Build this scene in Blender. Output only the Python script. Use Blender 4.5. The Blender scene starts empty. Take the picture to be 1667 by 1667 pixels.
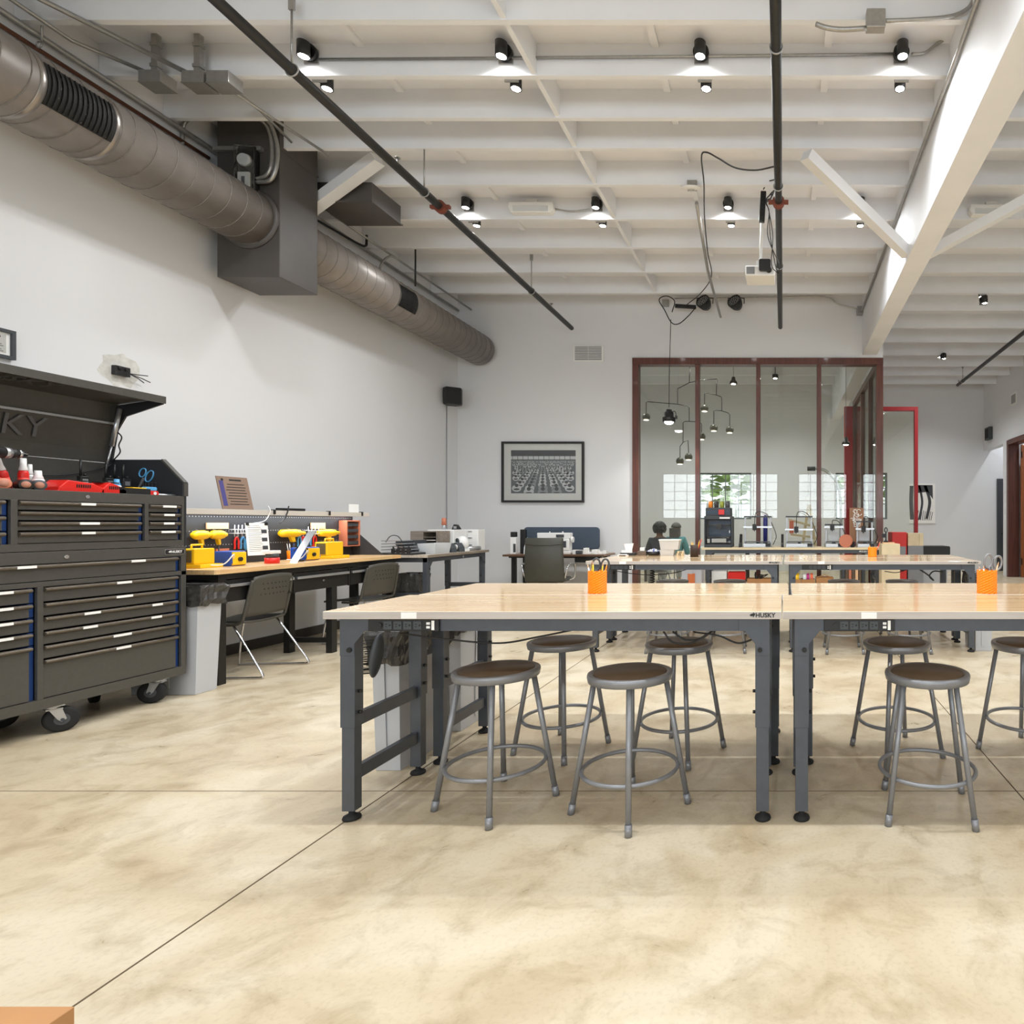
import bpy, bmesh, math, random
from mathutils import Vector, Matrix
random.seed(7)
S = bpy.context.scene
COL = S.collection
PI = math.pi
H = 1.27                      # eye height
def R(a): return math.radians(a)
# ------------------------------------------------------------------ helpers
class MB:
    """collects verts / faces of one mesh part"""
    def __init__(s): s.v = []; s.f = []; s.m = []; s.s = []
    def add(s, vs, fs, m=0, sm=False):
        b = len(s.v); s.v += [Vector(p) for p in vs]
        for f in fs: s.f.append([i + b for i in f]); s.m.append(m); s.s.append(sm)
        return s
    def box(s, x0, y0, z0, x1, y1, z1, m=0):
        vs = [(x0,y0,z0),(x1,y0,z0),(x1,y1,z0),(x0,y1,z0),(x0,y0,z1),(x1,y0,z1),(x1,y1,z1),(x0,y1,z1)]
        return s.add(vs, [(0,3,2,1),(4,5,6,7),(0,1,5,4),(1,2,6,5),(2,3,7,6),(3,0,4,7)], m)
    def obox(s, c, size, M=None, m=0):
        t = MB(); a, b, d = (q/2 for q in size); t.box(-a,-b,-d,a,b,d)
        M = M or Matrix()
        return s.add([Vector(c) + (M.to_3x3() @ p) for p in t.v], t.f, m)
    def beam(s, p0, p1, w, h, up=(0,0,1), m=0):
        p0, p1 = Vector(p0), Vector(p1); d = (p1-p0).normalized(); u = Vector(up)
        sd = d.cross(u).normalized(); u = sd.cross(d)
        vs = [p + sd*a*w/2 + u*b*h/2 for p in (p0, p1) for a, b in ((-1,-1),(1,-1),(1,1),(-1,1))]
        return s.add(vs, [(0,1,2,3),(7,6,5,4),(0,4,5,1),(1,5,6,2),(2,6,7,3),(3,7,4,0)], m)
    def cyl(s, p0, p1, r0, r1=None, n=16, m=0, caps=True):
        r1 = r0 if r1 is None else r1
        p0, p1 = Vector(p0), Vector(p1); d = (p1-p0).normalized()
        a = d.orthogonal().normalized(); b = d.cross(a)
        vs = []
        for p, r in ((p0, r0), (p1, r1)):
            vs += [p + (a*math.cos(2*PI*i/n) + b*math.sin(2*PI*i/n))*r for i in range(n)]
        s.add(vs, [(i, (i+1) % n, n+(i+1) % n, n+i) for i in range(n)], m, True)
        if caps: s.add(vs, [tuple(range(n))[::-1], tuple(range(n, 2*n))], m)
        return s
    def tube(s, pts, r, n=8, closed=False, m=0):
        pts = [Vector(p) for p in pts]; k = len(pts); vs = []; a = None
        for i, p in enumerate(pts):
            q0 = pts[(i-1) % k] if (closed or i) else p
            q1 = pts[(i+1) % k] if (closed or i < k-1) else p
            d = (q1-q0).normalized()
            if a is None: a = d.orthogonal().normalized()
            a = (a - d*a.dot(d)); a = a.normalized() if a.length > 1e-6 else d.orthogonal().normalized()
            b = d.cross(a)
            vs += [p + (a*math.cos(2*PI*j/n) + b*math.sin(2*PI*j/n))*r for j in range(n)]
        fs = []
        for i in range(k if closed else k-1):
            o, q = i*n, ((i+1) % k)*n
            fs += [(o+j, o+(j+1) % n, q+(j+1) % n, q+j) for j in range(n)]
        s.add(vs, fs, m, True)
        if not closed:
            s.add(vs, [tuple(range(n))[::-1], tuple(range((k-1)*n, k*n))], m)
        return s
    def lathe(s, prof, n=24, M=None, m=0, sm=True):
        M = M or Matrix(); vs = []; fs = []
        for r, z in prof:
            vs += [M @ Vector((r*math.cos(2*PI*i/n), r*math.sin(2*PI*i/n), z)) for i in range(n)]
        for k in range(len(prof)-1):
            fs += [(k*n+i, k*n+(i+1) % n, (k+1)*n+(i+1) % n, (k+1)*n+i) for i in range(n)]
        s.add(vs, fs, m, sm)
        if prof[0][0] > 1e-6: s.add(vs, [tuple(range(n))[::-1]], m)
        if prof[-1][0] > 1e-6: s.add(vs, [tuple(range((len(prof)-1)*n, len(prof)*n))], m)
        return s
    def prism(s, poly, d0, d1, ax='y', m=0):
        """poly in the two other axes (x,z for y; y,z for x; x,y for z), extruded along ax"""
        def P(a, b, d): return {'y': (a, d, b), 'x': (d, a, b), 'z': (a, b, d)}[ax]
        n = len(poly); vs = [P(a, b, d0) for a, b in poly] + [P(a, b, d1) for a, b in poly]
        s.add(vs, [tuple(range(n)), tuple(range(n, 2*n))[::-1]] + [(i, n+i, n+(i+1) % n, (i+1) % n) for i in range(n)], m)
        return s
    def ball(s, c, r, sc=(1,1,1), n=16, m=0, z0=-1, z1=1, M=None):
        k = max(4, n//2); prof = []
        for i in range(k+1):
            t = -PI/2 + PI*i/k; z = math.sin(t)
            if z < z0-1e-6 or z > z1+1e-6: continue
            prof.append((max(math.cos(t), 0)*r, z*r))
        return s.lathe(prof, n, Matrix.Translation(c) @ (M or Matrix()) @ Matrix.Diagonal((sc[0], sc[1], sc[2], 1)), m)
    def text(s, body, size, M, ext=0.0006, m=0, align='CENTER', bold=0.0):
        cu = bpy.data.curves.new('t', 'FONT'); cu.body = body; cu.size = size; cu.extrude = ext
        cu.offset = bold*size; cu.align_x = align; cu.align_y = 'CENTER'; cu.resolution_u = 2
        ob = bpy.data.objects.new('t', cu); COL.objects.link(ob)
        dg = bpy.context.evaluated_depsgraph_get(); me = bpy.data.meshes.new_from_object(ob.evaluated_get(dg))
        s.add([M @ v.co for v in me.vertices], [tuple(p.vertices) for p in me.polygons], m)
        bpy.data.objects.remove(ob); bpy.data.curves.remove(cu); bpy.data.meshes.remove(me)
        return s
    def move(s, M):
        s.v = [M @ p for p in s.v]; return s
    def build(s, name, mats, parent=None, bev=0.0, w=False, seg=2, subsurf=0):
        """mesh object; w=True: the coordinates are the room's, not the parent's"""
        if not isinstance(mats, (list, tuple)): mats = [mats]
        me = bpy.data.meshes.new(name); vs = list(s.v); off = Vector((0,0,0))
        if parent is None:
            xs = [p.x for p in vs]; ys = [p.y for p in vs]; zs = [p.z for p in vs]
            off = Vector(((min(xs)+max(xs))/2, (min(ys)+max(ys))/2, min(zs))); vs = [p-off for p in vs]
        elif w:
            Mw = Matrix(); q = parent
            while q is not None: Mw = q.matrix_basis @ Mw; q = q.parent
            Mi = Mw.inverted(); vs = [Mi @ p for p in vs]
        me.from_pydata([tuple(p) for p in vs], [], s.f)
        for mm in mats: me.materials.append(mm)
        me.polygons.foreach_set('material_index', s.m); me.polygons.foreach_set('use_smooth', s.s)
        bm = bmesh.new(); bm.from_mesh(me); bmesh.ops.remove_doubles(bm, verts=bm.verts, dist=1e-6)
        bmesh.ops.recalc_face_normals(bm, faces=bm.faces); bm.to_mesh(me); bm.free(); me.update()
        o = bpy.data.objects.new(name, me); COL.objects.link(o); o.location = off
        if parent is not None: o.parent = parent
        if bev:
            md = o.modifiers.new('bevel', 'BEVEL'); md.width = bev; md.segments = seg; md.limit_method = 'ANGLE'; md.angle_limit = R(40)
            md.harden_normals = False
        if subsurf:
            md = o.modifiers.new('sub', 'SUBSURF'); md.levels = subsurf; md.render_levels = subsurf
        return o
def tag(o, label=None, cat=None, group=None, kind=None):
    if label: o['label'] = label
    if cat: o['category'] = cat
    if group: o['group'] = group
    if kind: o['kind'] = kind
    return o
def thing(name, label, cat, loc=(0,0,0), rz=0, group=None):
    o = bpy.data.objects.new(name, None); COL.objects.link(o); o.empty_display_size = 0.1
    o.location = loc; o.rotation_euler = (0, 0, rz)
    return tag(o, label, cat, group)
def struct(o): o['kind'] = 'structure'; return o
def copy_tree(o, parent=None):
    c = o.copy(); COL.objects.link(c)
    if parent is not None: c.parent = parent
    for ch in list(o.children): copy_tree(ch, c)
    return c
def dup(o, loc, rz=None, label=None, group=None):
    c = copy_tree(o); c.location = loc
    if rz is not None: c.rotation_euler = (0, 0, rz)
    if label: c['label'] = label
    if group: c['group'] = group
    return c
def T(x, y, z): return Matrix.Translation((x, y, z))
def RX(a): return Matrix.Rotation(R(a), 4, 'X')
def RY(a): return Matrix.Rotation(R(a), 4, 'Y')
def RZ(a): return Matrix.Rotation(R(a), 4, 'Z')
def at(u, v, Y):               # a point of the room seen at photo pixel (u, v), Y metres ahead of the camera
    return Vector(((u-1275)*Y/1000, Y, H-(v-852)*Y/1000))
def ell(c, rx, rz, n, a0=0, a1=360, ax='y'):
    out = []
    for i in range(n):
        t = R(a0+(a1-a0)*i/(n if a1-a0 == 360 else n-1))
        p = (rx*math.cos(t), rz*math.sin(t))
        out.append(Vector({'y': (c[0]+p[0], c[1], c[2]+p[1]), 'z': (c[0]+p[0], c[1]+p[1], c[2]), 'x': (c[0], c[1]+p[0], c[2]+p[1])}[ax]))
    return out
def arc_pts(pts, k=8):         # Catmull-Rom through control points
    P = [Vector(p) for p in pts]; P = [2*P[0]-P[1]] + P + [2*P[-1]-P[-2]]; out = []
    for i in range(1, len(P)-2):
        for j in range(k):
            t = j/k; a, b, c, d = P[i-1], P[i], P[i+1], P[i+2]
            out.append(0.5*((2*b)+(c-a)*t+(2*a-5*b+4*c-d)*t*t+(3*b-a-3*c+d)*t**3))
    return out + [P[-2]]
def rrect(w, h, r, n=5):       # rounded rectangle polygon centred on 0
    out = []
    for cx, cy, a in ((w/2-r, h/2-r, 0), (-w/2+r, h/2-r, 90), (-w/2+r, -h/2+r, 180), (w/2-r, -h/2+r, 270)):
        out += [(cx+r*math.cos(R(a+90*i/n)), cy+r*math.sin(R(a+90*i/n))) for i in range(n+1)]
    return out
# ------------------------------------------------------------------ materials
def lin(c):
    c = c/255
    return c/12.92 if c <= 0.04045 else ((c+0.055)/1.055)**2.4
def rgb(r, g, b): return (lin(r), lin(g), lin(b), 1)
def mat(name, c, rough=0.5, metal=0.0, var=0.0, scale=8.0, bump=0.0, coat=0.0, spec=0.5, emit=None, es=0, trans=0):
    m = bpy.data.materials.new(name); m.use_nodes = True; nt = m.node_tree; b = nt.nodes['Principled BSDF']
    b.inputs['Base Color'].default_value = rgb(*c); b.inputs['Roughness'].default_value = rough
    b.inputs['Metallic'].default_value = metal; b.inputs['Coat Weight'].default_value = coat
    b.inputs['Coat Roughness'].default_value = 0.1; b.inputs['Specular IOR Level'].default_value = spec
    if emit: b.inputs['Emission Color'].default_value = rgb(*emit); b.inputs['Emission Strength'].default_value = es
    if trans: b.inputs['Alpha'].default_value = 1-trans
    if var or bump:
        tc = nt.nodes.new('ShaderNodeTexCoord'); nz = nt.nodes.new('ShaderNodeTexNoise')
        nz.inputs['Scale'].default_value = scale; nz.inputs['Detail'].default_value = 5
        nt.links.new(tc.outputs['Object'], nz.inputs['Vector'])
        if var:
            mx = nt.nodes.new('ShaderNodeMix'); mx.data_type = 'RGBA'
            mx.inputs['A'].default_value = tuple(x*(1-var) for x in rgb(*c)[:3])+(1,)
            mx.inputs['B'].default_value = tuple(min(1, x*(1+var)) for x in rgb(*c)[:3])+(1,)
            rp = nt.nodes.new('ShaderNodeMapRange'); rp.inputs['From Min'].default_value = 0.3; rp.inputs['From Max'].default_value = 0.7
            nt.links.new(nz.outputs['Fac'], rp.inputs['Value']); nt.links.new(rp.outputs['Result'], mx.inputs['Factor'])
            nt.links.new(mx.outputs['Result'], b.inputs['Base Color'])
        if bump:
            bp = nt.nodes.new('ShaderNodeBump'); bp.inputs['Strength'].default_value = bump; bp.inputs['Distance'].default_value = 0.01
            nt.links.new(nz.outputs['Fac'], bp.inputs['Height']); nt.links.new(bp.outputs['Normal'], b.inputs['Normal'])
    return m
def wood(name, c1, c2, c3, rough=0.3, coat=0.0, stave=(0.42, 0.045), axis='x', grain=1.0, coords='Object'):
    """staves with their own tone (brick cells) and a stretched grain"""
    m = bpy.data.materials.new(name); m.use_nodes = True; nt = m.node_tree; b = nt.nodes['Principled BSDF']; N = nt.nodes.new; L = nt.links.new
    b.inputs['Roughness'].default_value = rough; b.inputs['Coat Weight'].default_value = coat; b.inputs['Coat Roughness'].default_value = 0.06
    tc = N('ShaderNodeTexCoord'); mp = N('ShaderNodeMapping'); L(tc.outputs[coords], mp.inputs['Vector'])
    if axis == 'y': mp.inputs['Rotation'].default_value = (0, 0, R(90))
    if axis == 'z': mp.inputs['Rotation'].default_value = (0, R(90), 0)
    br = N('ShaderNodeTexBrick'); L(mp.outputs['Vector'], br.inputs['Vector']); br.inputs['Scale'].default_value = 1
    br.inputs['Brick Width'].default_value = stave[0]; br.inputs['Row Height'].default_value = stave[1]; br.inputs['Mortar Size'].default_value = 0.0006
    br.inputs['Color1'].default_value = rgb(*c1); br.inputs['Color2'].default_value = rgb(*c2); br.inputs['Mortar'].default_value = rgb(*c3)
    br.offset = 0.37; br.inputs['Bias'].default_value = -0.1
    mp2 = N('ShaderNodeMapping'); L(mp.outputs['Vector'], mp2.inputs['Vector']); mp2.inputs['Scale'].default_value = (2.5, 45, 45)
    nz = N('ShaderNodeTexNoise'); L(mp2.outputs['Vector'], nz.inputs['Vector']); nz.inputs['Scale'].default_value = 1; nz.inputs['Detail'].default_value = 4
    mx = N('ShaderNodeMix'); mx.data_type = 'RGBA'; mx.blend_type = 'MULTIPLY'; mx.inputs['Factor'].default_value = 0.35*grain
    L(br.outputs['Color'], mx.inputs['A'])
    rp = N('ShaderNodeValToRGB'); rp.color_ramp.elements[0].position = 0.3; rp.color_ramp.elements[0].color = rgb(*c3); rp.color_ramp.elements[1].position = 0.6; rp.color_ramp.elements[1].color = (1, 1, 1, 1)
    L(nz.outputs['Fac'], rp.inputs['Fac']); L(rp.outputs['Color'], mx.inputs['B']); L(mx.outputs['Result'], b.inputs['Base Color'])
    return m
def glass(name, tint=(0.9, 0.93, 0.9), refl=0.06, rough=0.0):
    m = bpy.data.materials.new(name); m.use_nodes = True; nt = m.node_tree; N = nt.nodes.new; L = nt.links.new
    nt.nodes.remove(nt.nodes['Principled BSDF']); out = nt.nodes['Material Output']
    tr = N('ShaderNodeBsdfTransparent'); tr.inputs['Color'].default_value = tint+(1,)
    gl = N('ShaderNodeBsdfGlossy'); gl.inputs['Roughness'].default_value = rough
    lw = N('ShaderNodeLayerWeight'); lw.inputs['Blend'].default_value = 0.25
    ma = N('ShaderNodeMath'); ma.operation = 'MULTIPLY_ADD'; ma.inputs[1].default_value = 0.8; ma.inputs[2].default_value = refl; ma.use_clamp = True
    L(lw.outputs['Fresnel'], ma.inputs[0]); mx = N('ShaderNodeMixShader'); L(ma.outputs[0], mx.inputs['Fac'])
    L(tr.outputs[0], mx.inputs[1]); L(gl.outputs[0], mx.inputs[2]); L(mx.outputs[0], out.inputs['Surface'])
    return m
def emis(name, c, st):
    m = bpy.data.materials.new(name); m.use_nodes = True; nt = m.node_tree; nt.nodes.remove(nt.nodes['Principled BSDF'])
    e = nt.nodes.new('ShaderNodeEmission'); e.inputs['Color'].default_value = rgb(*c); e.inputs['Strength'].default_value = st
    nt.links.new(e.outputs[0], nt.nodes['Material Output'].inputs['Surface']); return m
def floor_mat():
    m = bpy.data.materials.new('sealed_concrete'); m.use_nodes = True; nt = m.node_tree; b = nt.nodes['Principled BSDF']; N = nt.nodes.new; L = nt.links.new
    tc = N('ShaderNodeTexCoord')
    def noise(sc, det, dist=0.0, stretch=(1,1,1), rough=0.55):
        mp = N('ShaderNodeMapping'); mp.inputs['Scale'].default_value = stretch; L(tc.outputs['Object'], mp.inputs['Vector'])
        n = N('ShaderNodeTexNoise'); n.inputs['Scale'].default_value = sc; n.inputs['Detail'].default_value = det; n.inputs['Distortion'].default_value = dist
        n.inputs['Roughness'].default_value = rough; L(mp.outputs[0], n.inputs['Vector']); return n
    n1 = noise(1.5, 6, 0.9); n2 = noise(5.0, 8, 0.6, rough=0.65); n3 = noise(60, 4)
    r1 = N('ShaderNodeValToRGB'); e = r1.color_ramp.elements
    e[0].position = 0.34; e[0].color = rgb(190, 172, 143); e[1].position = 0.62; e[1].color = rgb(210, 198, 174)
    k = e.new(0.48); k.color = rgb(201, 186, 158)
    L(n1.outputs['Fac'], r1.inputs['Fac'])
    r2 = N('ShaderNodeValToRGB'); e = r2.color_ramp.elements; e[0].position = 0.3; e[0].color = rgb(212, 205, 192); e[1].position = 0.52; e[1].color = (1, 1, 1, 1)
    L(n2.outputs['Fac'], r2.inputs['Fac'])
    mx = N('ShaderNodeMix'); mx.data_type = 'RGBA'; mx.blend_type = 'MULTIPLY'; mx.inputs['Factor'].default_value = 0.75
    L(r1.outputs[0], mx.inputs['A']); L(r2.outputs[0], mx.inputs['B'])
    r3 = N('ShaderNodeValToRGB'); e = r3.color_ramp.elements; e[0].position = 0.25; e[0].color = rgb(225, 222, 216); e[1].position = 0.5; e[1].color = (1, 1, 1, 1)
    L(n3.outputs['Fac'], r3.inputs['Fac'])
    mx2 = N('ShaderNodeMix'); mx2.data_type = 'RGBA'; mx2.blend_type = 'MULTIPLY'; mx2.inputs['Factor'].default_value = 0.5
    L(mx.outputs['Result'], mx2.inputs['A']); L(r3.outputs[0], mx2.inputs['B']); L(mx2.outputs['Result'], b.inputs['Base Color'])
    mr = N('ShaderNodeMapRange'); mr.inputs['To Min'].default_value = 0.16; mr.inputs['To Max'].default_value = 0.5; L(n2.outputs['Fac'], mr.inputs['Value']); L(mr.outputs[0], b.inputs['Roughness'])
    b.inputs['Specular IOR Level'].default_value = 0.45
    return m
M_ = {}
M_['wall'] = mat('white_wall_paint', (221, 222, 224), 0.75, var=0.02, scale=0.7)
M_['ceil'] = mat('white_ceiling_paint', (233, 234, 238), 0.7, var=0.03, scale=1.5)
M_['joist'] = mat('white_joist_paint', (231, 233, 237), 0.65, var=0.03, scale=2.5)
M_['floor'] = floor_mat()
M_['seam'] = mat('duct_seam', (112, 106, 100), 0.6)
M_['gap'] = mat('dark_joint', (95, 80, 60), 0.9)
M_['oak'] = wood('butcher_block', (243, 214, 170), (234, 198, 150), (204, 164, 116), 0.15, 0.5)
M_['oak_edge'] = wood('cool_lit_block_edge', (226, 221, 216), (208, 202, 197), (190, 182, 175), 0.45, 0.1)  # cool light on the edge faces, put into the colour as paler grey
M_['oak_y'] = wood('butcher_block_lengthwise', (236, 202, 150), (222, 182, 128), (196, 150, 100), 0.3, 0.2, axis='y')
M_['steel'] = mat('dark_grey_steel', (80, 84, 91), 0.42, 0.35, 0.06, 20)
M_['black'] = mat('black_plastic', (26, 26, 27), 0.45)
M_['blackm'] = mat('black_metal', (38, 37, 36), 0.4, 0.4)
M_['rubber'] = mat('black_rubber', (22, 22, 22), 0.75)
M_['grey'] = mat('grey_enamel', (133, 134, 137), 0.35, 0.3, 0.04, 30)
M_['board'] = mat('brown_hardboard', (92, 76, 60), 0.42, 0, 0.12, 14)
M_['duct'] = mat('galvanized_duct', (136, 129, 123), 0.42, 0.3, 0.14, 5)
M_['ductbox'] = mat('dark_duct_paint', (82, 78, 75), 0.5, 0.2, 0.12, 3)
M_['galv'] = mat('galvanized_conduit', (168, 167, 164), 0.35, 0.7, 0.08, 30)
M_['rust'] = mat('rusty_brown_pipe', (112, 72, 52), 0.6, 0.2, 0.15, 20)
M_['pipe'] = mat('black_iron_pipe', (52, 52, 51), 0.45, 0.5, 0.1, 20)
M_['coup'] = mat('rust_red_coupling', (120, 62, 45), 0.6, 0.2)
M_['chrome'] = mat('chrome', (215, 215, 218), 0.15, 1.0)
M_['alu'] = mat('aluminium', (190, 192, 195), 0.3, 0.8)
M_['white'] = mat('white_plastic', (232, 232, 230), 0.35)
M_['paper'] = mat('white_paper', (240, 239, 235), 0.8)
M_['orange'] = mat('orange_printed_plastic', (255, 140, 8), 0.5)
M_['yellow'] = mat('yellow_plastic', (245, 196, 20), 0.4)
M_['pencil'] = mat('yellow_pencil_paint', (242, 186, 30), 0.4)
M_['red'] = mat('red_plastic', (214, 36, 28), 0.35)
M_['redp'] = mat('red_frame_paint', (160, 20, 28), 0.4)
M_['blue'] = mat('blue_plastic', (28, 74, 165), 0.4)
M_['ltblue'] = mat('light_blue_plastic', (90, 165, 215), 0.4)
M_['blue_reflex'] = mat('blue_light_drawer_slide', (30, 62, 120), 0.4, 0.3)  # blue light reflected in the drawer recess, put into the colour
M_['brown'] = wood('dark_stained_timber', (98, 52, 38), (84, 44, 33), (40, 22, 18), 0.4, 0.2, (3.0, 0.3), 'z', 1.2)
M_['doorw'] = wood('orange_brown_door_veneer', (158, 92, 48), (150, 86, 44), (90, 48, 24), 0.35, 0.2, (3.0, 0.4), 'z', 0.8)
M_['ply'] = mat('birch_plywood', (222, 204, 168), 0.6, 0, 0.08, 6)
M_['card'] = mat('brown_cardboard', (178, 130, 84), 0.8, 0, 0.05, 8)
M_['chest'] = mat('gunmetal_tool_chest_paint', (84, 82, 78), 0.4, 0.35, 0.05, 40, 0.05)
M_['chestin'] = mat('chest_inside_paint', (50, 51, 55), 0.45, 0.3)
M_['pull'] = mat('bronze_drawer_pull', (108, 100, 90), 0.32, 0.7)
M_['bin'] = mat('pale_grey_bin_plastic', (186, 188, 192), 0.45)
M_['bag'] = mat('dark_bin_liner', (62, 60, 58), 0.25, 0, 0.3, 30, 0.6)
M_['glass'] = glass('clear_glass', (0.97, 0.975, 0.97), 0.03)
M_['gglass'] = glass('partition_glass', (0.95, 0.965, 0.93), 0.02)
M_['clearp'] = mat('translucent_clear_plastic', (225, 228, 230), 0.25, trans=0.45)
M_['lens'] = emis('lit_lamp_lens', (255, 250, 240), 30)
M_['lens_dim'] = emis('faint_lamp_lens', (255, 244, 225), 4)
M_['led'] = emis('led_strip', (235, 242, 255), 5)
M_['copper'] = mat('copper_rack_paint', (196, 120, 92), 0.45)
M_['peg'] = mat('black_pegboard', (44, 46, 49), 0.55)
M_['tan'] = mat('tan_labelboard', (232, 190, 150), 0.6)
M_['chair'] = mat('dark_olive_chair_plastic', (70, 67, 60), 0.5)
M_['leather'] = mat('dark_olive_leather', (62, 61, 53), 0.42, 0, 0.08, 12, 0.05)
M_['felt'] = mat('blue_grey_felt', (74, 86, 100), 0.9, 0, 0.08, 60)
M_['walnut'] = wood('grey_brown_desk_top', (150, 118, 92), (138, 106, 82), (90, 66, 50), 0.4, 0.1)
M_['greyo'] = wood('grey_weathered_oak', (150, 138, 126), (138, 128, 118), (100, 90, 80), 0.6, 0, (1, 0.1))
M_['greytop'] = wood('pale_grey_oak_top', (192, 182, 168), (178, 168, 154), (140, 128, 114), 0.4, 0.1)
M_['slate'] = mat('slate_grey_door', (62, 66, 70), 0.5)
# ------------------------------------------------------------------ the room
XL, XR, YB, YF, ZD, ZJ = -5.35, 5.35, 10.1, 16.4, 5.02, 4.77
Y0 = -4.5
def sbox(name, *a, m='wall'): return struct(MB().box(*a).build(name, M_[m]))
fl = MB().box(XL-0.3, Y0-0.3, -0.2, 8.0, YF+0.3, 0.0).build('floor', M_['floor']); struct(fl)
jt = MB()
for a in ((-1.869, Y0, -1.863, YB), (1.103, Y0, 1.109, YB), (4.1, Y0, 4.106, YB)): jt.box(a[0], a[1], -0.001, a[2], a[3], 0.0012)
jt.box(XL, 2.9115, -0.001, XR, 2.9145, 0.0012)
tag(jt.build('control_joint', M_['gap'], fl, w=True), 'thin dark saw cut across the slab')
ceiling = MB().box(XL-0.3, Y0-0.3, ZD, 8.0, YF+0.3, ZD+0.2).build('ceiling', M_['ceil']); struct(ceiling)
JY = [-3.6, -3.0, -2.4, -1.7, -1.0, -0.3, 0.4, 1.1, 1.8, 2.4, 3.0, 3.62, 4.27, 4.80, 5.30, 5.73, 6.35, 7.07, 7.8, 8.56, 9.33]
JY2 = [10.1, 11.0, 11.86, 12.77, 13.67, 14.5, 15.4]
jt_w = 0.045
for i, y in enumerate(JY + JY2):
    zb = ZJ+0.0 if y > 5.0 or y < 4.9 else ZJ
    if y < YB-0.01 or y > YB+0.1:
        MB().box(-4.71 if y == 5.73 else XL+0.002, y, ZJ, 1.30, y+jt_w, ZD).build('joist', M_['joist'], ceiling, w=True)
    MB().box(1.54, y, ZJ, XR-0.002, y+jt_w, ZD).build('joist', M_['joist'], ceiling, w=True)
for a, b in zip(JY[8:-1], JY[9:]):
    MB().box(-1.965, a+jt_w, ZJ+0.01, -1.925, b, ZD).build('blocking', M_['joist'], ceiling, w=True)
# wooden blocks / battens nailed to the deck between joists
for a, b in zip(JY[11:-1], JY[12:]):
    for x in (-3.3, -1.0, 0.35): MB().box(x-0.03, a+jt_w, ZD-0.03, x+0.03, b, ZD).build('batten', M_['ceil'], ceiling, w=True)
bm_ = MB().box(1.30, Y0, 4.04, 1.54, YF, ZD).build('trim_1', M_['joist'], bev=0.006); struct(bm_)
tag(bm_, 'long white glued beam running away along the ceiling')
for p0, p1 in ((at(1312, 252, 5.55), (1.32, 6.5, 4.12)), ((3.2, 5.6, 4.75), (1.52, 6.5, 4.12))):
    MB().beam(p0, p1, 0.09, 0.13, (0, 1, 0)).build('brace', M_['joist'], bm_, w=True)
struct(tag(MB().beam((-4.04, 6.12, 4.9), (-5.32, 6.36, 4.22), 0.09, 0.13, (0, 1, 0)).build('trim_2', M_['joist']), 'white diagonal brace from the left wall up to the joists'))
sbox('wall_left', XL-0.2, Y0-0.2, 0, XL, YF, ZD)
wb = MB().box(XL, YB, 0, -2.475, YB+0.15, ZD).box(-2.475, YB, 3.985, 1.64, YB+0.15, ZD).build('wall_back', M_['wall']); struct(wb)
# far wall with two windows
W1, W2 = (-2.25, -0.85), (1.40, 2.78)
fw = MB(); zs, zt = 1.38, 2.62
fw.box(XL, YF, 0, 8.0, YF+0.2, zs).box(XL, YF, zt, 8.0, YF+0.2, ZD)
fw.box(XL, YF, zs, W1[0], YF+0.2, zt).box(W1[1], YF, zs, W2[0], YF+0.2, zt).box(W2[1], YF, zs, 8.0, YF+0.2, zt)
struct(fw.build('wall_far', M_['wall']))
def grid_window(name, x0, x1, y, z0, z1, nx, nz, fm, split=None):
    w = bpy.data.objects.new(name, None); COL.objects.link(w); w.location = ((x0+x1)/2, y, z0); struct(w)
    f = MB(); t = 0.045
    f.box(x0, y-t, z0, x0+t, y+t, z1).box(x1-t, y-t, z0, x1, y+t, z1).box(x0+t, y-t, z0, x1-t, y+t, z0+t).box(x0+t, y-t, z1-t, x1-t, y+t, z1)
    f.build('window_frame', fm, w, w=True)
    g = MB()
    for i in range(1, nx): g.box(x0+(x1-x0)*i/nx-0.012, y-0.02, z0+t, x0+(x1-x0)*i/nx+0.012, y+0.02, z1-t)
    for k in range(1, nz): g.box(x0+t, y-0.019, z0+(z1-z0)*k/nz-0.012, x1-t, y+0.019, z0+(z1-z0)*k/nz+0.012)
    g.build('muntin', fm, w, w=True)
    MB().box(x0+t, y-0.004, z0+t, x1-t, y+0.004, z1-t).build('pane', M_['glass'], w, w=True)
    return w
M_['winf'] = mat('grey_window_frame', (120, 126, 126), 0.5)
grid_window('window_1', W1[0], W1[1], YF+0.1, zs, zt, 4, 3, M_['winf'])
grid_window('window_2', W2[0], W2[1], YF+0.1, zs, zt, 3, 3, M_['winf'])
# right wall with passage opening and door way
rw = MB()
rw.box(XR, Y0, 0, XR+0.2, 12.75, ZD).box(XR, 12.75, 3.23, XR+0.2, 14.63, ZD).box(XR, 14.63, 0, XR+0.2, 14.94, ZD).box(XR, 14.94, 3.21, XR+0.2, YF, ZD)
struct(rw.build('wall_right', M_['wall']))
struct(MB().box(XR+0.2, 14.83, 0, 7.8, 14.93, ZD).box(7.7, 12.0, 0, 7.8, YF, ZD).build('wall_passage', M_['wall']))
struct(MB().box(XR+0.2, 12.0, 0, 7.7, 12.1, ZD).build('wall_side', M_['wall']))
d = bpy.data.objects.new('door_1', None); COL.objects.link(d); d.location = (6.05, YF, 0); struct(d); d['label'] = 'dark slate door at the end of the passage'
MB().box(5.70, YF-0.03, 0, 5.76, YF+0.0, 2.46).box(6.54, YF-0.03, 0, 6.6, YF, 2.46).box(5.76, YF-0.03, 2.40, 6.54, YF, 2.46).build('door_frame', M_['slate'], d, w=True)
MB().box(5.765, YF-0.02, 0.005, 6.535, YF, 2.395).build('door_leaf', M_['slate'], d, w=True)
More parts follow.
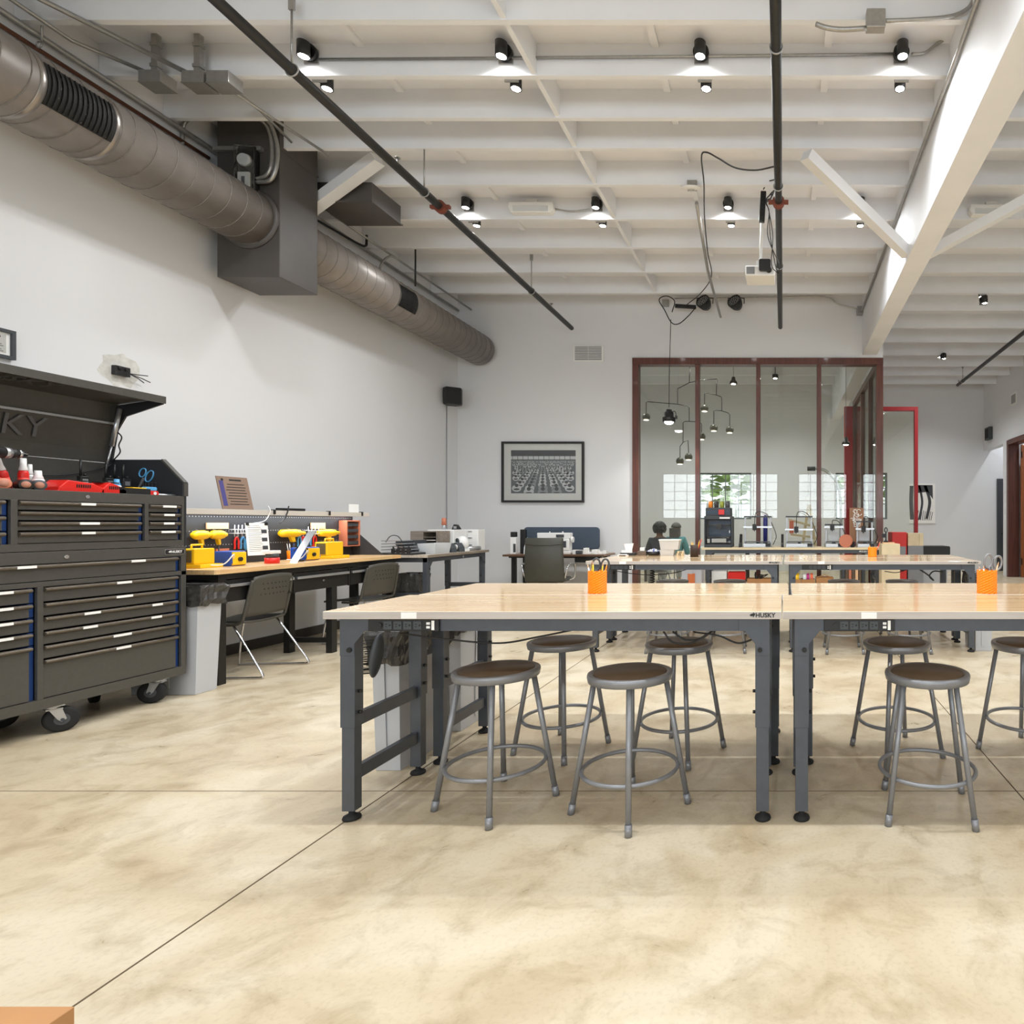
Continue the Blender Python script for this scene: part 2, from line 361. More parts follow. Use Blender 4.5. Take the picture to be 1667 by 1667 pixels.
MB().cyl((5.84, YF-0.03, 1.0), (5.84, YF-0.09, 1.0), 0.028).build('door_knob', M_['black'], d, w=True)
d = bpy.data.objects.new('door_2', None); COL.objects.link(d); d.location = (XR, 13.7, 0); struct(d); d['label'] = 'orange-brown timber door standing open at the right wall'
MB().box(XR-0.03, 14.53, 0, XR+0.23, 14.64, 3.24).box(XR-0.03, 12.74, 0, XR+0.23, 12.85, 3.24).box(XR-0.03, 12.85, 3.13, XR+0.23, 14.53, 3.24).build('door_frame', M_['brown'], d, w=True, bev=0.004)
MB().box(XR+0.235, 14.40, 0.01, XR+1.75, 14.45, 3.12).build('door_leaf', M_['doorw'], d, w=True, bev=0.003)
MB().box(XR+0.231, 14.37, 2.8, XR+0.245, 14.41, 2.95).box(XR+0.231, 14.37, 0.3, XR+0.245, 14.41, 0.45).build('hinge', M_['blackm'], d, w=True)
struct(MB().box(XL, Y0-0.02, 0, XL+0.014, 10.1, 0.10).build('baseboard_left', mat('dark_baseboard', (62, 58, 52), 0.6)))
# wall behind the camera with daylight windows
BW = ((-4.9, -2.9), (-2.2, -0.2), (0.6, 2.6), (3.2, 5.0))
bw = MB(); z0, z1 = 1.45, 3.3
bw.box(XL, Y0-0.2, 0, XR, Y0, z0).box(XL, Y0-0.2, z1, XR, Y0, ZD)
px = XL
for a, b in BW: bw.box(px, Y0-0.2, z0, a, Y0, z1); px = b
bw.box(px, Y0-0.2, z0, XR, Y0, z1); struct(bw.build('wall_behind', M_['wall']))
for i, (a, b) in enumerate(BW): grid_window('window_%d' % (i+4), a, b, Y0-0.1, z0, z1, 4, 5, M_['winf'])
# ------------------------------------------------------------------ glass partitions
def member(parent, name, *a, m='brown'): return MB().box(*a).build(name, M_[m], parent, w=True, bev=0.004)
g = bpy.data.objects.new('window_3', None); COL.objects.link(g); g.location = (-0.42, YB, 0); struct(g)
g['label'] = 'four tall glass panes in a dark timber frame'
za, zb = 3.985, 3.875
member(g, 'frame_post', -2.475, YB-0.03, 0, -2.375, YB+0.13, zb); member(g, 'frame_post', 1.53, YB-0.03, 0, 1.64, YB+0.13, zb)
member(g, 'frame_rail', -2.475, YB-0.035, zb, 1.64, YB+0.135, za); member(g, 'frame_rail', -2.375, YB-0.02, 0, 1.53, YB+0.12, 0.1)
xs = [-2.375, -1.41, -0.41, 0.59, 1.53]
for x in xs[1:4]: member(g, 'mullion', x-0.035, YB-0.02, 0.1, x+0.035, YB+0.12, zb)
for i in range(4):
    a = xs[i] + (0.035 if i else 0); b = xs[i+1] - (0.035 if i < 3 else 0)
    MB().box(a, YB+0.045, 0.1, b, YB+0.055, zb).build('pane', M_['gglass'], g, w=True)
g = bpy.data.objects.new('window_8', None); COL.objects.link(g); g.location = (1.6, 12.0, 0); struct(g)
g['label'] = 'receding glass side wall in dark timber'
member(g, 'frame_rail', 1.55, YB+0.13, zb, 1.64, 13.75, za); member(g, 'frame_rail', 1.55, YB+0.13, 0, 1.64, 13.75, 0.1)
ys = [YB+0.13, 11.2, 12.3, 13.7]
for y in ys[1:]: member(g, 'mullion', 1.55, y-0.045, 0.1, 1.64, y+0.045, zb)
for a, b in zip(ys[:-1], ys[1:]): MB().box(1.59, a, 0.1, 1.60, b-0.045, zb).build('pane', M_['gglass'], g, w=True)
g = bpy.data.objects.new('window_9', None); COL.objects.link(g); g.location = (2.2, 13.9, 0); struct(g)
g['label'] = 'red framed glass partition beyond the timber one'
YR = 13.9; zr = 3.90
member(g, 'frame_post', 1.38, YR-0.1, 0, 1.66, YR+0.05, zr, m='redp'); member(g, 'frame_post', 2.96, YR-0.06, 0, 3.04, YR+0.05, zr, m='redp')
member(g, 'frame_rail', 1.66, YR-0.06, zr-0.09, 2.96, YR+0.05, zr, m='redp')
MB().box(1.66, YR-0.005, 0.02, 2.96, YR+0.005, zr-0.09).build('pane', M_['gglass'], g, w=True)
# ------------------------------------------------------------------ outside
M_['outwall'] = mat('sunlit_white_yard_wall', (240, 240, 238), 0.8)
struct(tag(MB().box(-12, 21.0, 0, 12, 21.2, 1.95).build('trim_3', M_['outwall']), 'white yard wall outside the far windows'))
M_['leaf'] = mat('sunny_foliage', (140, 168, 84), 0.7, 0, 0.35, 3)
lf = MB(); rnd = random.Random(3)
for i in range(5200):
    c = Vector((rnd.uniform(-9, 9), rnd.uniform(22, 25), rnd.uniform(1.6, 6.5)))
    q = Matrix.Rotation(rnd.uniform(0, 6.3), 3, 'Z') @ Matrix.Rotation(rnd.uniform(-1.2, 1.2), 3, 'X'); s_ = rnd.uniform(0.16, 0.36)
    lf.add([c + q @ Vector(p)*s_ for p in ((-1, 0, 0), (0, -0.5, 0.1), (1, 0, 0), (0, 0.5, 0.1))], [(0, 1, 2, 3)])
o = lf.build('hedge_foliage', M_['leaf']); tag(o, 'sunlit green foliage outside the far windows', 'foliage', kind='stuff')
struct(MB().box(-14, YF+0.3, -0.2, 14, 30, 0).build('ground_1', mat('yard_paving', (200, 198, 190), 0.9)))
# ------------------------------------------------------------------ world, lights, camera
w = bpy.data.worlds.new('daylight'); S.world = w; w.use_nodes = True
bg = w.node_tree.nodes['Background']; bg.inputs['Color'].default_value = (0.86, 0.93, 1.0, 1); bg.inputs['Strength'].default_value = 1.6
def light(name, kind, loc, power, rot=(0,0,0), color=(1,1,1), **kw):
    l = bpy.data.lights.new(name, kind); l.energy = power; l.color = color
    for k, v in kw.items(): setattr(l, k, v)
    o = bpy.data.objects.new(name, l); COL.objects.link(o); o.location = loc; o.rotation_euler = rot; return o
for a, b in BW:
    light('window_daylight', 'AREA', ((a+b)/2, Y0-0.35, (1.45+3.3)/2), 85, (R(90), 0, R(0)), (0.88, 0.94, 1.0), shape='RECTANGLE', size=b-a, size_y=1.85)
cam = bpy.data.cameras.new('camera'); co = bpy.data.objects.new('camera', cam); COL.objects.link(co); S.camera = co
co.location = (0, 0, H); co.rotation_euler = (R(90), 0, 0)
cam.sensor_width = 36; cam.sensor_fit = 'HORIZONTAL'; cam.lens = 36*1000/1667
cam.shift_x = -(1275-833.5)/1667; cam.shift_y = (852-833.5)/1667; cam.clip_start = 0.05; cam.clip_end = 200
S.view_settings.view_transform = 'Standard'; S.view_settings.look = 'None'; S.view_settings.gamma = 1; S.view_settings.use_curve_mapping = False
S.view_settings.exposure = 0.38
S.cycles.max_bounces = 10; S.cycles.diffuse_bounces = 5; S.cycles.transparent_max_bounces = 16; S.cycles.use_denoising = True
S.cycles.sample_clamp_indirect = 6; S.cycles.caustics_reflective = False; S.cycles.caustics_refractive = False
# ------------------------------------------------------------------ work tables
TW, TD, TH, TT = 1.928, 0.60, 0.900, 0.033
def husky(mb, size, M, m=0):   # dog-head mark followed by the word on the table edge
    k = size
    mb.text('HUSKY', k, M @ Matrix.Diagonal((1.10, 1.08, 1, 1)), 0.0005, m, bold=0.028)
    x = -2.75*k; hd = [(0, 0.05), (0.25, 0.28), (0.55, 0.34), (0.62, 0.58), (0.78, 0.36), (0.98, 0.42), (0.93, 0.08), (0.72, -0.22), (0.6, -0.42), (0.55, -0.1), (0.3, -0.16), (0.08, -0.08)]
    pts = [M @ Vector((x+a*k*1.0, b*k, 0.0003)) for a, b in hd]; mb.add(pts, [tuple(range(len(pts)))], m)
    return mb
def power_strip(parent, x, y, z, sticker=True):
    ps = MB().box(x, y-0.012, z-0.026, x+0.30, y, z+0.026).build('power_strip', M_['black'], parent, bev=0.003)
    for i in range(4):
        c = x+0.085+i*0.042; o = MB().box(c-0.017, y-0.0145, z-0.017, c+0.017, y-0.012, z+0.017)
        o.box(c-0.010, y-0.0155, z+0.003, c-0.002, y-0.0145, z+0.006, 1).box(c-0.010, y-0.0155, z-0.007, c-0.002, y-0.0145, z-0.004, 1).cyl((c+0.009, y-0.0145, z), (c+0.009, y-0.0155, z), 0.004, n=8, m=1)
        o.build('outlet', [M_['slate'], M_['rubber']], ps)
    MB().cyl((x+0.05, y-0.012, z), (x+0.05, y-0.017, z), 0.011).build('breaker_button', M_['black'], ps)
    u = MB()
    for zz in (-0.008, 0.008): u.box(x+0.249, y-0.015, z+zz-0.005, x+0.264, y-0.012, z+zz+0.005)
    u.build('usb_port', M_['white'], ps)
    if sticker: MB().box(x+0.270, y-0.0135, z-0.020, x+0.282, y-0.012, z+0.020).build('sticker', M_['paper'], ps)
def make_table(TW=TW, topm='oak', logo=True, strip=True):
    t = thing('work_table', 'x', 'table', (0, 0, 0))
    tm = MB().box(-TW/2, 0, TH-TT, TW/2, TD, TH)
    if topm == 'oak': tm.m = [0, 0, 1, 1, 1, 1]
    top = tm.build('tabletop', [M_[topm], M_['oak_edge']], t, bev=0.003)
    if logo: husky(MB(), 0.024, T(TW/2-0.068, -0.0012, TH-TT/2) @ RX(90)).build('logo', M_['black'], top)
    if strip: MB().box(-TW/2+0.33, -0.001, TH-0.030, -TW/2+0.395, 0, TH-0.004).build('price_label', M_['paper'], top)
    za = TH-TT; zb = za-0.055
    f = MB().box(-TW/2+0.05, 0.035, zb, TW/2-0.05, 0.05, za).box(-TW/2+0.05, TD-0.05, zb, TW/2-0.05, TD-0.035, za)
    f.box(-TW/2+0.05, 0.05, zb, -TW/2+0.07, TD-0.05, za).box(TW/2-0.07, 0.05, zb, TW/2-0.05, TD-0.05, za)
    f.build('apron', M_['steel'], t)
    for sx in (-1, 1):
        for sy in (0, 1):
            x0 = sx*(TW/2-0.05); x1 = x0-sx*0.062; a, b = sorted((x0, x1))
            y0, y1 = ((0.033, 0.088) if sy == 0 else (TD-0.088, TD-0.033))
            leg = MB().box(a, y0, 0.40, b, y1, za)
            leg.box(a+0.004, y0+0.004, 0.042, b-0.004, y1-0.004, 0.40)
            yp = (y0-0.003, y0) if sy == 0 else (y1, y1+0.003)
            g = [(x0, za), (x1-sx*0.07, za), (x1-sx*0.07, zb), (x1-sx*0.045, zb), (x1, zb-0.055), (x1, zb-0.105), (x0, zb-0.105)]
            leg.prism(g, yp[0], yp[1], 'y')
            lo = leg.build('leg', M_['steel'], t, bev=0.002)
            ft = MB(); cx, cy = (a+b)/2, (y0+y1)/2
            ft.lathe([(0.0, 0.0), (0.033, 0.0), (0.036, 0.006), (0.033, 0.014), (0.016, 0.022), (0.012, 0.026), (0.012, 0.042), (0, 0.042)], 20, T(cx, cy, 0.0005))
            ft.build('foot', M_['rubber'], lo)
            bt = MB(); yb = yp[0] if sy == 0 else yp[1]; dy = -0.006 if sy == 0 else 0.006
            MB().cyl((x1+sx*0.02, yb, zb-0.08), (x1+sx*0.02, yb+dy, zb-0.08), 0.011, n=6).build('bolt', M_['blackm'], lo)
            for zz in (0.55, 0.46): MB().cyl((x1, cy, zz), (x1-sx*0.012, cy, zz), 0.008, n=6).build('bolt', M_['blackm'], lo)
        xc = sx*(TW/2-0.081)
        for z in (0.42, 0.19): MB().box(xc-0.014, 0.088, z-0.028, xc+0.014, TD-0.088, z+0.028).build('side_rail', M_['steel'], t, bev=0.002)
    if strip: power_strip(t, -TW/2+0.175, 0.035, TH-TT-0.029)
    return t
tb0 = make_table()
cords = {}
def cord(parent, pts, r=0.0045): MB().tube(arc_pts(pts, 8), r, 6).build('power_cord', M_['black'], parent, w=True)
XA = -0.965
rows = [  # x centre, front y, flipped, label
    (-0.971, 2.58, 0, 'nearest butcher block work table, left of the gap, with two stools pushed under'),
    (0.962, 2.58, 0, 'nearest butcher block work table at the right edge, cut off by the frame'),
    (-0.935, 3.20, 1, 'work table behind the near left one, back to back, orange cup at its front edge'),
    (1.010, 3.20, 1, 'work table behind the near right one, back to back, orange cup with scissors'),
    (-0.972, 6.02, 0, 'far work table on the left, dark pencil cup and small boxes along its back'),
    (0.975, 6.02, 0, 'far work table on the right with a plain orange cup and long dark apron'),
    (-0.965, 6.64, 1, 'far left work table of the back row, small white boxes and clear tubs on it'),
    (0.985, 6.64, 1, 'far right work table of the back row, in front of the printer bench')]
tabs = []
for i, (x, y, fl_, lab) in enumerate(rows):
    o = tb0 if i == 0 else copy_tree(tb0)
    o['label'] = lab; o['group'] = 'butcher block work tables'
    o.location = (x, y, 0) if not fl_ else (x, y+TD, 0); o.rotation_euler = (0, 0, PI if fl_ else 0); tabs.append(o)
bpy.context.view_layer.update()
cord(tabs[0], [at(652, 1031, 2.72), at(720, 1040, 2.72), at(812, 1047, 2.75), at(880, 1036, 2.75), at(930, 1026, 2.75)])
cord(tabs[0], [at(1080, 1028, 2.72), at(1095, 1045, 2.72), at(1125, 1047, 2.72), at(1155, 1030, 2.72)])
cord(tabs[0], [at(1095, 1028, 2.74), at(1115, 1041, 2.74), at(1140, 1040, 2.74), at(1160, 1027, 2.74)])
cord(tabs[0], [at(1130, 1029, 2.73), at(1170, 1035, 2.73), at(1202, 1047, 2.73), at(1232, 1038, 2.73)])
cord(tabs[4], [at(1005, 930, 6.3), at(1030, 934, 6.3), at(1060, 936, 6.3), at(1095, 933, 6.3), at(1118, 927, 6.3)])
cord(tabs[5], [at(1440, 930, 6.2), at(1460, 932, 6.2), at(1480, 926, 6.2)])
cord(tabs[5], [at(1496, 926, 6.2), at(1512, 937, 6.2), at(1520, 945, 6.2), at(1513, 938, 6.2), at(1520, 930, 6.2), at(1535, 931, 6.2)], 0.008)
# ------------------------------------------------------------------ stools
SH = 0.612
def make_stool():
    t = thing('stool', 'x', 'stool')
    MB().lathe([(0.0, SH-0.036), (0.172, SH-0.036), (0.182, SH-0.034), (0.186, SH-0.012), (0.184, SH-0.003), (0.178, SH), (0.164, SH), (0.160, SH-0.005), (0, SH-0.005)], 48).build('seat_pan', M_['grey'], t)
    MB().lathe([(0.0, SH-0.0045), (0.159, SH-0.0045), (0.157, SH-0.0015), (0, SH-0.0005)], 48).build('seat_board', M_['board'], t)
    for k in range(4):
        a = PI/2*k; c, s = math.cos(a), math.sin(a)
        lg = MB().cyl((0.155*c, 0.155*s, SH-0.036), (0.248*c, 0.248*s, 0.03), 0.0125, n=14).build('leg', M_['grey'], t)
        MB().cyl((0.2455*c, 0.2455*s, 0.046), (0.2535*c, 0.2535*s, 0.0005), 0.0155, n=14).build('leg_tip', M_['grey'], lg)
    MB().tube(ell((0, 0, 0.185), 0.208, 0.208, 48, ax='z'), 0.0095, 10, True).build('foot_ring', M_['grey'], t)
    return t
st0 = make_stool()
stools = [
    (-1.300, 2.79, 18, 'grey metal stool nearest the left end of the near table'),
    (-0.680, 2.735, 12, 'grey metal stool with brown seat, front and centre, nearest the camera'),
    (0.640, 2.735, 38, 'grey metal stool with dark brown seat under the near right table, nearest there'),
    (-1.245, 3.46, 22, 'grey metal stool behind the leftmost near one, below the back table'),
    (-0.575, 3.40, 20, 'grey metal stool behind the front centre one, black cords hanging over its seat'),
    (0.630, 3.42, 68, 'grey metal stool with lighter brown seat behind the near right one'),
    (1.345, 3.40, 75, 'grey metal stool cut off by the right edge of the photo'),
    (-1.15, 6.15, 42, 'far grey stool under the far left table, left one of its two'),
    (-0.56, 6.15, 48, 'far grey stool under the far left table, right one of its two'),
    (0.60, 6.12, 45, 'far grey stool under the far right table, near its left leg'),
    (1.25, 6.12, 47, 'far grey stool under the far right table, below the hanging cords'),
    (-1.28, 7.10, 20, 'rearmost grey stool on the left, its seat just above the near tabletop line'),
    (-0.62, 7.10, 50, 'rearmost grey stool in front of the red and white crates'),
    (0.70, 7.10, 30, 'rearmost grey stool in front of the upright cartons'),
    (1.37, 7.10, 10, 'rearmost grey stool in front of the plywood pedestal')]
for i, (x, y, a, lab) in enumerate(stools):
    o = st0 if i == 0 else copy_tree(st0)
    o.location = (x, y, 0); o.rotation_euler = (0, 0, R(a)); o['label'] = lab; o['group'] = 'grey metal stools'
# ------------------------------------------------------------------ ceiling spotlights
def make_spot():
    """origin on the joist's face; the lamp hangs on the -y side"""
    t = thing('spotlight', 'x', 'ceiling light')
    MB().box(-0.055, -0.012, -0.075, 0.055, 0, 0.035).build('junction_plate', M_['galv'], t)
    MB().cyl((0, -0.012, 0), (0, -0.045, 0), 0.062, n=28).build('canopy', M_['black'], t)
    MB().lathe([(0.036, 0.03), (0.036, 0.0), (0.044, 0.0), (0.044, 0.11), (0.03, 0.116), (0, 0.116)], 24, T(0.0, -0.085, -0.075)).box(-0.012, -0.05, -0.02, 0.012, -0.04, 0.02).build('lamp_housing', M_['black'], t)
    MB().lathe([(0, 0.001), (0.036, 0.001), (0.036, 0.012), (0, 0.012)], 20, T(0, -0.085, -0.074)).build('lens', M_['lens'], t)
    return t
sp0 = make_spot()
def zc(y): return ZJ+0.17
spots = []
# joist index by Y, x position read on the joist's front face
def row(yj, us, v, names):
    for u, nm in zip(us, names):
        p = at(u, v, yj)
        spots.append((p.x, yj, p.z, 0, nm + ', on the front of its joist'))
        spots.append((p.x+0.02, yj+jt_w, ZJ+0.06, 180, nm + ', low on the back of its joist'))
row(4.80, (508, 824, 1142, 1466), 90, ('black spotlight beside the dark sprinkler pipe', 'lit spotlight left of the diagonal blocking', 'lit spotlight above the near conduit run', 'lit spotlight nearest the big white beam'))
row(7.07, (764, 973, 1186, 1400), 334, ('black spotlight by the red pipe coupling', 'small lit spotlight beside the white fixture', 'small lit spotlight by the round white sensor', 'small lit spotlight behind the diagonal brace'))
spots += [(at(1600, 489, 9.33).x, 9.33, at(1600, 489, 9.33).z, 0, 'lit spotlight beside the right sprinkler pipe, on the front of its joist'),
          (at(1593, 505, 9.6).x, 9.33+jt_w, ZJ+0.06, 180, 'lit spotlight beside the right sprinkler pipe, low on the back of its joist'),
          (at(1535, 580, 12.77).x, 12.77, at(1535, 580, 12.77).z, 0, 'distant dark spotlight above the red frame, on the front of its joist'),
          (at(1530, 592, 12.9).x, 12.77+jt_w, ZJ+0.06, 180, 'distant lit spotlight above the red frame, low on the back of its joist')]
for i, (x, y, z, rz, nm) in enumerate(spots):
    o = sp0 if i == 0 else copy_tree(sp0)
    o.location = (x, y, z); o.rotation_euler = (0, 0, R(rz)); o['label'] = nm; o['group'] = 'ceiling spotlights'
    s = 1 if rz == 0 else -1
    light('spot_lamp', 'SPOT', (x, y-s*0.085, z-0.085), 62, (0, 0, 0), (0.95, 0.975, 1.0), spot_size=R(158), spot_blend=0.9, shadow_soft_size=0.05)
# rows continued out of view above and behind the camera, bare lamps without fixtures
for y, e in ((2.55, 105), (0.2, 36), (-2.1, 40)):
    for x in (-2.9, -1.7, -0.5, 0.6, 3.4):
        light('spot_lamp', 'SPOT', (x, y, 4.72), e, (0, 0, 0), (0.95, 0.975, 1.0), spot_size=R(158), spot_blend=0.9, shadow_soft_size=0.05)
for x, y in ((-3.6, 12.0), (-1.6, 12.0), (0.2, 12.0), (-3.6, 14.6), (-1.6, 14.6), (0.2, 14.6), (3.4, 12.0), (3.6, 14.6), (6.4, 15.6), (6.4, 13.2), (3.4, 5.0), (3.4, 7.4)):  # lamps without fixtures, added to brighten the glass room, aisle and passage
    light('spot_lamp', 'SPOT', (x, y, 4.6), 110, (0, 0, 0), (0.95, 0.975, 1.0), spot_size=R(140), spot_blend=1.0, shadow_soft_size=0.08)
M_['collar'] = mat('bare_steel_collar', (150, 144, 138), 0.3, 0.8)
# ------------------------------------------------------------------ ducts and pipes on the left
DX, DZ, DR = -4.94, H+2.82, 0.25
def duct(name, y0, y1, gy, lab, endcap=True):
    t = thing(name, lab, 'duct', (DX, (y0+y1)/2, DZ-DR))
    prof = []; M = T(DX, 0, DZ) @ RX(-90)          # local z -> +y
    y = y0; body = MB(); n = 40
    prof = [(0, y0), (DR, y0)]
    body.lathe([(0, y0), (DR, y0), (DR, y1), (0, y1)], n, M)
    body.build('duct_body', M_['duct'], t, w=True)
    # spiral lock seam
    pts = []; pitch = 0.155; k = int((y1-y0)/pitch*24)
    for i in range(k+1):
        a = 2*PI*i/24; pts.append((DX+(DR+0.001)*math.cos(a), y0+0.01+(y1-y0-0.02)*i/k, DZ+(DR+0.001)*math.sin(a)))
    MB().tube(pts, 0.004, 5).build('spiral_seam', M_['seam'], t, w=True)
    # register cut into the room side
    L, a0, a1 = (0.40 if gy < 6 else 0.34), -34, 30
    g = MB(); m_ = 12
    def cp(a, y, r): return (DX+r*math.cos(R(a)), y, DZ+r*math.sin(R(a)))
    vs = [cp(a0+(a1-a0)*i/m_, yy, DR+0.004) for yy in (gy-L/2, gy+L/2) for i in range(m_+1)]
    vs += [cp(a0+(a1-a0)*i/m_, yy, DR-0.02) for yy in (gy-L/2, gy+L/2) for i in range(m_+1)]
    q = m_+1
    fs = [(i, i+1, q+i+1, q+i) for i in range(m_)] + [(2*q+i, 3*q+i, 3*q+i+1, 2*q+i+1) for i in range(m_)]
    fs += [(i, 2*q+i, 2*q+i+1, i+1) for i in range(m_)] + [(q+i, q+i+1, 3*q+i+1, 3*q+i) for i in range(m_)] + [(0, q, 3*q, 2*q), (m_, 2*q+m_, 3*q+m_, q+m_)]
    gr = g.add(vs, fs).build('register', M_['rubber'], t, w=True)
    sl = MB()
    for j in range(13):
        yy = gy-L/2+0.02+(L-0.05)*j/12
        sl.tube([cp(a0+2+(a1-a0-4)*i/8, yy, DR+0.009) for i in range(9)], 0.0045, 5)
    sl.build('louvre', M_['blackm'], gr, w=True)
    for yy in (gy-L/2-0.022, gy+L/2+0.022):
        cl = MB().lathe([(DR+0.0012, yy-0.02), (DR+0.0035, yy-0.018), (DR+0.0035, yy+0.018), (DR+0.0012, yy+0.02)], 40, M)
        cl.build('collar', M_['collar'], t, w=True)
    return t
duct('spiral_duct', 1.2, 5.683, 4.12, 'near grey spiral air duct with big black louvred register, entering the plenum box')
duct('spiral_duct', 6.152, 9.98, 7.72, 'far grey spiral air duct leaving the plenum box towards the back corner')
BX0, BX1, BY0, BY1, BZ0 = -5.24, -4.66, 5.685, 6.15, 3.55
pb = thing('duct_plenum', 'tall dark grey sheet metal plenum box hanging at the left wall', 'air duct box', ((BX0+BX1)/2, (BY0+BY1)/2, BZ0))
MB().box(BX0, BY0, BZ0, BX1, BY1, ZD-0.001).build('plenum_body', M_['ductbox'], pb, w=True, bev=0.006)
MB().box(BX0-0.004, BY0-0.006, 4.73, BX1+0.005, BY1+0.004, 4.745).build('seam_flange', M_['ductbox'], pb, w=True)
MB().lathe([(DR+0.002, 0), (DR+0.03, 0), (DR+0.03, 0.012), (DR+0.004, 0.03)], 40, T(DX, BY0, DZ) @ RX(90)).build('duct_flange', M_['ductbox'], pb, w=True)
# smoke detector box with two flexible conduits
c = at(402, 275, 5.64)
sd = thing('duct_smoke_detector', 'clear fronted duct smoke detector on the plenum box, fed by two flexible conduits', 'detector', (c.x, 5.683, c.z-0.21))
MB().box(c.x-0.085, 5.63, c.z-0.205, c.x+0.085, 5.683, c.z+0.205).build('housing', M_['blackm'], sd, w=True, bev=0.008)
MB().cyl((c.x-0.005, 5.63, c.z+0.07), (c.x-0.005, 5.595, c.z+0.07), 0.062, 0.05, 28).build('sensor_dome', M_['white'], sd, w=True)
MB().box(c.x-0.065, 5.615, c.z-0.185, c.x+0.04, 5.63, c.z-0.04).build('label_plate', M_['paper'], sd, w=True)
MB().box(c.x-0.03, 5.6135, c.z-0.15, c.x+0.0, 5.615, c.z-0.08).build('printed_code', M_['grey'], sd, w=True)
MB().box(c.x-0.08, 5.59, c.z-0.20, c.x+0.08, 5.629, c.z+0.20).build('clear_cover', M_['glass'], sd, w=True, bev=0.006)
for pts in (((418, 291), (432, 287), (441, 272), (443, 240), (437, 210), (420, 190)), ((418, 297), (440, 293), (450, 270), (451, 236), (441, 205), (424, 186))):
    MB().tube(arc_pts([at(u, v, 5.64-0.01*i*(i < 3)) for i, (u, v) in enumerate(pts)]), 0.017, 8).build('flexible_conduit', M_['galv'], sd, w=True)
# return air box
rb = thing('air_return_box', 'flat dark brown sheet metal box under the joists behind the plenum', 'air duct box', (-4.47, 6.55, 4.54))
MB().box(-4.80, 6.30, 4.575, -4.22, 6.78, ZJ).build('box_body', M_['ductbox'], rb, w=True, bev=0.004)
MB().box(-4.815, 6.285, 4.560, -4.205, 6.795, 4.575).build('bottom_lip', M_['ductbox'], rb, w=True)
def pipe(name, lab, cat, pts, r, m, group=None, n=10): return tag(MB().tube(pts, r, n).build(name, M_[m]), lab, cat, group)
pipe('wall_pipe', 'thin rusty brown pipe running high along the left wall', 'pipe', [(-5.33, 1.5, 4.66), (-5.33, 5.70, 4.66)], 0.016, 'rust')
pipe('wall_pipe', 'thin dark pipe behind the plenum, turning up into the return box', 'pipe', arc_pts([(-5.30, 6.17, 4.68), (-5.2, 7.0, 4.66), (-5.12, 7.4, 4.64), (-5.1, 7.5, 4.66), (-5.1, 7.52, 4.72), (-5.1, 7.52, 4.80)], 6), 0.014, 'blackm')
cd = 'silver conduits along the left ceiling edge'
pipe('conduit', 'thick silver conduit closest to the left wall, running the whole length', 'conduit', [(-5.29, 1.0, 4.735), (-5.29, 10.0, 4.735)], 0.022, 'galv', cd)
pipe('conduit', 'silver conduit ending at the first junction box near the wall', 'conduit', [(-5.10, 1.0, 4.73), (-5.10, 4.4, 4.73), (-4.90, 4.75, 4.75)], 0.014, 'galv', cd)
pipe('conduit', 'bright silver conduit ending at the second junction box', 'conduit', [(-4.98, 1.0, 4.71), (-4.98, 3.9, 4.73), (-4.60, 4.75, 4.75)], 0.018, 'galv', cd)
pipe('conduit', 'thin silver conduit from the junction boxes past the plenum corner', 'conduit', [(-4.42, 4.83, 4.758), (-4.42, 5.2, 4.758), (-4.50, 5.62, 4.758)], 0.011, 'galv', cd)
pipe('conduit', 'long thin silver rod crossing in front of the plenum top', 'conduit', [at(378, 148, 4.83), at(440, 190, 5.2), at(536, 253, 5.66)], 0.012, 'galv', cd)
pipe('conduit', 'thin silver conduit beside the far spiral duct, upper of the pair', 'conduit', [(-5.08, 6.9, 4.75), (-5.08, 10.0, 4.75)], 0.014, 'galv', cd)
pipe('conduit', 'curved silver conduit dropping onto the far spiral duct', 'conduit', arc_pts([at(652, 425, 8.0), at(636, 417, 7.9), at(622, 428, 7.75), (-5.05, 7.65, 4.33)], 6), 0.014, 'galv', cd)
pipe('conduit', 'curved silver conduit dropping behind the near spiral duct', 'conduit', arc_pts([at(318, 190, 5.45), at(302, 198, 5.45), at(297, 215, 5.45), at(297, 262, 5.45)], 6), 0.016, 'galv', cd)
for u, v, lab in ((259, 133, 'leftmost grey junction box among the silver conduits'), (328, 134, 'middle grey junction box on the bright silver conduit'), (368, 134, 'rightmost grey junction box on the joist by the plenum')):
    p = at(u, v, 4.74); t = thing('junction_box', lab, 'junction box', (p.x, 4.74, p.z-0.05), 0, 'grey junction boxes by the plenum')
    MB().box(-0.085, -0.075, 0, 0.085, 0.055, 0.09).build('box_body', M_['galv'], t, bev=0.003)
    MB().box(-0.088, -0.078, -0.004, 0.088, 0.058, 0.0).build('cover_plate', M_['galv'], t)
    if u < 340:
        MB().box(-0.022, -0.04, 0.091, 0.022, -0.004, 0.395).build('strut_channel', M_['galv'], t)
        MB().box(-0.03, -0.045, 0.30, 0.03, 0.0, 0.325).box(-0.03, -0.045, 0.14, 0.03, 0.0, 0.165).build('pipe_clamp', M_['galv'], t)
t = thing('pipe_hanger', 'thin black rod holding the far spiral duct', 'pipe hanger', (-4.70, 7.85, 4.30))
MB().cyl((-4.70, 7.85, 4.30), (-4.70, 7.85, ZJ-0.001), 0.010).build('rod', M_['blackm'], t, w=True)
t = thing('pipe_hanger', 'short grey hanger with clamp on the rusty brown wall pipe', 'pipe hanger', (-5.27, 4.35, 4.64))
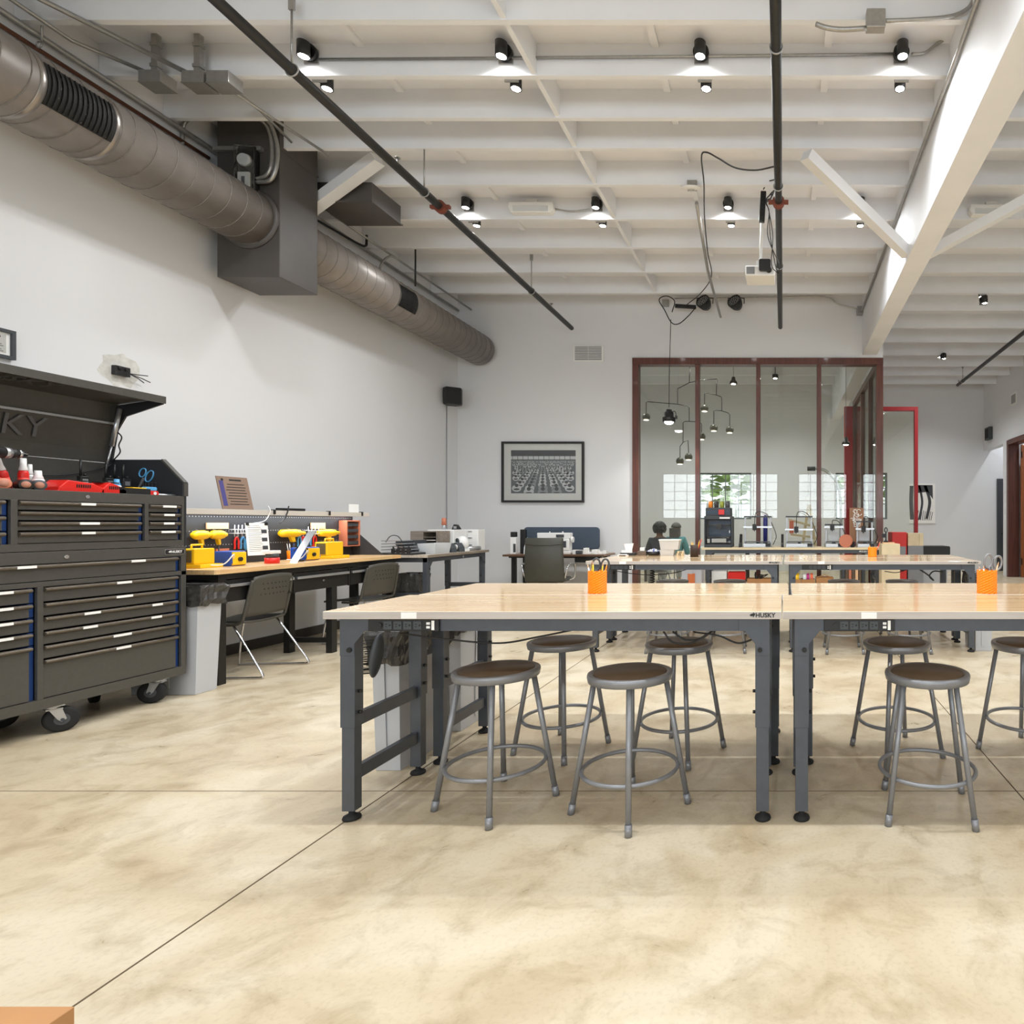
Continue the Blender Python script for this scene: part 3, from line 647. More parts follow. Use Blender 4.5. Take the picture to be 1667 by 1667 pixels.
MB().cyl((-5.25, 4.35, 4.68), (-5.25, 4.35, ZD), 0.007).build('rod', M_['galv'], t, w=True); MB().tube(ell((-5.27, 4.35, 4.66), 0.02, 0.02, 16, ax='y'), 0.005, 6, True).build('clamp', M_['galv'], t, w=True)
# strut channel across the top of the plenum
tag(MB().box(-5.24, 5.64, 4.70, -4.80, 5.68, 4.735).build('strut_channel', M_['galv']), 'short grey strut channel across the top of the plenum', 'bracket')
# ------------------------------------------------------------------ sprinkler pipes
def sprinkler(name, lab, x, z, r, y0, y1, hangs, heads, coup, dx=0.0):
    t = thing(name, lab, 'sprinkler pipe', (x, (y0+y1)/2, z-r))
    MB().cyl((x, y0, z), (x+dx, y1, z), r, n=20).cyl((x+dx, y1, z), (x+dx, y1+0.02, z), r*0.8, n=16).build('pipe', M_['pipe'], t, w=True)
    for y in hangs:
        xx = x+dx*(y-y0)/(y1-y0)
        h = MB().tube(ell((xx, y, z), r+0.006, r+0.006, 24, ax='y'), 0.006, 6, True).cyl((xx, y, z+r+0.01), (xx, y, 4.80), 0.007, n=8).box(xx-0.02, y-0.008, 4.78, xx+0.02, y+0.008, 4.86)
        h.build('hanger', M_['galv'], t, w=True)
    for y in heads:
        xx = x+dx*(y-y0)/(y1-y0)
        MB().cyl((xx, y, z+r-0.003), (xx, y, z+r+0.045), 0.010, n=10).cyl((xx, y, z+r+0.045), (xx, y, z+r+0.05), 0.024, n=14).build('sprinkler_head', M_['galv'], t, w=True)
    for y in coup:
        xx = x+dx*(y-y0)/(y1-y0)
        MB().cyl((xx, y-0.03, z), (xx, y+0.03, z), r+0.022, n=20).box(xx-r-0.06, y-0.018, z-0.015, xx-r-0.015, y+0.018, z+0.015).box(xx+r+0.015, y-0.018, z-0.015, xx+r+0.06, y+0.018, z+0.015).build('coupling', M_['coup'], t, w=True)
    return t
sprinkler('sprinkler_pipe', 'dark sprinkler pipe slanting across the ceiling left of the spotlights', -3.36, H+3.10, 0.036, 1.5, 9.75, (4.2, 5.75, 8.2), (5.35, 8.9), (6.02,))
sprinkler('sprinkler_pipe', 'dark sprinkler pipe hanging straight ahead beside the projector', -0.046, H+3.10, 0.036, 1.5, 9.7, (4.0, 5.65, 7.4), (5.05, 8.85), (5.93,))
sprinkler('sprinkler_pipe', 'dark sprinkler pipe on the right, beyond the big white beam', 4.06, H+3.22, 0.036, 4.0, 14.3, (9.75, 13.9), (9.9, 14.2), ())
# ------------------------------------------------------------------ other ceiling fittings
pipe('conduit', 'grey conduit following the top of the big white beam', 'conduit', [(1.275, 2.0, 4.70), (1.275, 9.95, 4.72)], 0.017, 'galv')
pipe('conduit', 'thin grey conduit linking the near row of spotlights', 'conduit', [(at(520, 97, 4.79).x, 4.788, at(520, 97, 4.79).z), (at(1130, 92, 4.79).x, 4.788, at(1130, 92, 4.79).z), (at(1455, 88, 4.79).x, 4.788, at(1455, 88, 4.79).z)], 0.010, 'galv')
pipe('conduit', 'bent grey conduit from the last near spotlight up to the beam', 'conduit', arc_pts([at(1484, 88, 4.78), at(1505, 86, 4.78), at(1522, 74, 4.78), at(1541, 62, 4.78)], 5), 0.011, 'galv')
pipe('conduit', 'thin conduit between the white fixture and the small spotlight', 'conduit', arc_pts([at(903, 340, 7.05), at(930, 344, 7.05), at(960, 341, 7.05)], 5), 0.009, 'galv')
p = at(1424, 42, 4.27)
t = thing('junction_box', 'grey junction box with a bent conduit stub at the top right of the ceiling', 'junction box', (p.x, 4.26, p.z-0.06))
MB().box(-0.065, -0.06, 0, 0.065, 0.005, 0.125).build('box_body', M_['galv'], t, bev=0.003)
MB().tube(arc_pts([at(1411, 46, 4.23), at(1370, 48, 4.23), at(1345, 45, 4.23), at(1328, 39, 4.23)], 6), 0.016, 8).build('conduit_stub', M_['galv'], t, w=True)
MB().tube(arc_pts([at(1438, 34, 4.23), at(1490, 32, 4.23), at(1545, 27, 4.23), at(1575, 14, 4.23), at(1588, -8, 4.23)], 6), 0.013, 8).build('conduit_run', M_['galv'], t, w=True)
# white emergency fixtures
def fixture(x, y, z, lab):
    t = thing('wall_pack_light', lab, 'ceiling light', (x, y, z), 0, 'white unlit fixtures')
    MB().prism([(-0.26, 0.03), (-0.23, -0.02), (0.23, -0.02), (0.26, 0.03), (0.25, 0.10), (-0.25, 0.10)], -0.09, 0.0, 'y').build('lamp_body', M_['white'], t, bev=0.012)
    MB().box(-0.20, -0.095, -0.012, 0.20, -0.088, 0.05).build('diffuser', M_['clearp'], t, bev=0.002)
    MB().box(-0.06, -0.05, 0.10, 0.06, 0.0, 0.15).build('mount', M_['white'], t)
fixture(at(868, 348, 7.06).x, 7.068, at(868, 348, 7.06).z, 'white unlit emergency fixture left of the diagonal blocking')
fixture(at(1612, 352, 7.06).x, 7.068, at(1612, 352, 7.06).z, 'white unlit emergency fixture beyond the big beam at the right')
p = at(1127, 316, 6.34)
t = thing('ceiling_sensor', 'round white disc sensor on a grey box at a joist', 'sensor', (p.x, 6.34, p.z))
MB().box(-0.05, -0.03, 0.03, 0.05, 0.0, 0.13).build('mount_box', M_['galv'], t)
MB().lathe([(0, 0), (0.05, 0.0), (0.102, 0.012), (0.105, 0.025), (0, 0.03)], 32, T(0, -0.085, 0.0) @ RX(18)).build('disc', M_['white'], t)
MB().tube(ell((0, 0, 0.001), 0.03, 0.03, 24, ax='z'), 0.006, 6, True).move(T(0, -0.085, -0.002) @ RX(18)).build('indicator_ring', M_['alu'], t)
pipe('conduit_drop', 'slanting grey pole from the white disc sensor towards the back wall', 'conduit', [at(1134, 330, 6.5), at(1152, 440, 8.3), at(1173, 516, 9.9)], 0.019, 'galv')
# projector on its pole
pj = thing('projector', 'white projector on a white ceiling pole beside the dark pipe', 'projector', at(1240, 457, 7.0))
MB().cyl(at(1240, 272, 6.41)+Vector((0, 0.55, 0.2)), at(1238, 430, 7.0), 0.018).build('pole', M_['white'], pj, w=True)
a = at(1238, 440, 7.0)
MB().box(a.x-0.165, 6.86, a.z-0.115, a.x+0.165, 7.16, a.z+0.0).build('projector_body', M_['white'], pj, w=True, bev=0.015)
MB().box(a.x-0.045, 6.97, a.z, a.x+0.045, 7.05, a.z+0.10).build('mount', M_['white'], pj, w=True)
v_ = MB()
for i in range(5):
    for k in range(4): v_.box(a.x-0.145+i*0.017, 6.851, a.z-0.04-k*0.016, a.x-0.134+i*0.017, 6.86, a.z-0.030-k*0.016)
MB().box(a.x-0.15, 6.853, a.z-0.098, a.x-0.06, 6.86, a.z-0.018).build('vent_grille', M_['grey'], pj, w=True)
MB().cyl((a.x+0.10, 6.86, a.z-0.06), (a.x+0.10, 6.83, a.z-0.06), 0.03).build('lens', M_['blackm'], pj, w=True)
mb_ = tag(MB().prism(rrect(0.13, 0.13, 0.02), 6.80, 6.826, 'y').move(T(a.x+0.055, 0, a.z-0.02)).build('media_box', M_['black']), 'small square black media box hanging on the projector front', 'media player')
def strip(name, lab, p0, p1, grp=None):
    p0, p1 = Vector(p0), Vector(p1); t = thing(name, lab, 'power strip', (p0+p1)/2, 0, grp)
    MB().beam(p0, p1, 0.06, 0.04, (0, 1, 0)).build('strip_body', M_['black'], t, w=True, bev=0.006)
    d_ = (p1-p0); o = MB()
    for i in range(5):
        c = p0+d_*(0.15+0.16*i); o.obox(c+Vector((0, -0.022, 0)), (0.026, 0.006, 0.026))
    o.build('outlet_row', M_['blackm'], t, w=True)
    return t
s1 = strip('power_strip', 'black power strip hanging vertically beside the central dark pipe', at(1243, 312, 6.6), at(1240, 362, 6.6))
MB().tube(arc_pts([at(1243, 308, 6.6), at(1250, 296, 6.4), at(1264, 291, 6.2), at(1271, 280, 6.0)]), 0.007).build('cord', M_['black'], s1, w=True)
for k in range(3): MB().tube(arc_pts([at(1246, 325, 6.58), at(1256+k*2, 316-k*3, 6.56), at(1254, 323+k, 6.56), at(1247, 327+k*2, 6.58), at(1252, 345, 6.58), at(1258-k*4, 385, 6.7), at(1256+k*6, 430, 6.8), at(1266, 445, 6.85)]), 0.005, 6).build('cable', M_['black'], s1, w=True)
pipe('hanging_cable', 'black cable looping from the central pipe over a joist and down', 'cable', arc_pts([at(1261, 271, 5.5), at(1230, 277, 5.5), at(1197, 273, 5.5), at(1170, 258, 5.5), at(1150, 248, 5.5), at(1142, 256, 5.55), at(1146, 300, 6.1), at(1147, 355, 6.9), at(1152, 410, 7.75), at(1158, 450, 8.5), at(1140, 478, 9.2), at(1118, 496, 9.8)]), 0.007, 'black')
# black stage lamps on the back wall below the last joist
def par(u, v, lab):
    p = at(u, v, 9.8); t = thing('stage_lamp', lab, 'stage light', p, 0, 'round black stage lamps'); M = RZ(-28) @ RX(66)
    MB().lathe([(0, -0.10), (0.06, -0.10), (0.10, -0.04), (0.118, 0.03), (0.118, 0.07), (0.10, 0.07), (0.10, 0.055), (0, 0.055)], 10, M, sm=False).build('lamp_housing', M_['black'], t)
    dd = MB()
    for r_, n_ in ((0.0, 1), (0.03, 6), (0.06, 12), (0.085, 16)):
        for i in range(n_):
            q = M @ Vector((r_*math.cos(2*PI*i/n_), r_*math.sin(2*PI*i/n_), 0.058)); dd.ball(q, 0.009, n=6)
    dd.build('lens_array', M_['alu'], t)
    MB().tube([(-0.13, 0, 0), (-0.13, 0.06, 0.10), (0.0, 0.1, 0.14), (0.13, 0.06, 0.10), (0.13, 0, 0)], 0.008, 6).build('yoke', M_['black'], t)
par(1147, 494, 'left round black stage lamp below the last joist'); par(1198, 494, 'right round black stage lamp below the last joist')
s2 = strip('power_strip', 'black power strip lying along the back wall beside the stage lamps', at(1099, 498, 9.85), at(1133, 500, 9.85))
MB().tube(arc_pts([at(1133, 500, 9.84), at(1120, 515, 9.8), at(1105, 527, 9.8), at(1093, 525, 9.8), at(1082, 505, 9.8), at(1073, 488, 9.8), at(1085, 482, 9.8), at(1098, 490, 9.8), at(1094, 508, 9.8)]), 0.008).build('cord', M_['black'], s2, w=True)
pipe('conduit', 'thin grey conduit along the top of the back wall to the beam', 'conduit', arc_pts([at(1098, 486, 10.05), at(1250, 484, 10.05), at(1340, 483, 10.05), at(1365, 495, 10.05), at(1398, 503, 10.05)], 6), 0.011, 'galv')
p = at(1401, 505, 10.0); tag(MB().box(p.x-0.06, 9.97, p.z-0.06, p.x+0.05, 10.09, p.z+0.06).build('junction_box', M_['galv'], bev=0.004), 'small grey junction box where beam and back wall meet', 'junction box')
p = at(1082, 491, 10.0); tag(MB().box(p.x-0.055, 10.05, p.z-0.055, p.x+0.055, 10.095, p.z+0.055).build('junction_box', M_['galv'], bev=0.004), 'small grey outlet box on the back wall beside the coiled cords', 'junction box')
# pendant work lamp hanging in front of the glass
a = at(1089, 684, 9.7)
t = thing('pendant_lamp', 'black factory pendant lamp hanging on a cord before the first glass pane', 'pendant light', a)
MB().tube([at(1092, 520, 9.75), at(1089.5, 610, 9.72), a+Vector((0, 0, 0.20))], 0.006, 6).build('cord', M_['black'], t, w=True)
MB().lathe([(0.075, -0.03), (0.10, -0.03), (0.102, 0.04), (0.075, 0.05), (0.072, 0.12), (0.05, 0.135), (0.045, 0.165), (0, 0.165)], 24).build('lamp_housing', M_['black'], t)
MB().ball((0, 0, -0.03), 0.07, (1, 1, 0.55), 20, z1=0.3).build('lens', M_['lens'], t)
MB().tube(ell((0, 0, 0.185), 0.02, 0.02, 14, ax='y'), 0.004, 6, True).build('hook', M_['alu'], t)
MB().tube(arc_pts([(0.05, 0, 0.13), (0.09, 0, 0.14), (0.11, 0, 0.10), (0.115, 0, 0.05)]), 0.006, 6).box(0.10, -0.02, 0.02, 0.13, 0.02, 0.07).build('side_knob', M_['black'], t)
light('spot_lamp', 'SPOT', a+Vector((0, 0, -0.09)), 40, (0, 0, 0), (1, 0.96, 0.9), spot_size=R(130), spot_blend=0.5, shadow_soft_size=0.06)
# ------------------------------------------------------------------ walls: things hung on them
p = at(737, 645, 9.7)
t = thing('wall_speaker', 'black wall speaker high in the left back corner', 'speaker', (p.x, p.y, p.z), R(35))
MB().prism([(-0.11, -0.10), (0.11, -0.10), (0.14, 0.0), (0.07, 0.14), (-0.07, 0.14), (-0.14, 0.0)], -0.14, 0.13, 'z').build('cabinet', M_['black'], t, bev=0.02)
MB().box(-0.10, -0.108, -0.12, 0.10, -0.10, 0.11).build('grille', M_['rubber'], t, bev=0.01)
MB().box(-0.03, 0.14, -0.03, 0.03, 0.2, 0.03).build('bracket', M_['black'], t)
pipe('speaker_cable', 'thin pale cable running down the wall from the corner speaker', 'cable', [(-5.34, 9.75, 3.15), (-5.34, 9.75, 0.102)], 0.005, 'grey')
t = thing('air_vent', 'white slotted air vent on the back wall, left of the glass', 'vent', at(958, 589, 10.09))
w_, h_ = 0.50, 0.265
MB().box(-w_/2, -0.012, 0, w_/2, 0.005, h_).build('vent_plate', M_['white'], t, bev=0.003)
s_ = MB()
for k in range(9): s_.box(-w_/2+0.03, -0.016, 0.028+k*0.0255, -0.003, -0.0121, 0.040+k*0.0255); s_.box(0.003, -0.016, 0.028+k*0.0255, w_/2-0.03, -0.0121, 0.040+k*0.0255)
s_.build('slot_pattern', mat('vent_slot_grey', (120, 122, 124), 0.7), t)
t = thing('air_vent', 'small white air vent high on the right wall', 'vent', (XR-0.006, 14.25, at(1656, 650, 14.2).z-0.12))
MB().box(-0.006, -0.18, 0, 0.006, 0.18, 0.28).build('vent_plate', M_['white'], t); MB().box(-0.009, -0.13, 0.04, -0.006, 0.13, 0.24).build('slot_pattern', M_['galv'], t)
t = thing('exit_box', 'dark square sign box on the right wall above the passage', 'sign box', (XR-0.05, 15.85, at(1613, 716, 15.85).z))
MB().box(-0.05, -0.17, 0, 0.05, 0.17, 0.32).build('box_body', M_['slate'], t, bev=0.006); MB().box(-0.054, -0.13, 0.04, -0.05, 0.13, 0.28).build('face_panel', M_['rubber'], t)
t = thing('light_switch', 'white switch plates on the wall strip beside the timber door', 'switch', (XR-0.004, 14.78, 1.35))
for z in (0, 0.28, 0.5): MB().box(-0.004, -0.045, z, 0.004, 0.045, z+0.13).build('switch_plate', M_['white'], t, bev=0.002)
# framed crowd photograph on the back wall
fx0, fx1, fz0, fz1 = at(817, 0, 10.08).x, at(951, 0, 10.08).x, at(0, 818, 10.08).z, at(0, 719, 10.08).z
cx, w_, h_ = (fx0+fx1)/2, fx1-fx0, fz1-fz0
t = thing('framed_photograph', 'black framed monochrome photo of rows of seated workers on the back wall', 'picture', (cx, 10.085, fz0))
b_ = 0.035
MB().box(-w_/2, -0.03, 0, w_/2, 0.012, b_).box(-w_/2, -0.03, h_-b_, w_/2, 0.012, h_).box(-w_/2, -0.03, b_, -w_/2+b_, 0.012, h_-b_).box(w_/2-b_, -0.03, b_, w_/2, 0.012, h_-b_).build('frame', M_['black'], t)
MB().box(-w_/2+b_, -0.004, b_, w_/2-b_, 0.010, h_-b_).build('mount_board', M_['paper'], t)
px0, px1, pz0, pz1 = -w_/2+0.15, w_/2-0.14, 0.15, h_-0.14
pm = [mat('photo_grey', (92, 98, 104), 0.4), mat('photo_dark', (46, 50, 56), 0.4), mat('photo_light', (214, 216, 218), 0.4), mat('photo_mid', (150, 154, 158), 0.4)]
ph = MB().box(px0, -0.006, pz0, px1, -0.004, pz1, 0)
ph.box(px0, -0.0062, pz1-0.09, px1, -0.006, pz1, 1).box(px0, -0.0062, pz1-0.15, px1, -0.006, pz1-0.10, 2)
for i in range(12): ph.box(px0+0.02+i*0.086, -0.0064, pz1-0.16, px0+0.028+i*0.086, -0.0062, pz1-0.09, 1)
rr = random.Random(11)
for k in range(16):                 # rows shrink towards the horizon
    f = (k/15)**1.5; z = pz0+0.02+(pz1-0.20-pz0)*(1-(1-k/15)**1.9)*1.0; s = 0.105*(1-k/15)**1.6+0.012
    n = int((px1-px0)/(s*2.0))
    for i in range(-n//2, n//2+1):
        x = i*s*2.0+(rr.random()-0.5)*s*0.25
        if x-s*0.8 < px0+0.003 or x+s*0.8 > px1-0.003: continue
        c = rr.choice((2, 2, 3)); y = -0.0065-0.0001*(15-k)
        ph.add([(x+s*0.75*math.cos(a), y, max(pz0+0.003, z+s*0.55*math.sin(a))) for a in [2*PI*j/10 for j in range(10)]], [tuple(range(10))], c)
        ph.add([(x+s*0.3*math.cos(a), y-0.00005, z+s*0.45+s*0.28*math.sin(a)) for a in [2*PI*j/8 for j in range(8)]], [tuple(range(8))], 1)
        ph.add([(x+s*0.5*math.cos(a), y-0.00005, max(pz0+0.003, z-s*0.15+s*0.16*math.sin(a))) for a in [2*PI*j/8 for j in range(8)]], [tuple(range(8))], 1)
ph.build('photo_print', pm, t)
MB().box(-w_/2+b_, -0.022, b_, w_/2-b_, -0.020, h_-b_).build('glazing', M_['glass'], t)
# small framed certificate on the left wall, cut by the photo's edge
t = thing('framed_certificate', 'grey framed certificate on the left wall, cut by the photo edge', 'picture', (XL+0.012, 4.05, 2.40), R(90))
b_ = 0.022
MB().box(-0.21, -0.02, 0, 0.21, 0.008, b_).box(-0.21, -0.02, 0.20-b_, 0.21, 0.008, 0.20).box(-0.21, -0.02, b_, -0.21+b_, 0.008, 0.20-b_).box(0.21-b_, -0.02, b_, 0.21, 0.008, 0.20-b_).build('frame', M_['slate'], t)
MB().box(-0.188, -0.004, 0.022, 0.188, 0.006, 0.178).build('mount_board', M_['paper'], t)
c_ = MB().box(-0.165, -0.006, 0.036, 0.165, -0.004, 0.164)
for k in range(6): c_.box(0.09, -0.0065, 0.045+k*0.012, 0.15-0.01*(k % 3), -0.006, 0.049+k*0.012, 1)
c_.ball((0.125, -0.006, 0.145), 0.011, (1, 0.1, 1), 12, 1).box(0.0, -0.0065, 0.11, 0.08, -0.006, 0.16, 1).build('certificate', [mat('grey_print', (186, 186, 180), 0.6), M_['black']], t)
# bare electrical box with cut wires
p = Vector((XL+0.02, 5.35*1000/(1275-193), 0)); p.z = at(193, 612, p.y).z
t = thing('electrical_box', 'small black electrical box with cut wires in a patch of bare wall', 'electrical box', p)
MB().box(-0.02, -0.055, 0, 0.02, 0.055, 0.075).cyl((0.02, -0.03, 0.055), (0.032, -0.03, 0.055), 0.012, n=10).cyl((0.02, 0.02, 0.055), (0.032, 0.02, 0.055), 0.012, n=10).build('box_body', M_['black'], t, bev=0.004)
for a_, b_ in ((0.12, 0.03), (0.14, -0.02), (0.09, -0.035)): MB().tube([(0.01, 0.05, 0.03), (0.03, 0.05+a_*0.6, 0.02+b_*0.5), (0.04, 0.05+a_, 0.01+b_)], 0.004, 6).build('cut_wire', M_['black'], t)
rp = MB(); rr = random.Random(5); rp.add([(-0.0195, 0.16*(0.75+0.4*rr.random())*math.cos(a), 0.05+0.14*(0.75+0.4*rr.random())*math.sin(a)) for a in [2*PI*i/18 for i in range(18)]], [tuple(range(18))])
rp.build('plaster_patch', mat('patched_plaster', (206, 205, 200), 0.9, 0, 0.12, 25), t)
# big black-and-white print on the far wall behind the red frame
x0, x1, z0, z1 = 3.36, 4.05, H+0.0, H+0.065*16.3
t = thing('art_print', 'black and white brush stroke print on the far wall beside the red frame', 'picture', ((x0+x1)/2, YF-0.005, z0))
MB().box(x0, YF-0.03, z0, x1, YF-0.004, z1).build('print_board', M_['paper'], t, w=True)
s_ = MB(); y = YF-0.032
def stroke(pts, w): 
    P = arc_pts([(a, y, b) for a, b in pts], 6); vs = [q+Vector((-w, 0, 0)) for q in P]+[q+Vector((w, 0, 0)) for q in P]; n = len(P)
    s_.add(vs, [(i, i+1, n+i+1, n+i) for i in range(n-1)])
stroke([(3.62, z1-0.04), (3.68, z1-0.3), (3.70, z0+0.5), (3.62, z0+0.1)], 0.03); stroke([(3.78, z1-0.05), (3.88, z1-0.35), (3.90, z0+0.5), (3.82, z0+0.12)], 0.04)
stroke([(3.42, z1-0.06), (3.41, z1-0.5), (3.43, z0+0.1)], 0.05); s_.add([(3.56, y, z1-0.04), (3.98, y, z1-0.04), (3.99, y, z1-0.42), (3.85, y, z1-0.22), (3.58, y, z1-0.25)], [(0, 1, 2, 3, 4)])
for k in range(9): s_.add([(3.55+k*0.047+dx_, y-0.0002, z0+zz) for dx_, zz in ((0, 0.08), (0.018, 0.08), (0.06, 0.34-0.02*(k % 3)), (0.045, 0.34-0.02*(k % 3)))], [(0, 1, 2, 3)])
s_.build('brush_strokes', mat('print_ink', (58, 60, 64), 0.5), t, w=True)
# ------------------------------------------------------------------ rolling tool cabinet and top chest (fronts face the room, +x)
CX0, CX1, CY0, CY1 = -4.95, -4.37, 2.66, 4.495
M_['coral'] = mat('coral_plastic', (225, 70, 60), 0.4)
M_['tag'] = mat('white_drawer_sticker', (235, 235, 232), 0.6)
def drawer(parent, y0, y1, z0, z1, tags=(), gap=0.035):
    """full-width rolled pull along the top edge; slide at the far end has reflected blue light in its colour"""
    d = MB().box(CX1-0.30, y0+0.004, z0+0.004, CX1-0.006, y1-gap, z1-0.014).build('drawer', M_['chest'], parent, w=True, bev=0.002)
    zt = z1-0.006
    MB().prism([(CX1-0.008, zt-0.022), (CX1+0.004, zt-0.024), (CX1+0.014, zt-0.016), (CX1+0.016, zt-0.008), (CX1+0.006, zt), (CX1-0.008, zt)], y0+0.002, y1-gap+0.004, 'y').build('pull', M_['pull'], d, w=True, bev=0.002)
    MB().box(CX1-0.25, y1-gap+0.006, z0+0.002, CX1-0.022, y1-0.003, z1-0.004).build('slide', M_['blue_reflex'], d, w=True)
    for ty, tw in tags:
        MB().box(CX1+0.0125, ty-tw/2, zt-0.017, CX1+0.0172, ty+tw/2, zt-0.002).build('sticker', M_['tag'], d, w=True)
    return d
cab = thing('tool_cabinet', 'dark grey rolling tool cabinet on casters with many wide drawers', 'tool cabinet', ((CX0+CX1)/2, (CY0+CY1)/2, 0))
body = MB()
body.box(CX0, CY0, 0.171, CX0+0.01, CY1, 1.102).box(CX0+0.01, CY0, 0.171, CX1-0.01, CY0+0.02, 1.102).box(CX0+0.01, CY1-0.02, 0.171, CX1-0.01, CY1, 1.102)
body.box(CX0+0.01, CY0+0.02, 0.171, CX1-0.02, CY1-0.02, 0.20).box(CX0+0.01, CY0+0.02, 1.09, CX1-0.01, CY1-0.02, 1.102)
# front frame: bottom rail, top rail, mid rail, posts
body.box(CX1-0.02, CY0, 0.171, CX1, CY1, 0.232).box(CX1-0.02, CY0, 1.032, CX1, CY1, 1.102).box(CX1-0.02, CY0, 0.895, CX1, CY1, 0.925)
body.box(CX1-0.02, CY0, 0.232, CX1, CY0+0.03, 1.032).box(CX1-0.02, CY1-0.035, 0.232, CX1, CY1, 1.032).box(CX1-0.02, 3.600, 0.232, CX1, 3.630, 0.895)
body.box(CX1-0.32, CY0+0.02, 0.20, CX1-0.31, CY1-0.02, 1.09)
body.build('cabinet_body', M_['chest'], cab, w=True, bev=0.002)
def yu(u, x=CX1): return -x*1000/(1275-u)
drawer(cab, CY0+0.03, CY1-0.035, 0.925, 1.032, ((yu(40), 0.09), (yu(222), 0.09)))
zs_ = [0.895, 0.803, 0.72, 0.634, 0.55, 0.466, 0.232]
tg = [((yu(199), 0.09),), ((yu(199.5), 0.10),), ((yu(147), 0.09), (yu(253), 0.07)), ((yu(143.5), 0.08), (yu(251.5), 0.07)), ((yu(196), 0.11),), ((yu(198), 0.09),)]
for k in range(6): drawer(cab, 3.630, CY1-0.035, zs_[k+1], zs_[k], tg[k])
zs_ = [0.895, 0.803, 0.718, 0.634, 0.555, 0.232]
for k in range(5): drawer(cab, CY0+0.03, 3.600, zs_[k+1], zs_[k], ((yu(1), 0.09),) if k < 4 else ())
lg = MB().prism([(a, b) for a, b in rrect(0.145, 0.042, 0.014)], 0, 0.004, 'z').move(T(CX1, yu(284), 1.066) @ RZ(90) @ RX(90)).build('badge', M_['chrome'], cab, w=True)
MB().prism(rrect(0.137, 0.034, 0.011), 0.004, 0.005, 'z').move(T(CX1, yu(284), 1.066) @ RZ(90) @ RX(90)).build('badge_field', M_['black'], lg, w=True)
husky(MB(), 0.022, T(CX1+0.0056, yu(284)+0.012, 1.066) @ RZ(90) @ RX(90)).build('badge_text', M_['white'], lg, w=True)
MB().cyl((CX1, yu(107.5), 1.066), (CX1+0.006, yu(107.5), 1.066), 0.012).build('lock', M_['chrome'], cab, w=True)
def caster(x, y, rot):
    c = MB().box(-0.045, -0.045, 0.163, 0.045, 0.045, 0.171).cyl((0, 0, 0.150), (0, 0, 0.163), 0.036).prism([(-0.02, 0.15), (0.035, 0.15), (0.055, 0.08), (0.035, 0.065), (0.018, 0.08)], -0.034, -0.028, 'y').prism([(-0.02, 0.15), (0.035, 0.15), (0.055, 0.08), (0.035, 0.065), (0.018, 0.08)], 0.028, 0.034, 'y').box(-0.03, -0.034, 0.142, 0.04, 0.034, 0.150)
    M = T(x, y, 0) @ RZ(rot); c.move(M); o = c.build('caster', M_['alu'], cab, w=True)
    w_ = MB().lathe([(0, -0.024), (0.03, -0.024), (0.062, -0.022), (0.076, -0.019), (0.0765, 0), (0.076, 0.019), (0.062, 0.022), (0.03, 0.024), (0, 0.024)], 32, T(0.037, 0, 0.077) @ RX(90)).move(M); wo = w_.build('wheel', M_['rubber'], o, w=True)
    h_ = MB().cyl((0.037, -0.026, 0.077), (0.037, 0.026, 0.077), 0.034, n=24).cyl((0.037, -0.040, 0.077), (0.037, 0.040, 0.077), 0.009, n=10).move(M); h_.build('hub', M_['slate'], wo, w=True)
for x, y, r in ((-4.43, 3.72, 60), (-4.43, 4.36, 200), (-4.88, 3.78, 60), (-4.86, 4.34, 150), (-4.43, 2.8, 80), (-4.86, 2.8, 80)): caster(x, y, r)
# top chest
ZT0, ZT1 = 1.106, 1.468
M_['emb'] = mat('embossed_grey', (104, 104, 106), 0.4, 0.4)
ch = thing('tool_chest', 'dark grey top chest with open lid standing on the rolling tool cabinet', 'tool chest', ((CX0+CX1)/2, (CY0+CY1)/2, ZT0))
b = MB(); FZ = 1.464
b.box(CX0, CY0, ZT0, CX0+0.01, CY1-0.012, 1.71).box(CX0+0.01, CY0+0.012, ZT0, CX1-0.02, CY1-0.012, ZT0+0.03).box(CX0+0.01, CY0+0.012, FZ-0.012, CX1-0.02, CY1-0.012, FZ)
b.box(CX1-0.02, CY0, 1.405, CX1, CY1, ZT1).box(CX1-0.02, CY0, ZT0, CX1, CY1, 1.15).box(CX1-0.02, CY1-0.03, 1.15, CX1, CY1, 1.405).box(CX1-0.02, CY0, 1.15, CX1, CY0+0.03, 1.405)
b.box(CX1-0.02, 3.476, 1.15, CX1, 3.508, 1.405).box(CX1-0.02, 4.206, 1.15, CX1, 4.232, 1.405).box(CX1-0.32, CY0+0.012, ZT0+0.03, CX1-0.31, CY1-0.012, FZ-0.012)
b.build('chest_body', M_['chest'], ch, w=True, bev=0.002)
sp_ = [(CX0+0.0, ZT0), (CX1+0.003, ZT0), (CX1+0.003, 1.565), (-4.53, 1.735), (CX0, 1.735)]
for y in (CY0, CY1-0.012):
    o = MB().prism(sp_, y, y+0.012, 'y').build('side_panel', M_['chestin'], ch, w=True)
    MB().beam((CX1+0.002, y+0.006, ZT1), (CX1+0.002, y+0.006, 1.565), 0.03, 0.012, (1, 0, 0)).beam((CX1+0.002, y+0.006, 1.565), (-4.53, y+0.006, 1.735), 0.03, 0.012, (1, 0, 1)).build('rim', M_['chest'], o, w=True)
zr_ = [1.405, 1.345, 1.285, 1.225, 1.15]
tgm = [(yu(140.5), 0.08), None, (yu(142.5), 0.11), (yu(140.5), 0.075)]; tgr = [(yu(273), 0.095), (yu(272.5), 0.075), (yu(272), 0.075), (yu(271), 0.10)]
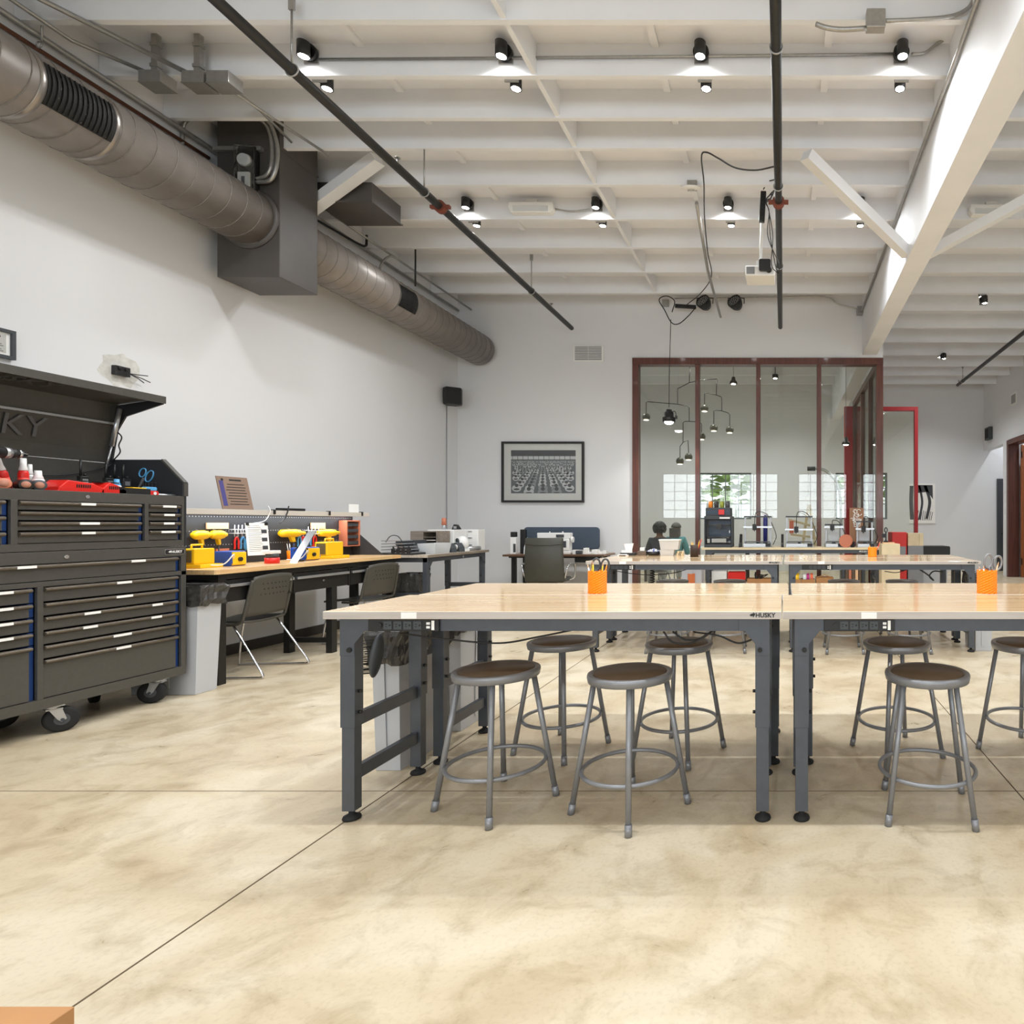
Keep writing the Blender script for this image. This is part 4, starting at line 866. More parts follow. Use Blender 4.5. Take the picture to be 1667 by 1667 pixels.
for k in range(4):
    drawer(ch, 3.508, 4.206, zr_[k+1], zr_[k], (tgm[k],) if tgm[k] else ()); drawer(ch, 4.232, CY1-0.03, zr_[k+1], zr_[k], (tgr[k],), 0.025)
zl = [1.405, 1.315, 1.225, 1.15]
for k in range(3): drawer(ch, CY0+0.03, 3.476, zl[k+1], zl[k])
MB().cyl((CX1, yu(142), 1.437), (CX1+0.006, yu(142), 1.437), 0.011).build('lock', M_['chrome'], ch, w=True)
prof = [(-4.935, 1.712), (-4.925, 1.80), (-4.885, 1.99), (-4.865, 2.135), (-4.52, 2.185)]
def lidsheet(p, t, y0, y1):
    up = [(x, z) for x, z in p]; dn = [(x-t, z+t) for x, z in p[::-1]]; return MB().prism(up+dn, y0, y1, 'y')
lid = lidsheet(prof, 0.010, CY0, CY1).box(-4.53, CY0, 2.145, -4.515, CY1+0.0, 2.196).build('lid', M_['chest'], ch, w=True)
for y in (CY0+0.001, CY1-0.013):
    MB().prism([(-4.93, 1.73), (-4.885, 1.99), (-4.865, 2.13), (-4.53, 2.18), (-4.53, 2.14), (-4.80, 2.05), (-4.86, 1.95), (-4.90, 1.73)], y, y+0.012, 'y').build('lid_end', M_['chestin'], lid, w=True)
MB().prism([(-4.883, 1.985), (-4.85, 1.985), (-4.85, 2.0), (-4.883, 2.0)], CY0+0.02, CY1-0.02, 'y').build('lid_rail', M_['alu'], lid, w=True)
Mt = Matrix(((0, 0.0, 1, -4.9175), (1, 0, 0, 3.35), (0, 1, 0, 1.90), (0, 0, 0, 1)))
MB().text('HUSKY', 0.19, T(-4.896, 3.78, 1.895) @ RZ(90) @ RX(102), 0.002).build('embossed_text', M_['emb'], lid, w=True); MB().text('HUSKY', 0.15, T(-4.68, 3.72, 2.150) @ RZ(90) @ RX(172), 0.002).build('embossed_text', M_['emb'], lid, w=True)
gs = MB().cyl((-4.80, CY1-0.05, 2.10), (-4.86, CY1-0.05, 1.83), 0.013).cyl((-4.86, CY1-0.05, 1.83), (-4.905, CY1-0.05, 1.64), 0.006)
gs.build('gas_strut', M_['alu'], ch, w=True, bev=0)
MB().tube(arc_pts([(-4.86, CY1-0.03, 1.95), (-4.82, CY1-0.02, 1.90), (-4.84, CY1-0.02, 1.84), (-4.83, CY1-0.02, 1.79), (-4.87, CY1-0.02, 1.74), (-4.91, CY1-0.04, 1.68), (-4.92, 4.2, 1.60), (-4.93, 4.0, 1.59)]), 0.004, 6).build('lamp_cord', M_['black'], ch, w=True)
# ---- what lies in the chest's tray
def tray(u, x, z=FZ): y = -x*1000/(1275-u); return Vector((x, y, z))
def drill():
    p = tray(-22, -4.50); t = thing('cordless_drill', 'red and black cordless drill standing at the near end of the open chest', 'drill', p)
    MB().cyl((0, -0.07, 0.215), (0, 0.07, 0.215), 0.036, 0.034, 24).cyl((0, -0.12, 0.215), (0, -0.07, 0.215), 0.03, 0.036, 24).build('motor_housing', M_['black'], t)
    MB().cyl((0, 0.07, 0.215), (0, 0.10, 0.215), 0.034, 0.031, 24).build('torque_ring', M_['alu'], t)
    MB().cyl((0, 0.10, 0.215), (0, 0.135, 0.215), 0.027, n=24).cyl((0, 0.135, 0.215), (0, 0.152, 0.215), 0.028, 0.026, n=24, m=1).cyl((0, 0.152, 0.215), (0, 0.185, 0.215), 0.026, 0.010, 24, m=1).build('chuck', [M_['black'], M_['chrome']], t)
    MB().prism([(-0.05, 0.19), (0.035, 0.19), (0.02, 0.16), (0.005, 0.07), (-0.06, 0.07), (-0.045, 0.15)], -0.022, 0.022, 'x').build('handle', M_['red'], t, bev=0.008)
    MB().box(-0.036, -0.085, 0.002, 0.036, 0.045, 0.07).build('battery', M_['red'], t, bev=0.008)
    MB().box(-0.008, 0.015, 0.14, 0.008, 0.035, 0.175).build('trigger', M_['black'], t, bev=0.003)
drill()
def glue(u, x, h, tilt, lab, cap='white', bm='red', r=0.020):
    h *= 1.12; r *= 1.15
    p = tray(u, x); t = thing('glue_bottle', lab, 'bottle', p, 0, 'bottles in the open chest'); M = RX(-tilt)
    t.rotation_euler = (R(tilt), 0, 0)
    MB().lathe([(0, 0), (r, 0), (r, h*0.55), (r*0.8, h*0.62), (0, h*0.62)], 20).build('bottle', M_[bm], t)
    MB().lathe([(r*0.82, h*0.621), (r*0.82, h*0.66), (r*0.62, h*0.78), (r*0.55, h), (0, h)], 20).build('cap', M_[cap], t)
    MB().lathe([(r+0.0004, h*0.15), (r+0.0004, h*0.4)], 20).build('paper_label', M_['paper'] if bm == 'white' else M_['coral'], t)
glue(12, -4.56, 0.17, 14, 'tilted red glue bottle with white cap, leftmost in the open chest')
glue(38, -4.56, 0.175, 0, 'upright red bottle with white spray cap, second from the drill')
glue(49, -4.62, 0.150, 0, 'slim white bottle with thin nozzle behind the red one', bm='white', r=0.014)
glue(62, -4.56, 0.115, 0, 'short white glue bottle with pointed cap beside the red charger', bm='white', r=0.024)
M_['canend'] = mat('faded_can_label', (172, 118, 96), 0.6)
def can(u, x, lab, c, r=0.031, L=0.13):
    p = tray(u, x); t = thing('spray_can', lab, 'can', p+Vector((0, 0, r)), R(60), 'cans lying in the open chest')
    MB().lathe([(0, 0), (r*0.9, 0), (r, 0.004), (r, L), (0, L)], 24, RX(-90) @ T(0, 0, -L/2)).build('can_body', M_[c], t)
    MB().lathe([(0, -0.001), (r*0.62, -0.001), (r*0.62, 0.001), (0, 0.001)], 24, RX(-90) @ T(0, 0, -L/2-0.0005)).build('can_end', M_['canend'], t)
can(2, -4.45, 'small tan can lying on its side below the drill', 'copper'); can(38, -4.44, 'small dark can lying on its side before the upright red bottle', 'blackm'); can(60, -4.44, 'dark can with pale end lying left of the red charger', 'slate')
def charger(u, x, sx, lab):
    p = tray(u, x); t = thing('battery_charger', lab, 'charger', p, R(90), 'red battery chargers')
    L = 0.26*sx
    MB().prism([(-L/2, 0), (L/2, 0), (L/2, 0.03), (L/2-0.06, 0.06), (-L/2+0.055, 0.075), (-L/2+0.01, 0.03)], -0.06, 0.06, 'y').build('charger_body', M_['red'], t, bev=0.006)
    v = MB()
    for k in range(7): v.box(0.0+k*0.012-0.03, -0.0625, 0.03, 0.006+k*0.012-0.03, -0.06, 0.05)
    v.build('vent_slots', M_['rubber'], t)
    MB().box(-0.05, -0.03, 0.071, 0.06, 0.03, 0.078).build('battery_rail', M_['black'], t)
charger(118, -4.47, 1.0, 'large red battery charger lying flat in the chest tray'); charger(171, -4.47, 0.62, 'smaller red battery charger right of the large one')
def radio(u, x, lab, a=0.10):
    p = tray(u, x); t = thing('two_way_radio', lab, 'radio', p, R(90), 'black two-way radios')
    MB().box(-0.026, -0.016, 0, 0.026, 0.016, 0.125).build('radio_body', M_['black'], t, bev=0.005)
    MB().cyl((-0.014, 0, 0.125), (-0.014, 0, 0.125+a), 0.007, 0.0055, 10).build('antenna', M_['black'], t)
    MB().cyl((0.012, 0, 0.125), (0.012, 0, 0.142), 0.007, n=12).build('knob', M_['blackm'], t)
    MB().box(-0.016, -0.0175, 0.075, 0.016, -0.016, 0.105).build('screen', M_['alu'], t)
radio(135, -4.72, 'black two-way radio standing behind the large red charger', 0.11); radio(176, -4.74, 'black two-way radio behind the smaller red charger')
radio(190, -4.75, 'black two-way radio behind the patterned white bottle'); radio(204, -4.70, 'black two-way radio left of the blue scissors')
glue(190, -4.62, 0.10, 0, 'short white bottle with red band before the radios', cap='ltblue', bm='white', r=0.022)
p = tray(211, -4.45); t = thing('parts_tray', 'shallow black parts tray in the chest, holding a yellow box', 'tray', p, R(90))
MB().box(-0.10, -0.04, 0, 0.10, 0.04, 0.004).box(-0.10, -0.04, 0.004, 0.10, -0.036, 0.045).box(-0.10, 0.036, 0.004, 0.10, 0.04, 0.045).box(-0.10, -0.036, 0.004, -0.096, 0.036, 0.045).box(0.096, -0.036, 0.004, 0.10, 0.036, 0.045).build('tray_shell', M_['black'], t)
tag(MB().box(p.x-0.03, p.y-0.005, p.z+0.045, p.x+0.03, p.y+0.085, p.z+0.092).move(T(0, 0.0, -0.04)).build('small_box', M_['yellow'], bev=0.004), 'bright yellow box sitting in the black parts tray', 'box')
p = tray(243, -4.44); t = thing('tape_measure', 'red tape measure in the chest right of the yellow box', 'tape measure', p, R(90))
MB().prism(rrect(0.095, 0.034, 0.012), -0.02, 0.02, 'y').move(T(0, 0, 0.0172)).build('case', M_['red'], t, bev=0.003); MB().cyl((0.02, -0.0215, 0.017), (0.02, -0.02, 0.017), 0.011).build('face', M_['white'], t)
tag(MB().prism(rrect(0.075, 0.026, 0.008), -0.018, 0.018, 'x').move(T(p.x, p.y, p.z+0.0475)).build('eraser_block', M_['ltblue'], bev=0.004), 'small pale blue block lying on the red tape measure', 'block')
p = tray(274, -4.44); t = thing('marker_pen', 'silver marker pen lying in the chest near its right end', 'pen', p+Vector((0, 0, 0.009)), R(90))
MB().cyl((-0.08, 0, 0), (0.06, 0, 0), 0.009, n=14).build('barrel', M_['alu'], t); MB().cyl((0.06, 0, 0), (0.11, 0, 0), 0.006, 0.004, n=12).build('tip', M_['chrome'], t)
p = tray(248, -4.62); t = thing('wire_cup', 'black wire mesh cup with bits in the chest corner', 'cup', p, 0)
w_ = MB()
for k in range(16): a = 2*PI*k/16; w_.cyl((0.045*math.cos(a), 0.045*math.sin(a), 0.0), (0.048*math.cos(a), 0.048*math.sin(a), 0.10), 0.0018, n=5)
for z in (0.003, 0.035, 0.068, 0.10): w_.tube(ell((0, 0, z), 0.046, 0.046, 20, ax='z'), 0.002, 5, True)
w_.build('mesh', M_['black'], t); MB().cyl((0.01, 0, 0.005), (0.03, 0.01, 0.13), 0.005, n=8).cyl((-0.02, 0.01, 0.005), (-0.02, 0.03, 0.125), 0.005, n=8).build('driver_bits', M_['chrome'], t)
t = thing('scissors', 'blue handled scissors stuck to the chest side panel', 'scissors', (-4.66, CY1-0.016, 1.60)); t.rotation_euler = (0, R(28), 0)
for sx, tl in ((-0.028, 20), (0.028, -20)):
    MB().tube([q for q in ell((sx, 0, 0.03), 0.022 if sx < 0 else 0.024, 0.033 if sx < 0 else 0.044, 24)], 0.0045, 6, True).build('handle', M_['ltblue'], t)
MB().prism([(-0.01, 0), (0.01, 0), (0.004, -0.11), (-0.004, -0.11)], -0.003, 0.001, 'y').build('blades', M_['alu'], t)
# ------------------------------------------------------------------ bins with liners
def slim_bin(name, lab, x0, x1, y0, y1, h, bag=0.0, rz=0, grp='pale grey slim bins', sticker=False, bulge=0.02):
    cx, cy = (x0+x1)/2, (y0+y1)/2; a, b = (x1-x0)/2, (y1-y0)/2
    t = thing(name, lab, 'trash bin', (cx, cy, 0), rz, grp); k = 0.86
    bo = MB(); ring = lambda s, z, g=0: [(-a*s+g, -b*s+g, z), (a*s-g, -b*s+g, z), (a*s-g, b*s-g, z), (-a*s+g, b*s-g, z)]
    vs = ring(k, 0.001) + ring(0.97, h-0.05) + ring(1.0, h-0.05) + ring(1.0, h) + ring(0.97, h) + ring(k, 0.02, 0.006)
    fs = [(3, 2, 1, 0), (20, 21, 22, 23)]
    for r in range(5): fs += [(r*4+i, r*4+(i+1) % 4, r*4+4+(i+1) % 4, r*4+4+i) for i in range(4)]
    bo.add(vs, fs).build('bin_body', M_['bin'], t, bev=0.006)
    rb_ = MB()
    if b > a:
        for s in (-1, 1): rb_.prism([(s*a*(k+0.015), 0.05), (s*a*0.985, h-0.08), (s*(a*0.985+0.006), h-0.08), (s*(a*(k+0.015)+0.006), 0.05)], -0.012, 0.012, 'y')
    for yy in (-1,): rb_.prism([(-b*k-0.004, 0.05), (-b*0.97-0.004, h-0.10), (-b*0.97-0.009, h-0.10), (-b*k-0.009, 0.05)], -a*0.25, a*0.25-0.02, 'x')
    rb_.build('rib', M_['bin'], t)
    if sticker:
        MB().box(-0.05, -b-0.001, h*0.38, 0.045, -b*0.93-0.002, h*0.80).build('warning_sticker', [mat('orange_label', (205, 110, 60), 0.6)], t)
    if bag:
        rr = random.Random(int(abs(x0)*1000)); g = MB(); n = 36; vs = []; rows_ = [(1.02, h-bag), (1.07, h-bag*0.7), (1.05, h-bag*0.35), (1.09, h-0.01), (1.04, h+0.012), (0.94, h+0.004), (0.90, h-0.06)]
        for s, z in rows_:
            for i in range(n):
                q = i/n*4; e = int(q); f = q-e; c_ = [(-1, -1), (1, -1), (1, 1), (-1, 1), (-1, -1)]
                x = (c_[e][0]*(1-f)+c_[e+1][0]*f); y = (c_[e][1]*(1-f)+c_[e+1][1]*f)
                j = bulge*(rr.random()-0.35); vs.append((x*(a*s+j), y*(b*s+j), z+0.02*(rr.random()-0.5)*(z < h)))
        fs = []
        for r in range(len(rows_)-1): fs += [(r*n+i, r*n+(i+1) % n, (r+1)*n+(i+1) % n, (r+1)*n+i) for i in range(n)]
        g.add(vs, fs, 0, False).build('bin_liner', M_['bag'], t)
    return t
slim_bin('trash_bin', 'grey bin with dark liner between tool cabinet and soldering bench', -4.86, -4.31, 4.53, 4.73, 0.80, 0.14)
slim_bin('trash_bin', 'slim grey bin with crumpled liner standing behind the near left table leg', -2.10, -1.955, 3.12, 3.60, 0.71, 0.16)
slim_bin('recycling_bin', 'grey slotted bin seen through the near left table end frame', -2.12, -1.955, 3.72, 4.12, 0.70, 0.10)
slim_bin('trash_bin', 'grey bin with orange sticker and liner between soldering bench and printer bench', -4.62, -4.36, 7.08, 7.13, 0.62, 0.20, sticker=True) if 0 else slim_bin('trash_bin', 'grey bin with orange sticker and shiny liner, under the grey oak table', -4.60, -4.34, 7.30, 7.52, 0.66, 0.26, sticker=True)
slim_bin('trash_bin', 'grey bin with recessed panel at the right end of the far tables', 1.90, 2.085, 6.08, 6.48, 0.76, 0.12)
slim_bin('trash_bin', 'grey bin with striped label behind the far left table', -1.38, -1.10, 8.3, 8.7, 0.74, 0.0, sticker=True)
t = thing('hand_brush', 'dark hand brush hanging on the near left table end', 'brush', (-1.99, 2.98, 0.52)); t.rotation_euler = (0, R(8), R(10))
MB().ball((0, 0, 0.11), 0.11, (0.22, 0.40, 1.0), 20).build('brush_back', M_['slate'], t)
bh = MB(); rr = random.Random(2)
for i in range(120):
    z = rr.uniform(0.02, 0.2); y = rr.uniform(-0.035, 0.035); bh.cyl((-0.012, y, z), (-0.06-rr.random()*0.01, y*1.2, z-0.01), 0.0012, n=4)
bh.build('bristles', M_['rubber'], t)
# ------------------------------------------------------------------ soldering bench along the left wall
bx0, bx1, by0, by1, bz = -4.93, -4.38, 4.74, 7.04, 0.91
bn = thing('soldering_bench', 'long wooden topped soldering bench with black drawers and pegboard at the left wall', 'workbench', ((bx0+bx1)/2, (by0+by1)/2, 0))
MB().prism([(bx0, by0), (bx1-0.01, by0), (bx1, by0+0.01), (bx1, by1), (bx0, by1)], bz-0.038, bz, 'z').build('benchtop', M_['oak_y'], bn, w=True, bev=0.002)
ap = MB().box(bx1-0.05, by0+0.06, bz-0.085, bx1-0.035, by1-0.04, bz-0.038).box(bx0+0.03, by0+0.06, bz-0.085, bx0+0.045, by1-0.04, bz-0.038).box(bx0+0.045, by0+0.06, bz-0.085, bx1-0.05, by0+0.075, bz-0.038)
ap.build('apron', M_['blackm'], bn, w=True)
for y in (by0+0.06, (by0+by1)/2+0.12, by1-0.12):
    for x in (bx0+0.04, bx1-0.095):
        lg = MB().box(x, y, 0.0, x+0.06, y+0.07, bz-0.086).build('leg', M_['blackm'], bn, w=True, bev=0.002)
    MB().box(bx0+0.10, y+0.02, 0.10, bx1-0.095, y+0.05, 0.15).build('side_rail', M_['blackm'], bn, w=True)
for a, b_ in ((4.87, 5.53), (5.56, 6.23), (6.27, 6.93)):
    d = MB().box(bx0+0.11, a, 0.645, bx1-0.034, b_, 0.818).build('drawer', M_['blackm'], bn, w=True, bev=0.003)
    MB().box(bx1-0.033, a+0.005, 0.762, bx1-0.012, b_-0.005, 0.785).build('pull', M_['alu'], d, w=True, bev=0.003)
    MB().cyl((bx1-0.034, (a+b_)/2, 0.725), (bx1-0.026, (a+b_)/2, 0.725), 0.010).build('lock', M_['chrome'], d, w=True)
    MB().box(bx1-0.04, b_+0.003, 0.64, bx1-0.03, b_+0.027, 0.82).build('divider', M_['blackm'], bn, w=True)
hl = MB().box(-4.955, by0+0.05, bz, -4.935, by1, 1.365)
for z in [1.325, 1.20] + [1.08]:
    k = 0
    y = by0+0.08
    while y < by1-0.03:
        hl.box(-4.9349, y, z, -4.9342, y+0.008, z+0.008, 1); y += 0.028
hl.build('pegboard', [M_['peg'], mat('peg_hole', (168, 172, 176), 0.6)], bn, w=True)
sh = MB().box(-4.99, by0+0.05, 1.368, -4.775, by1+0.05, 1.392).box(-4.782, by0+0.05, 1.345, -4.775, by1+0.05, 1.368).build('top_shelf', mat('pale_shelf_paint', (205, 200, 192), 0.5), bn, w=True, bev=0.002)
MB().box(-4.85, by0+0.06, 1.355, -4.82, by1, 1.367).build('light_strip', M_['led'], sh, w=True)
for y in (5.75, 6.45, 6.95): MB().box(-4.80, y, 1.393, -4.765, y+0.02, 1.40).box(-4.772, y, 1.355, -4.765, y+0.02, 1.393).build('shelf_clip', M_['black'], sh, w=True)
MB().prism([(-4.934, bz), (-4.58, bz), (-4.934, 1.22)], by1-0.012, by1-0.002, 'y').build('end_bracket', M_['peg'], bn, w=True)
light('under_shelf_lamp', 'AREA', (-4.835, (by0+by1)/2, 1.35), 5.5, (0, 0, 0), (0.95, 0.97, 1.0), shape='RECTANGLE', size=0.04, size_y=by1-by0-0.1)
PX = -4.93                                     # face of the pegboard
def by(u, x): return -x*1000/(1275-u)
def bench(u, x): return Vector((x, by(u, x), bz+0.0008))
# slotted board sign leaning on the shelf
p = Vector((-4.86, by(388, -4.86), 1.3935)); t = thing('board_sign', 'brown cut cardboard sign with dark lines leaning above the soldering bench', 'sign', p, R(90)); t.rotation_euler = (R(-14), 0, R(82))
MB().box(-0.135, -0.004, 0, 0.135, 0.004, 0.30).build('sign_board', mat('brown_board_sign', (140, 116, 100), 0.7), t)
tx = MB().box(-0.03, -0.0046, 0.262, 0.075, -0.004, 0.276).ball((-0.09, -0.004, 0.270), 0.012, (1, 0.1, 1), 10)
for k in range(8): tx.box(-0.055-0.008*(k % 3), -0.0046, 0.225-k*0.026, 0.095+0.008*(k % 2), -0.004, 0.232-k*0.026)
tx.build('sign_lines', M_['black'], t)
MB().box(-0.12, -0.005, 0.03, -0.085, -0.004, 0.26).build('blue_pattern', mat('faded_blue_ink', (70, 66, 130), 0.6), t)
tag(MB().box(-4.84, by(455, -4.8), 1.393, -4.79, by(496, -4.8), 1.417).build('power_adapter', M_['black'], bev=0.005), 'long black power adapter lying on the bench shelf', 'adapter')
t = thing('sheet_note', 'white paper note standing at the far end of the bench shelf', 'note', (-4.90, by(576, -4.9), 1.393), R(80))
MB().box(-0.065, -0.001, 0, 0.065, 0.001, 0.095).build('paper', M_['paper'], t)
t = thing('shelf_cables', 'dark lead with a pale loop hanging over the bench shelf', 'cable', (-4.77, by(440, -4.77), 1.39))
MB().tube(arc_pts([at(437, 824, by(437, -4.79)), at(440, 832, by(440, -4.76)), at(434, 845, by(434, -4.76)), at(425, 850, by(425, -4.77)), at(412, 852, by(412, -4.8))]), 0.004, 6).build('pale_lead', M_['white'], t, w=True)
MB().tube(arc_pts([at(470, 824, by(470, -4.79)), at(468, 834, by(468, -4.76)), at(462, 846, by(462, -4.77)), at(455, 852, by(455, -4.78))]), 0.005, 6).build('dark_lead', M_['black'], t, w=True)
def fume(u0, u1, v0, v1, x, lab, depth=0.13):
    y0, y1 = by(u0, x), by(u1, x); z1 = at(0, v0, (y0+y1)/2).z
    t = thing('fume_extractor', lab, 'fume extractor', (x-depth/2, (y0+y1)/2, bz+0.0008), 0, 'yellow fume extractors on the soldering bench')
    w_ = (y1-y0)/2; h_ = z1-bz
    MB().box(-depth/2, -w_, 0.03, depth/2, w_, h_).build('body', M_['yellow'], t, bev=0.008)
    MB().box(-depth/2+0.02, -w_-0.006, 0.045, depth/2-0.02, -w_+0.0, h_-0.015).build('filter_mesh', mat('brown_filter_foam', (96, 84, 52), 0.9), t)
    MB().box(-depth/2, -w_-0.01, 0.0, depth/2+0.06, w_+0.01, 0.03).build('base', M_['yellow'], t, bev=0.004)
    MB().tube([(0.0, -w_*0.5, h_), (0.0, -w_*0.5, h_+0.03), (0.0, w_*0.5, h_+0.03), (0.0, w_*0.5, h_)], 0.008, 6).build('handle', M_['yellow'], t)
fume(316, 350, 893, 921, -4.70, 'near yellow fume extractor with brown filter on the soldering bench')
fume(533, 559, 882, 906, -4.62, 'far yellow fume extractor with brown filter on the soldering bench')
def station(u0, u1, v0, x, lab):
    y0, y1 = by(u0, x), by(u1, x); c = (y0+y1)/2; w_ = (y1-y0)/2; h_ = at(0, v0, c).z-bz
    t = thing('soldering_station', lab, 'soldering station', (x-0.06, c, bz+0.0008), 0, 'blue soldering stations on the bench')
    MB().prism([(-0.075, 0), (0.06, 0), (0.075, 0.03), (0.065, h_), (-0.075, h_)], -w_, w_, 'y').build('body', M_['blue'], t, bev=0.008)
    MB().prism([(0.062, 0.004), (0.077, 0.03), (0.068, h_-0.006)], -w_*0.85, w_*0.85, 'y').box(0.06, -w_*0.85, 0.012, 0.0765, w_*0.85, h_-0.012).build('front_panel', M_['yellow'], t, bev=0.003)
    MB().cyl((0.074, 0, h_*0.45), (0.090, 0, h_*0.45), 0.018).build('dial', M_['black'], t)
    MB().tube(arc_pts([(0.06, -w_*0.6, h_*0.4), (0.12, -w_-0.03, h_*0.8), (0.10, -w_-0.10, h_*0.2), (0.02, -w_-0.16, 0.02)]), 0.0045, 6).build('lead', M_['white'], t)
station(374, 400, 897, -4.62, 'near blue soldering station with yellow face'); station(495, 520, 891, -4.60, 'far blue soldering station with yellow face')
def gun(u0, u1, v0, v1, lab, c='yellow', x=-4.93):
    y0, y1 = by(u0, x+0.05), by(u1, x+0.05); c_ = (y0+y1)/2; z = (at(0, v0, c_).z+at(0, v1, c_).z)/2; L = y1-y0
    t = thing('heat_gun', lab, 'heat gun', (x+0.045, c_, z), 0, 'yellow tools hung on the pegboard')
    MB().lathe([(0, -L/2), (0.022, -L/2), (0.038, -L/2+0.03), (0.040, L*0.1), (0.034, L*0.28), (0.020, L*0.34), (0.018, L/2), (0, L/2)], 18, RX(-90)).build('tool_body', M_[c], t)
    MB().prism([(-L*0.15, -0.02), (L*0.05, -0.02), (L*0.10, -0.085), (-L*0.02, -0.09)], -0.016, 0.016, 'x').build('grip', M_[c], t, bev=0.006)
    MB().cyl((-0.01, 0, 0.03), (-0.045, 0, 0.045), 0.004, n=6).build('peg_hook', M_['alu'], t)
    MB().tube(arc_pts([(0.0, L*0.02, -0.09), (0.03, -0.02, -0.16), (0.02, 0.05, -0.25), (0.05, 0.0, -0.32)]), 0.005, 6).build('power_cord', M_['black'], t)
gun(314, 343, 862, 880, 'first yellow heat gun on the pegboard, nearest the tool cabinet'); gun(343, 369, 861, 880, 'second yellow heat gun on the pegboard, with dark cord')
gun(456, 496, 861, 875, 'third yellow heat gun on the pegboard, right of the instruction sheet'); gun(519, 552, 860, 875, 'last yellow heat gun on the pegboard, before the copper rack')
t = thing('instruction_sheet', 'white instruction sheet clipped in front of the pegboard', 'sheet', (-4.80, by(422, -4.80), at(0, 904, 5.6).z), R(90)); t.rotation_euler = (R(-6), 0, R(80))
MB().box(-0.10, -0.002, 0, 0.10, 0.002, 0.295).build('paper', M_['paper'], t)
s_ = MB()
for k in range(16): s_.box(-0.085, -0.0026, 0.27-k*0.0155, 0.02+0.012*(k % 3), -0.002, 0.273-k*0.0155)
for k in range(3): s_.box(0.035, -0.0027, 0.20-k*0.075, 0.085, -0.002, 0.235-k*0.075)
s_.build('print_lines', M_['slate'], t)
for sx in (-0.085, 0.085): MB().box(sx-0.014, -0.006, 0.275, sx+0.014, 0.004, 0.302).build('binder_clip', M_['black'], t)
for u0, u1, v0, v1, lab in ((335, 370, 851, 861, 'long tan wooden label on the pegboard above the first heat guns'), (505, 528, 851, 861, 'short tan wooden label on the pegboard near the copper rack'), (350, 371, 893, 904, 'reddish label plate low on the pegboard behind the blue station'), (506, 525, 887, 894, 'small reddish label low on the pegboard before the far extractor')):
    y0, y1 = by(u0, PX), by(u1, PX); c = (y0+y1)/2; z0, z1 = at(0, v1, c).z, at(0, v0, c).z
    tag(MB().box(PX, y0, z0, PX+0.012, y1, z1).build('label_plate', M_['tan'] if v0 < 870 else M_['copper']), lab, 'label', 'label plates on the pegboard')
def pliers(u, v, lab, c):
    y = by(u, PX+0.02); z = at(0, v, y).z; t = thing('pliers', lab, 'pliers', (PX+0.016, y, z), 0, 'hand tools on the pegboard')
    for s in (-1, 1): MB().tube(arc_pts([(0, s*0.004, 0), (0, s*0.02, -0.04), (0, s*0.018, -0.085), (0, s*0.022, -0.11)], 4), 0.008, 7).build('grip', M_[c], t)
    MB().prism([(-0.012, 0), (0.012, 0), (0.004, 0.05), (-0.004, 0.05)], -0.004, 0.004, 'x').build('jaw', M_['chrome'], t)
    MB().cyl((-0.016, 0, 0.002), (0.006, 0, 0.002), 0.003, n=6).build('peg_hook', M_['alu'], t)
pliers(386, 874, 'red handled pliers on the pegboard, left of the blue ones', 'red'); pliers(396, 874, 'first blue handled pliers beside the instruction sheet', 'ltblue'); pliers(404, 876, 'second blue handled pliers, partly behind the sheet', 'ltblue')
pliers(488, 872, 'blue handled pliers under the third heat gun', 'ltblue'); pliers(494, 873, 'red handled pliers under the third heat gun', 'red'); pliers(504, 871, 'blue handled pliers below the short tan label', 'ltblue'); pliers(513, 872, 'red handled pliers left of the last heat gun', 'red')
def rack(u0, u1, v, lab):
    y0, y1 = by(u0, PX), by(u1, PX); z = at(0, v, (y0+y1)/2).z; t = thing('wire_rack', lab, 'rack', (PX+0.02, (y0+y1)/2, z), 0, 'small white wire racks on the pegboard'); L = (y1-y0)/2; m = MB()
    for zz in (0, 0.035): m.tube([(-0.018, -L, zz), (0.04, -L, zz), (0.04, L, zz), (-0.018, L, zz)], 0.003, 5)
    for k in range(7): m.cyl((0.04, -L+2*L*k/6, 0), (0.04, -L+2*L*k/6, 0.036), 0.002, n=5)
    m.build('wire_frame', M_['white'], t)
    for k in range(4): MB().cyl((0.01, -L*0.7+L*0.45*k, -0.03), (0.012, -L*0.7+L*0.45*k, 0.075), 0.004, n=6).build('driver', M_['alu'], t)
rack(372, 399, 868, 'white wire rack of drivers beside the near heat guns'); rack(493, 518, 869, 'white wire rack of drivers between the far heat guns')
y0, y1 = by(556, -4.90), by(578, -4.90); c = (y0+y1)/2; zt_, zb_ = at(0, 847, c).z, at(0, 889, c).z
t = thing('copper_rack', 'copper coloured rack with small dark bins at the pegboard end', 'rack', (-4.885, c, zb_)); L = (y1-y0)/2; h_ = zt_-zb_
MB().box(-0.045, -L, 0, 0.045, -L+0.012, h_).box(-0.045, L-0.012, 0, 0.045, L, h_).box(-0.045, -L+0.012, 0, -0.04, L-0.012, h_).box(-0.04, -L+0.012, h_-0.012, 0.045, L-0.012, h_).box(-0.04, -L+0.012, 0, 0.045, L-0.012, 0.01).build('rack_frame', M_['copper'], t)
for k in range(4): MB().box(-0.038, -L+0.016, 0.02+k*h_*0.235, 0.035, L-0.016, 0.02+k*h_*0.235+h_*0.12).build('bin', M_['slate'], t)
t = thing('steel_ruler', 'broad white metal ruler leaning across the soldering bench', 'ruler', bench(478, -4.50)); t.rotation_euler = (R(-38), 0, 0)
MB().box(-0.035, -0.002, 0.0, 0.035, 0.002, 0.36).build('blade', M_['alu'], t)
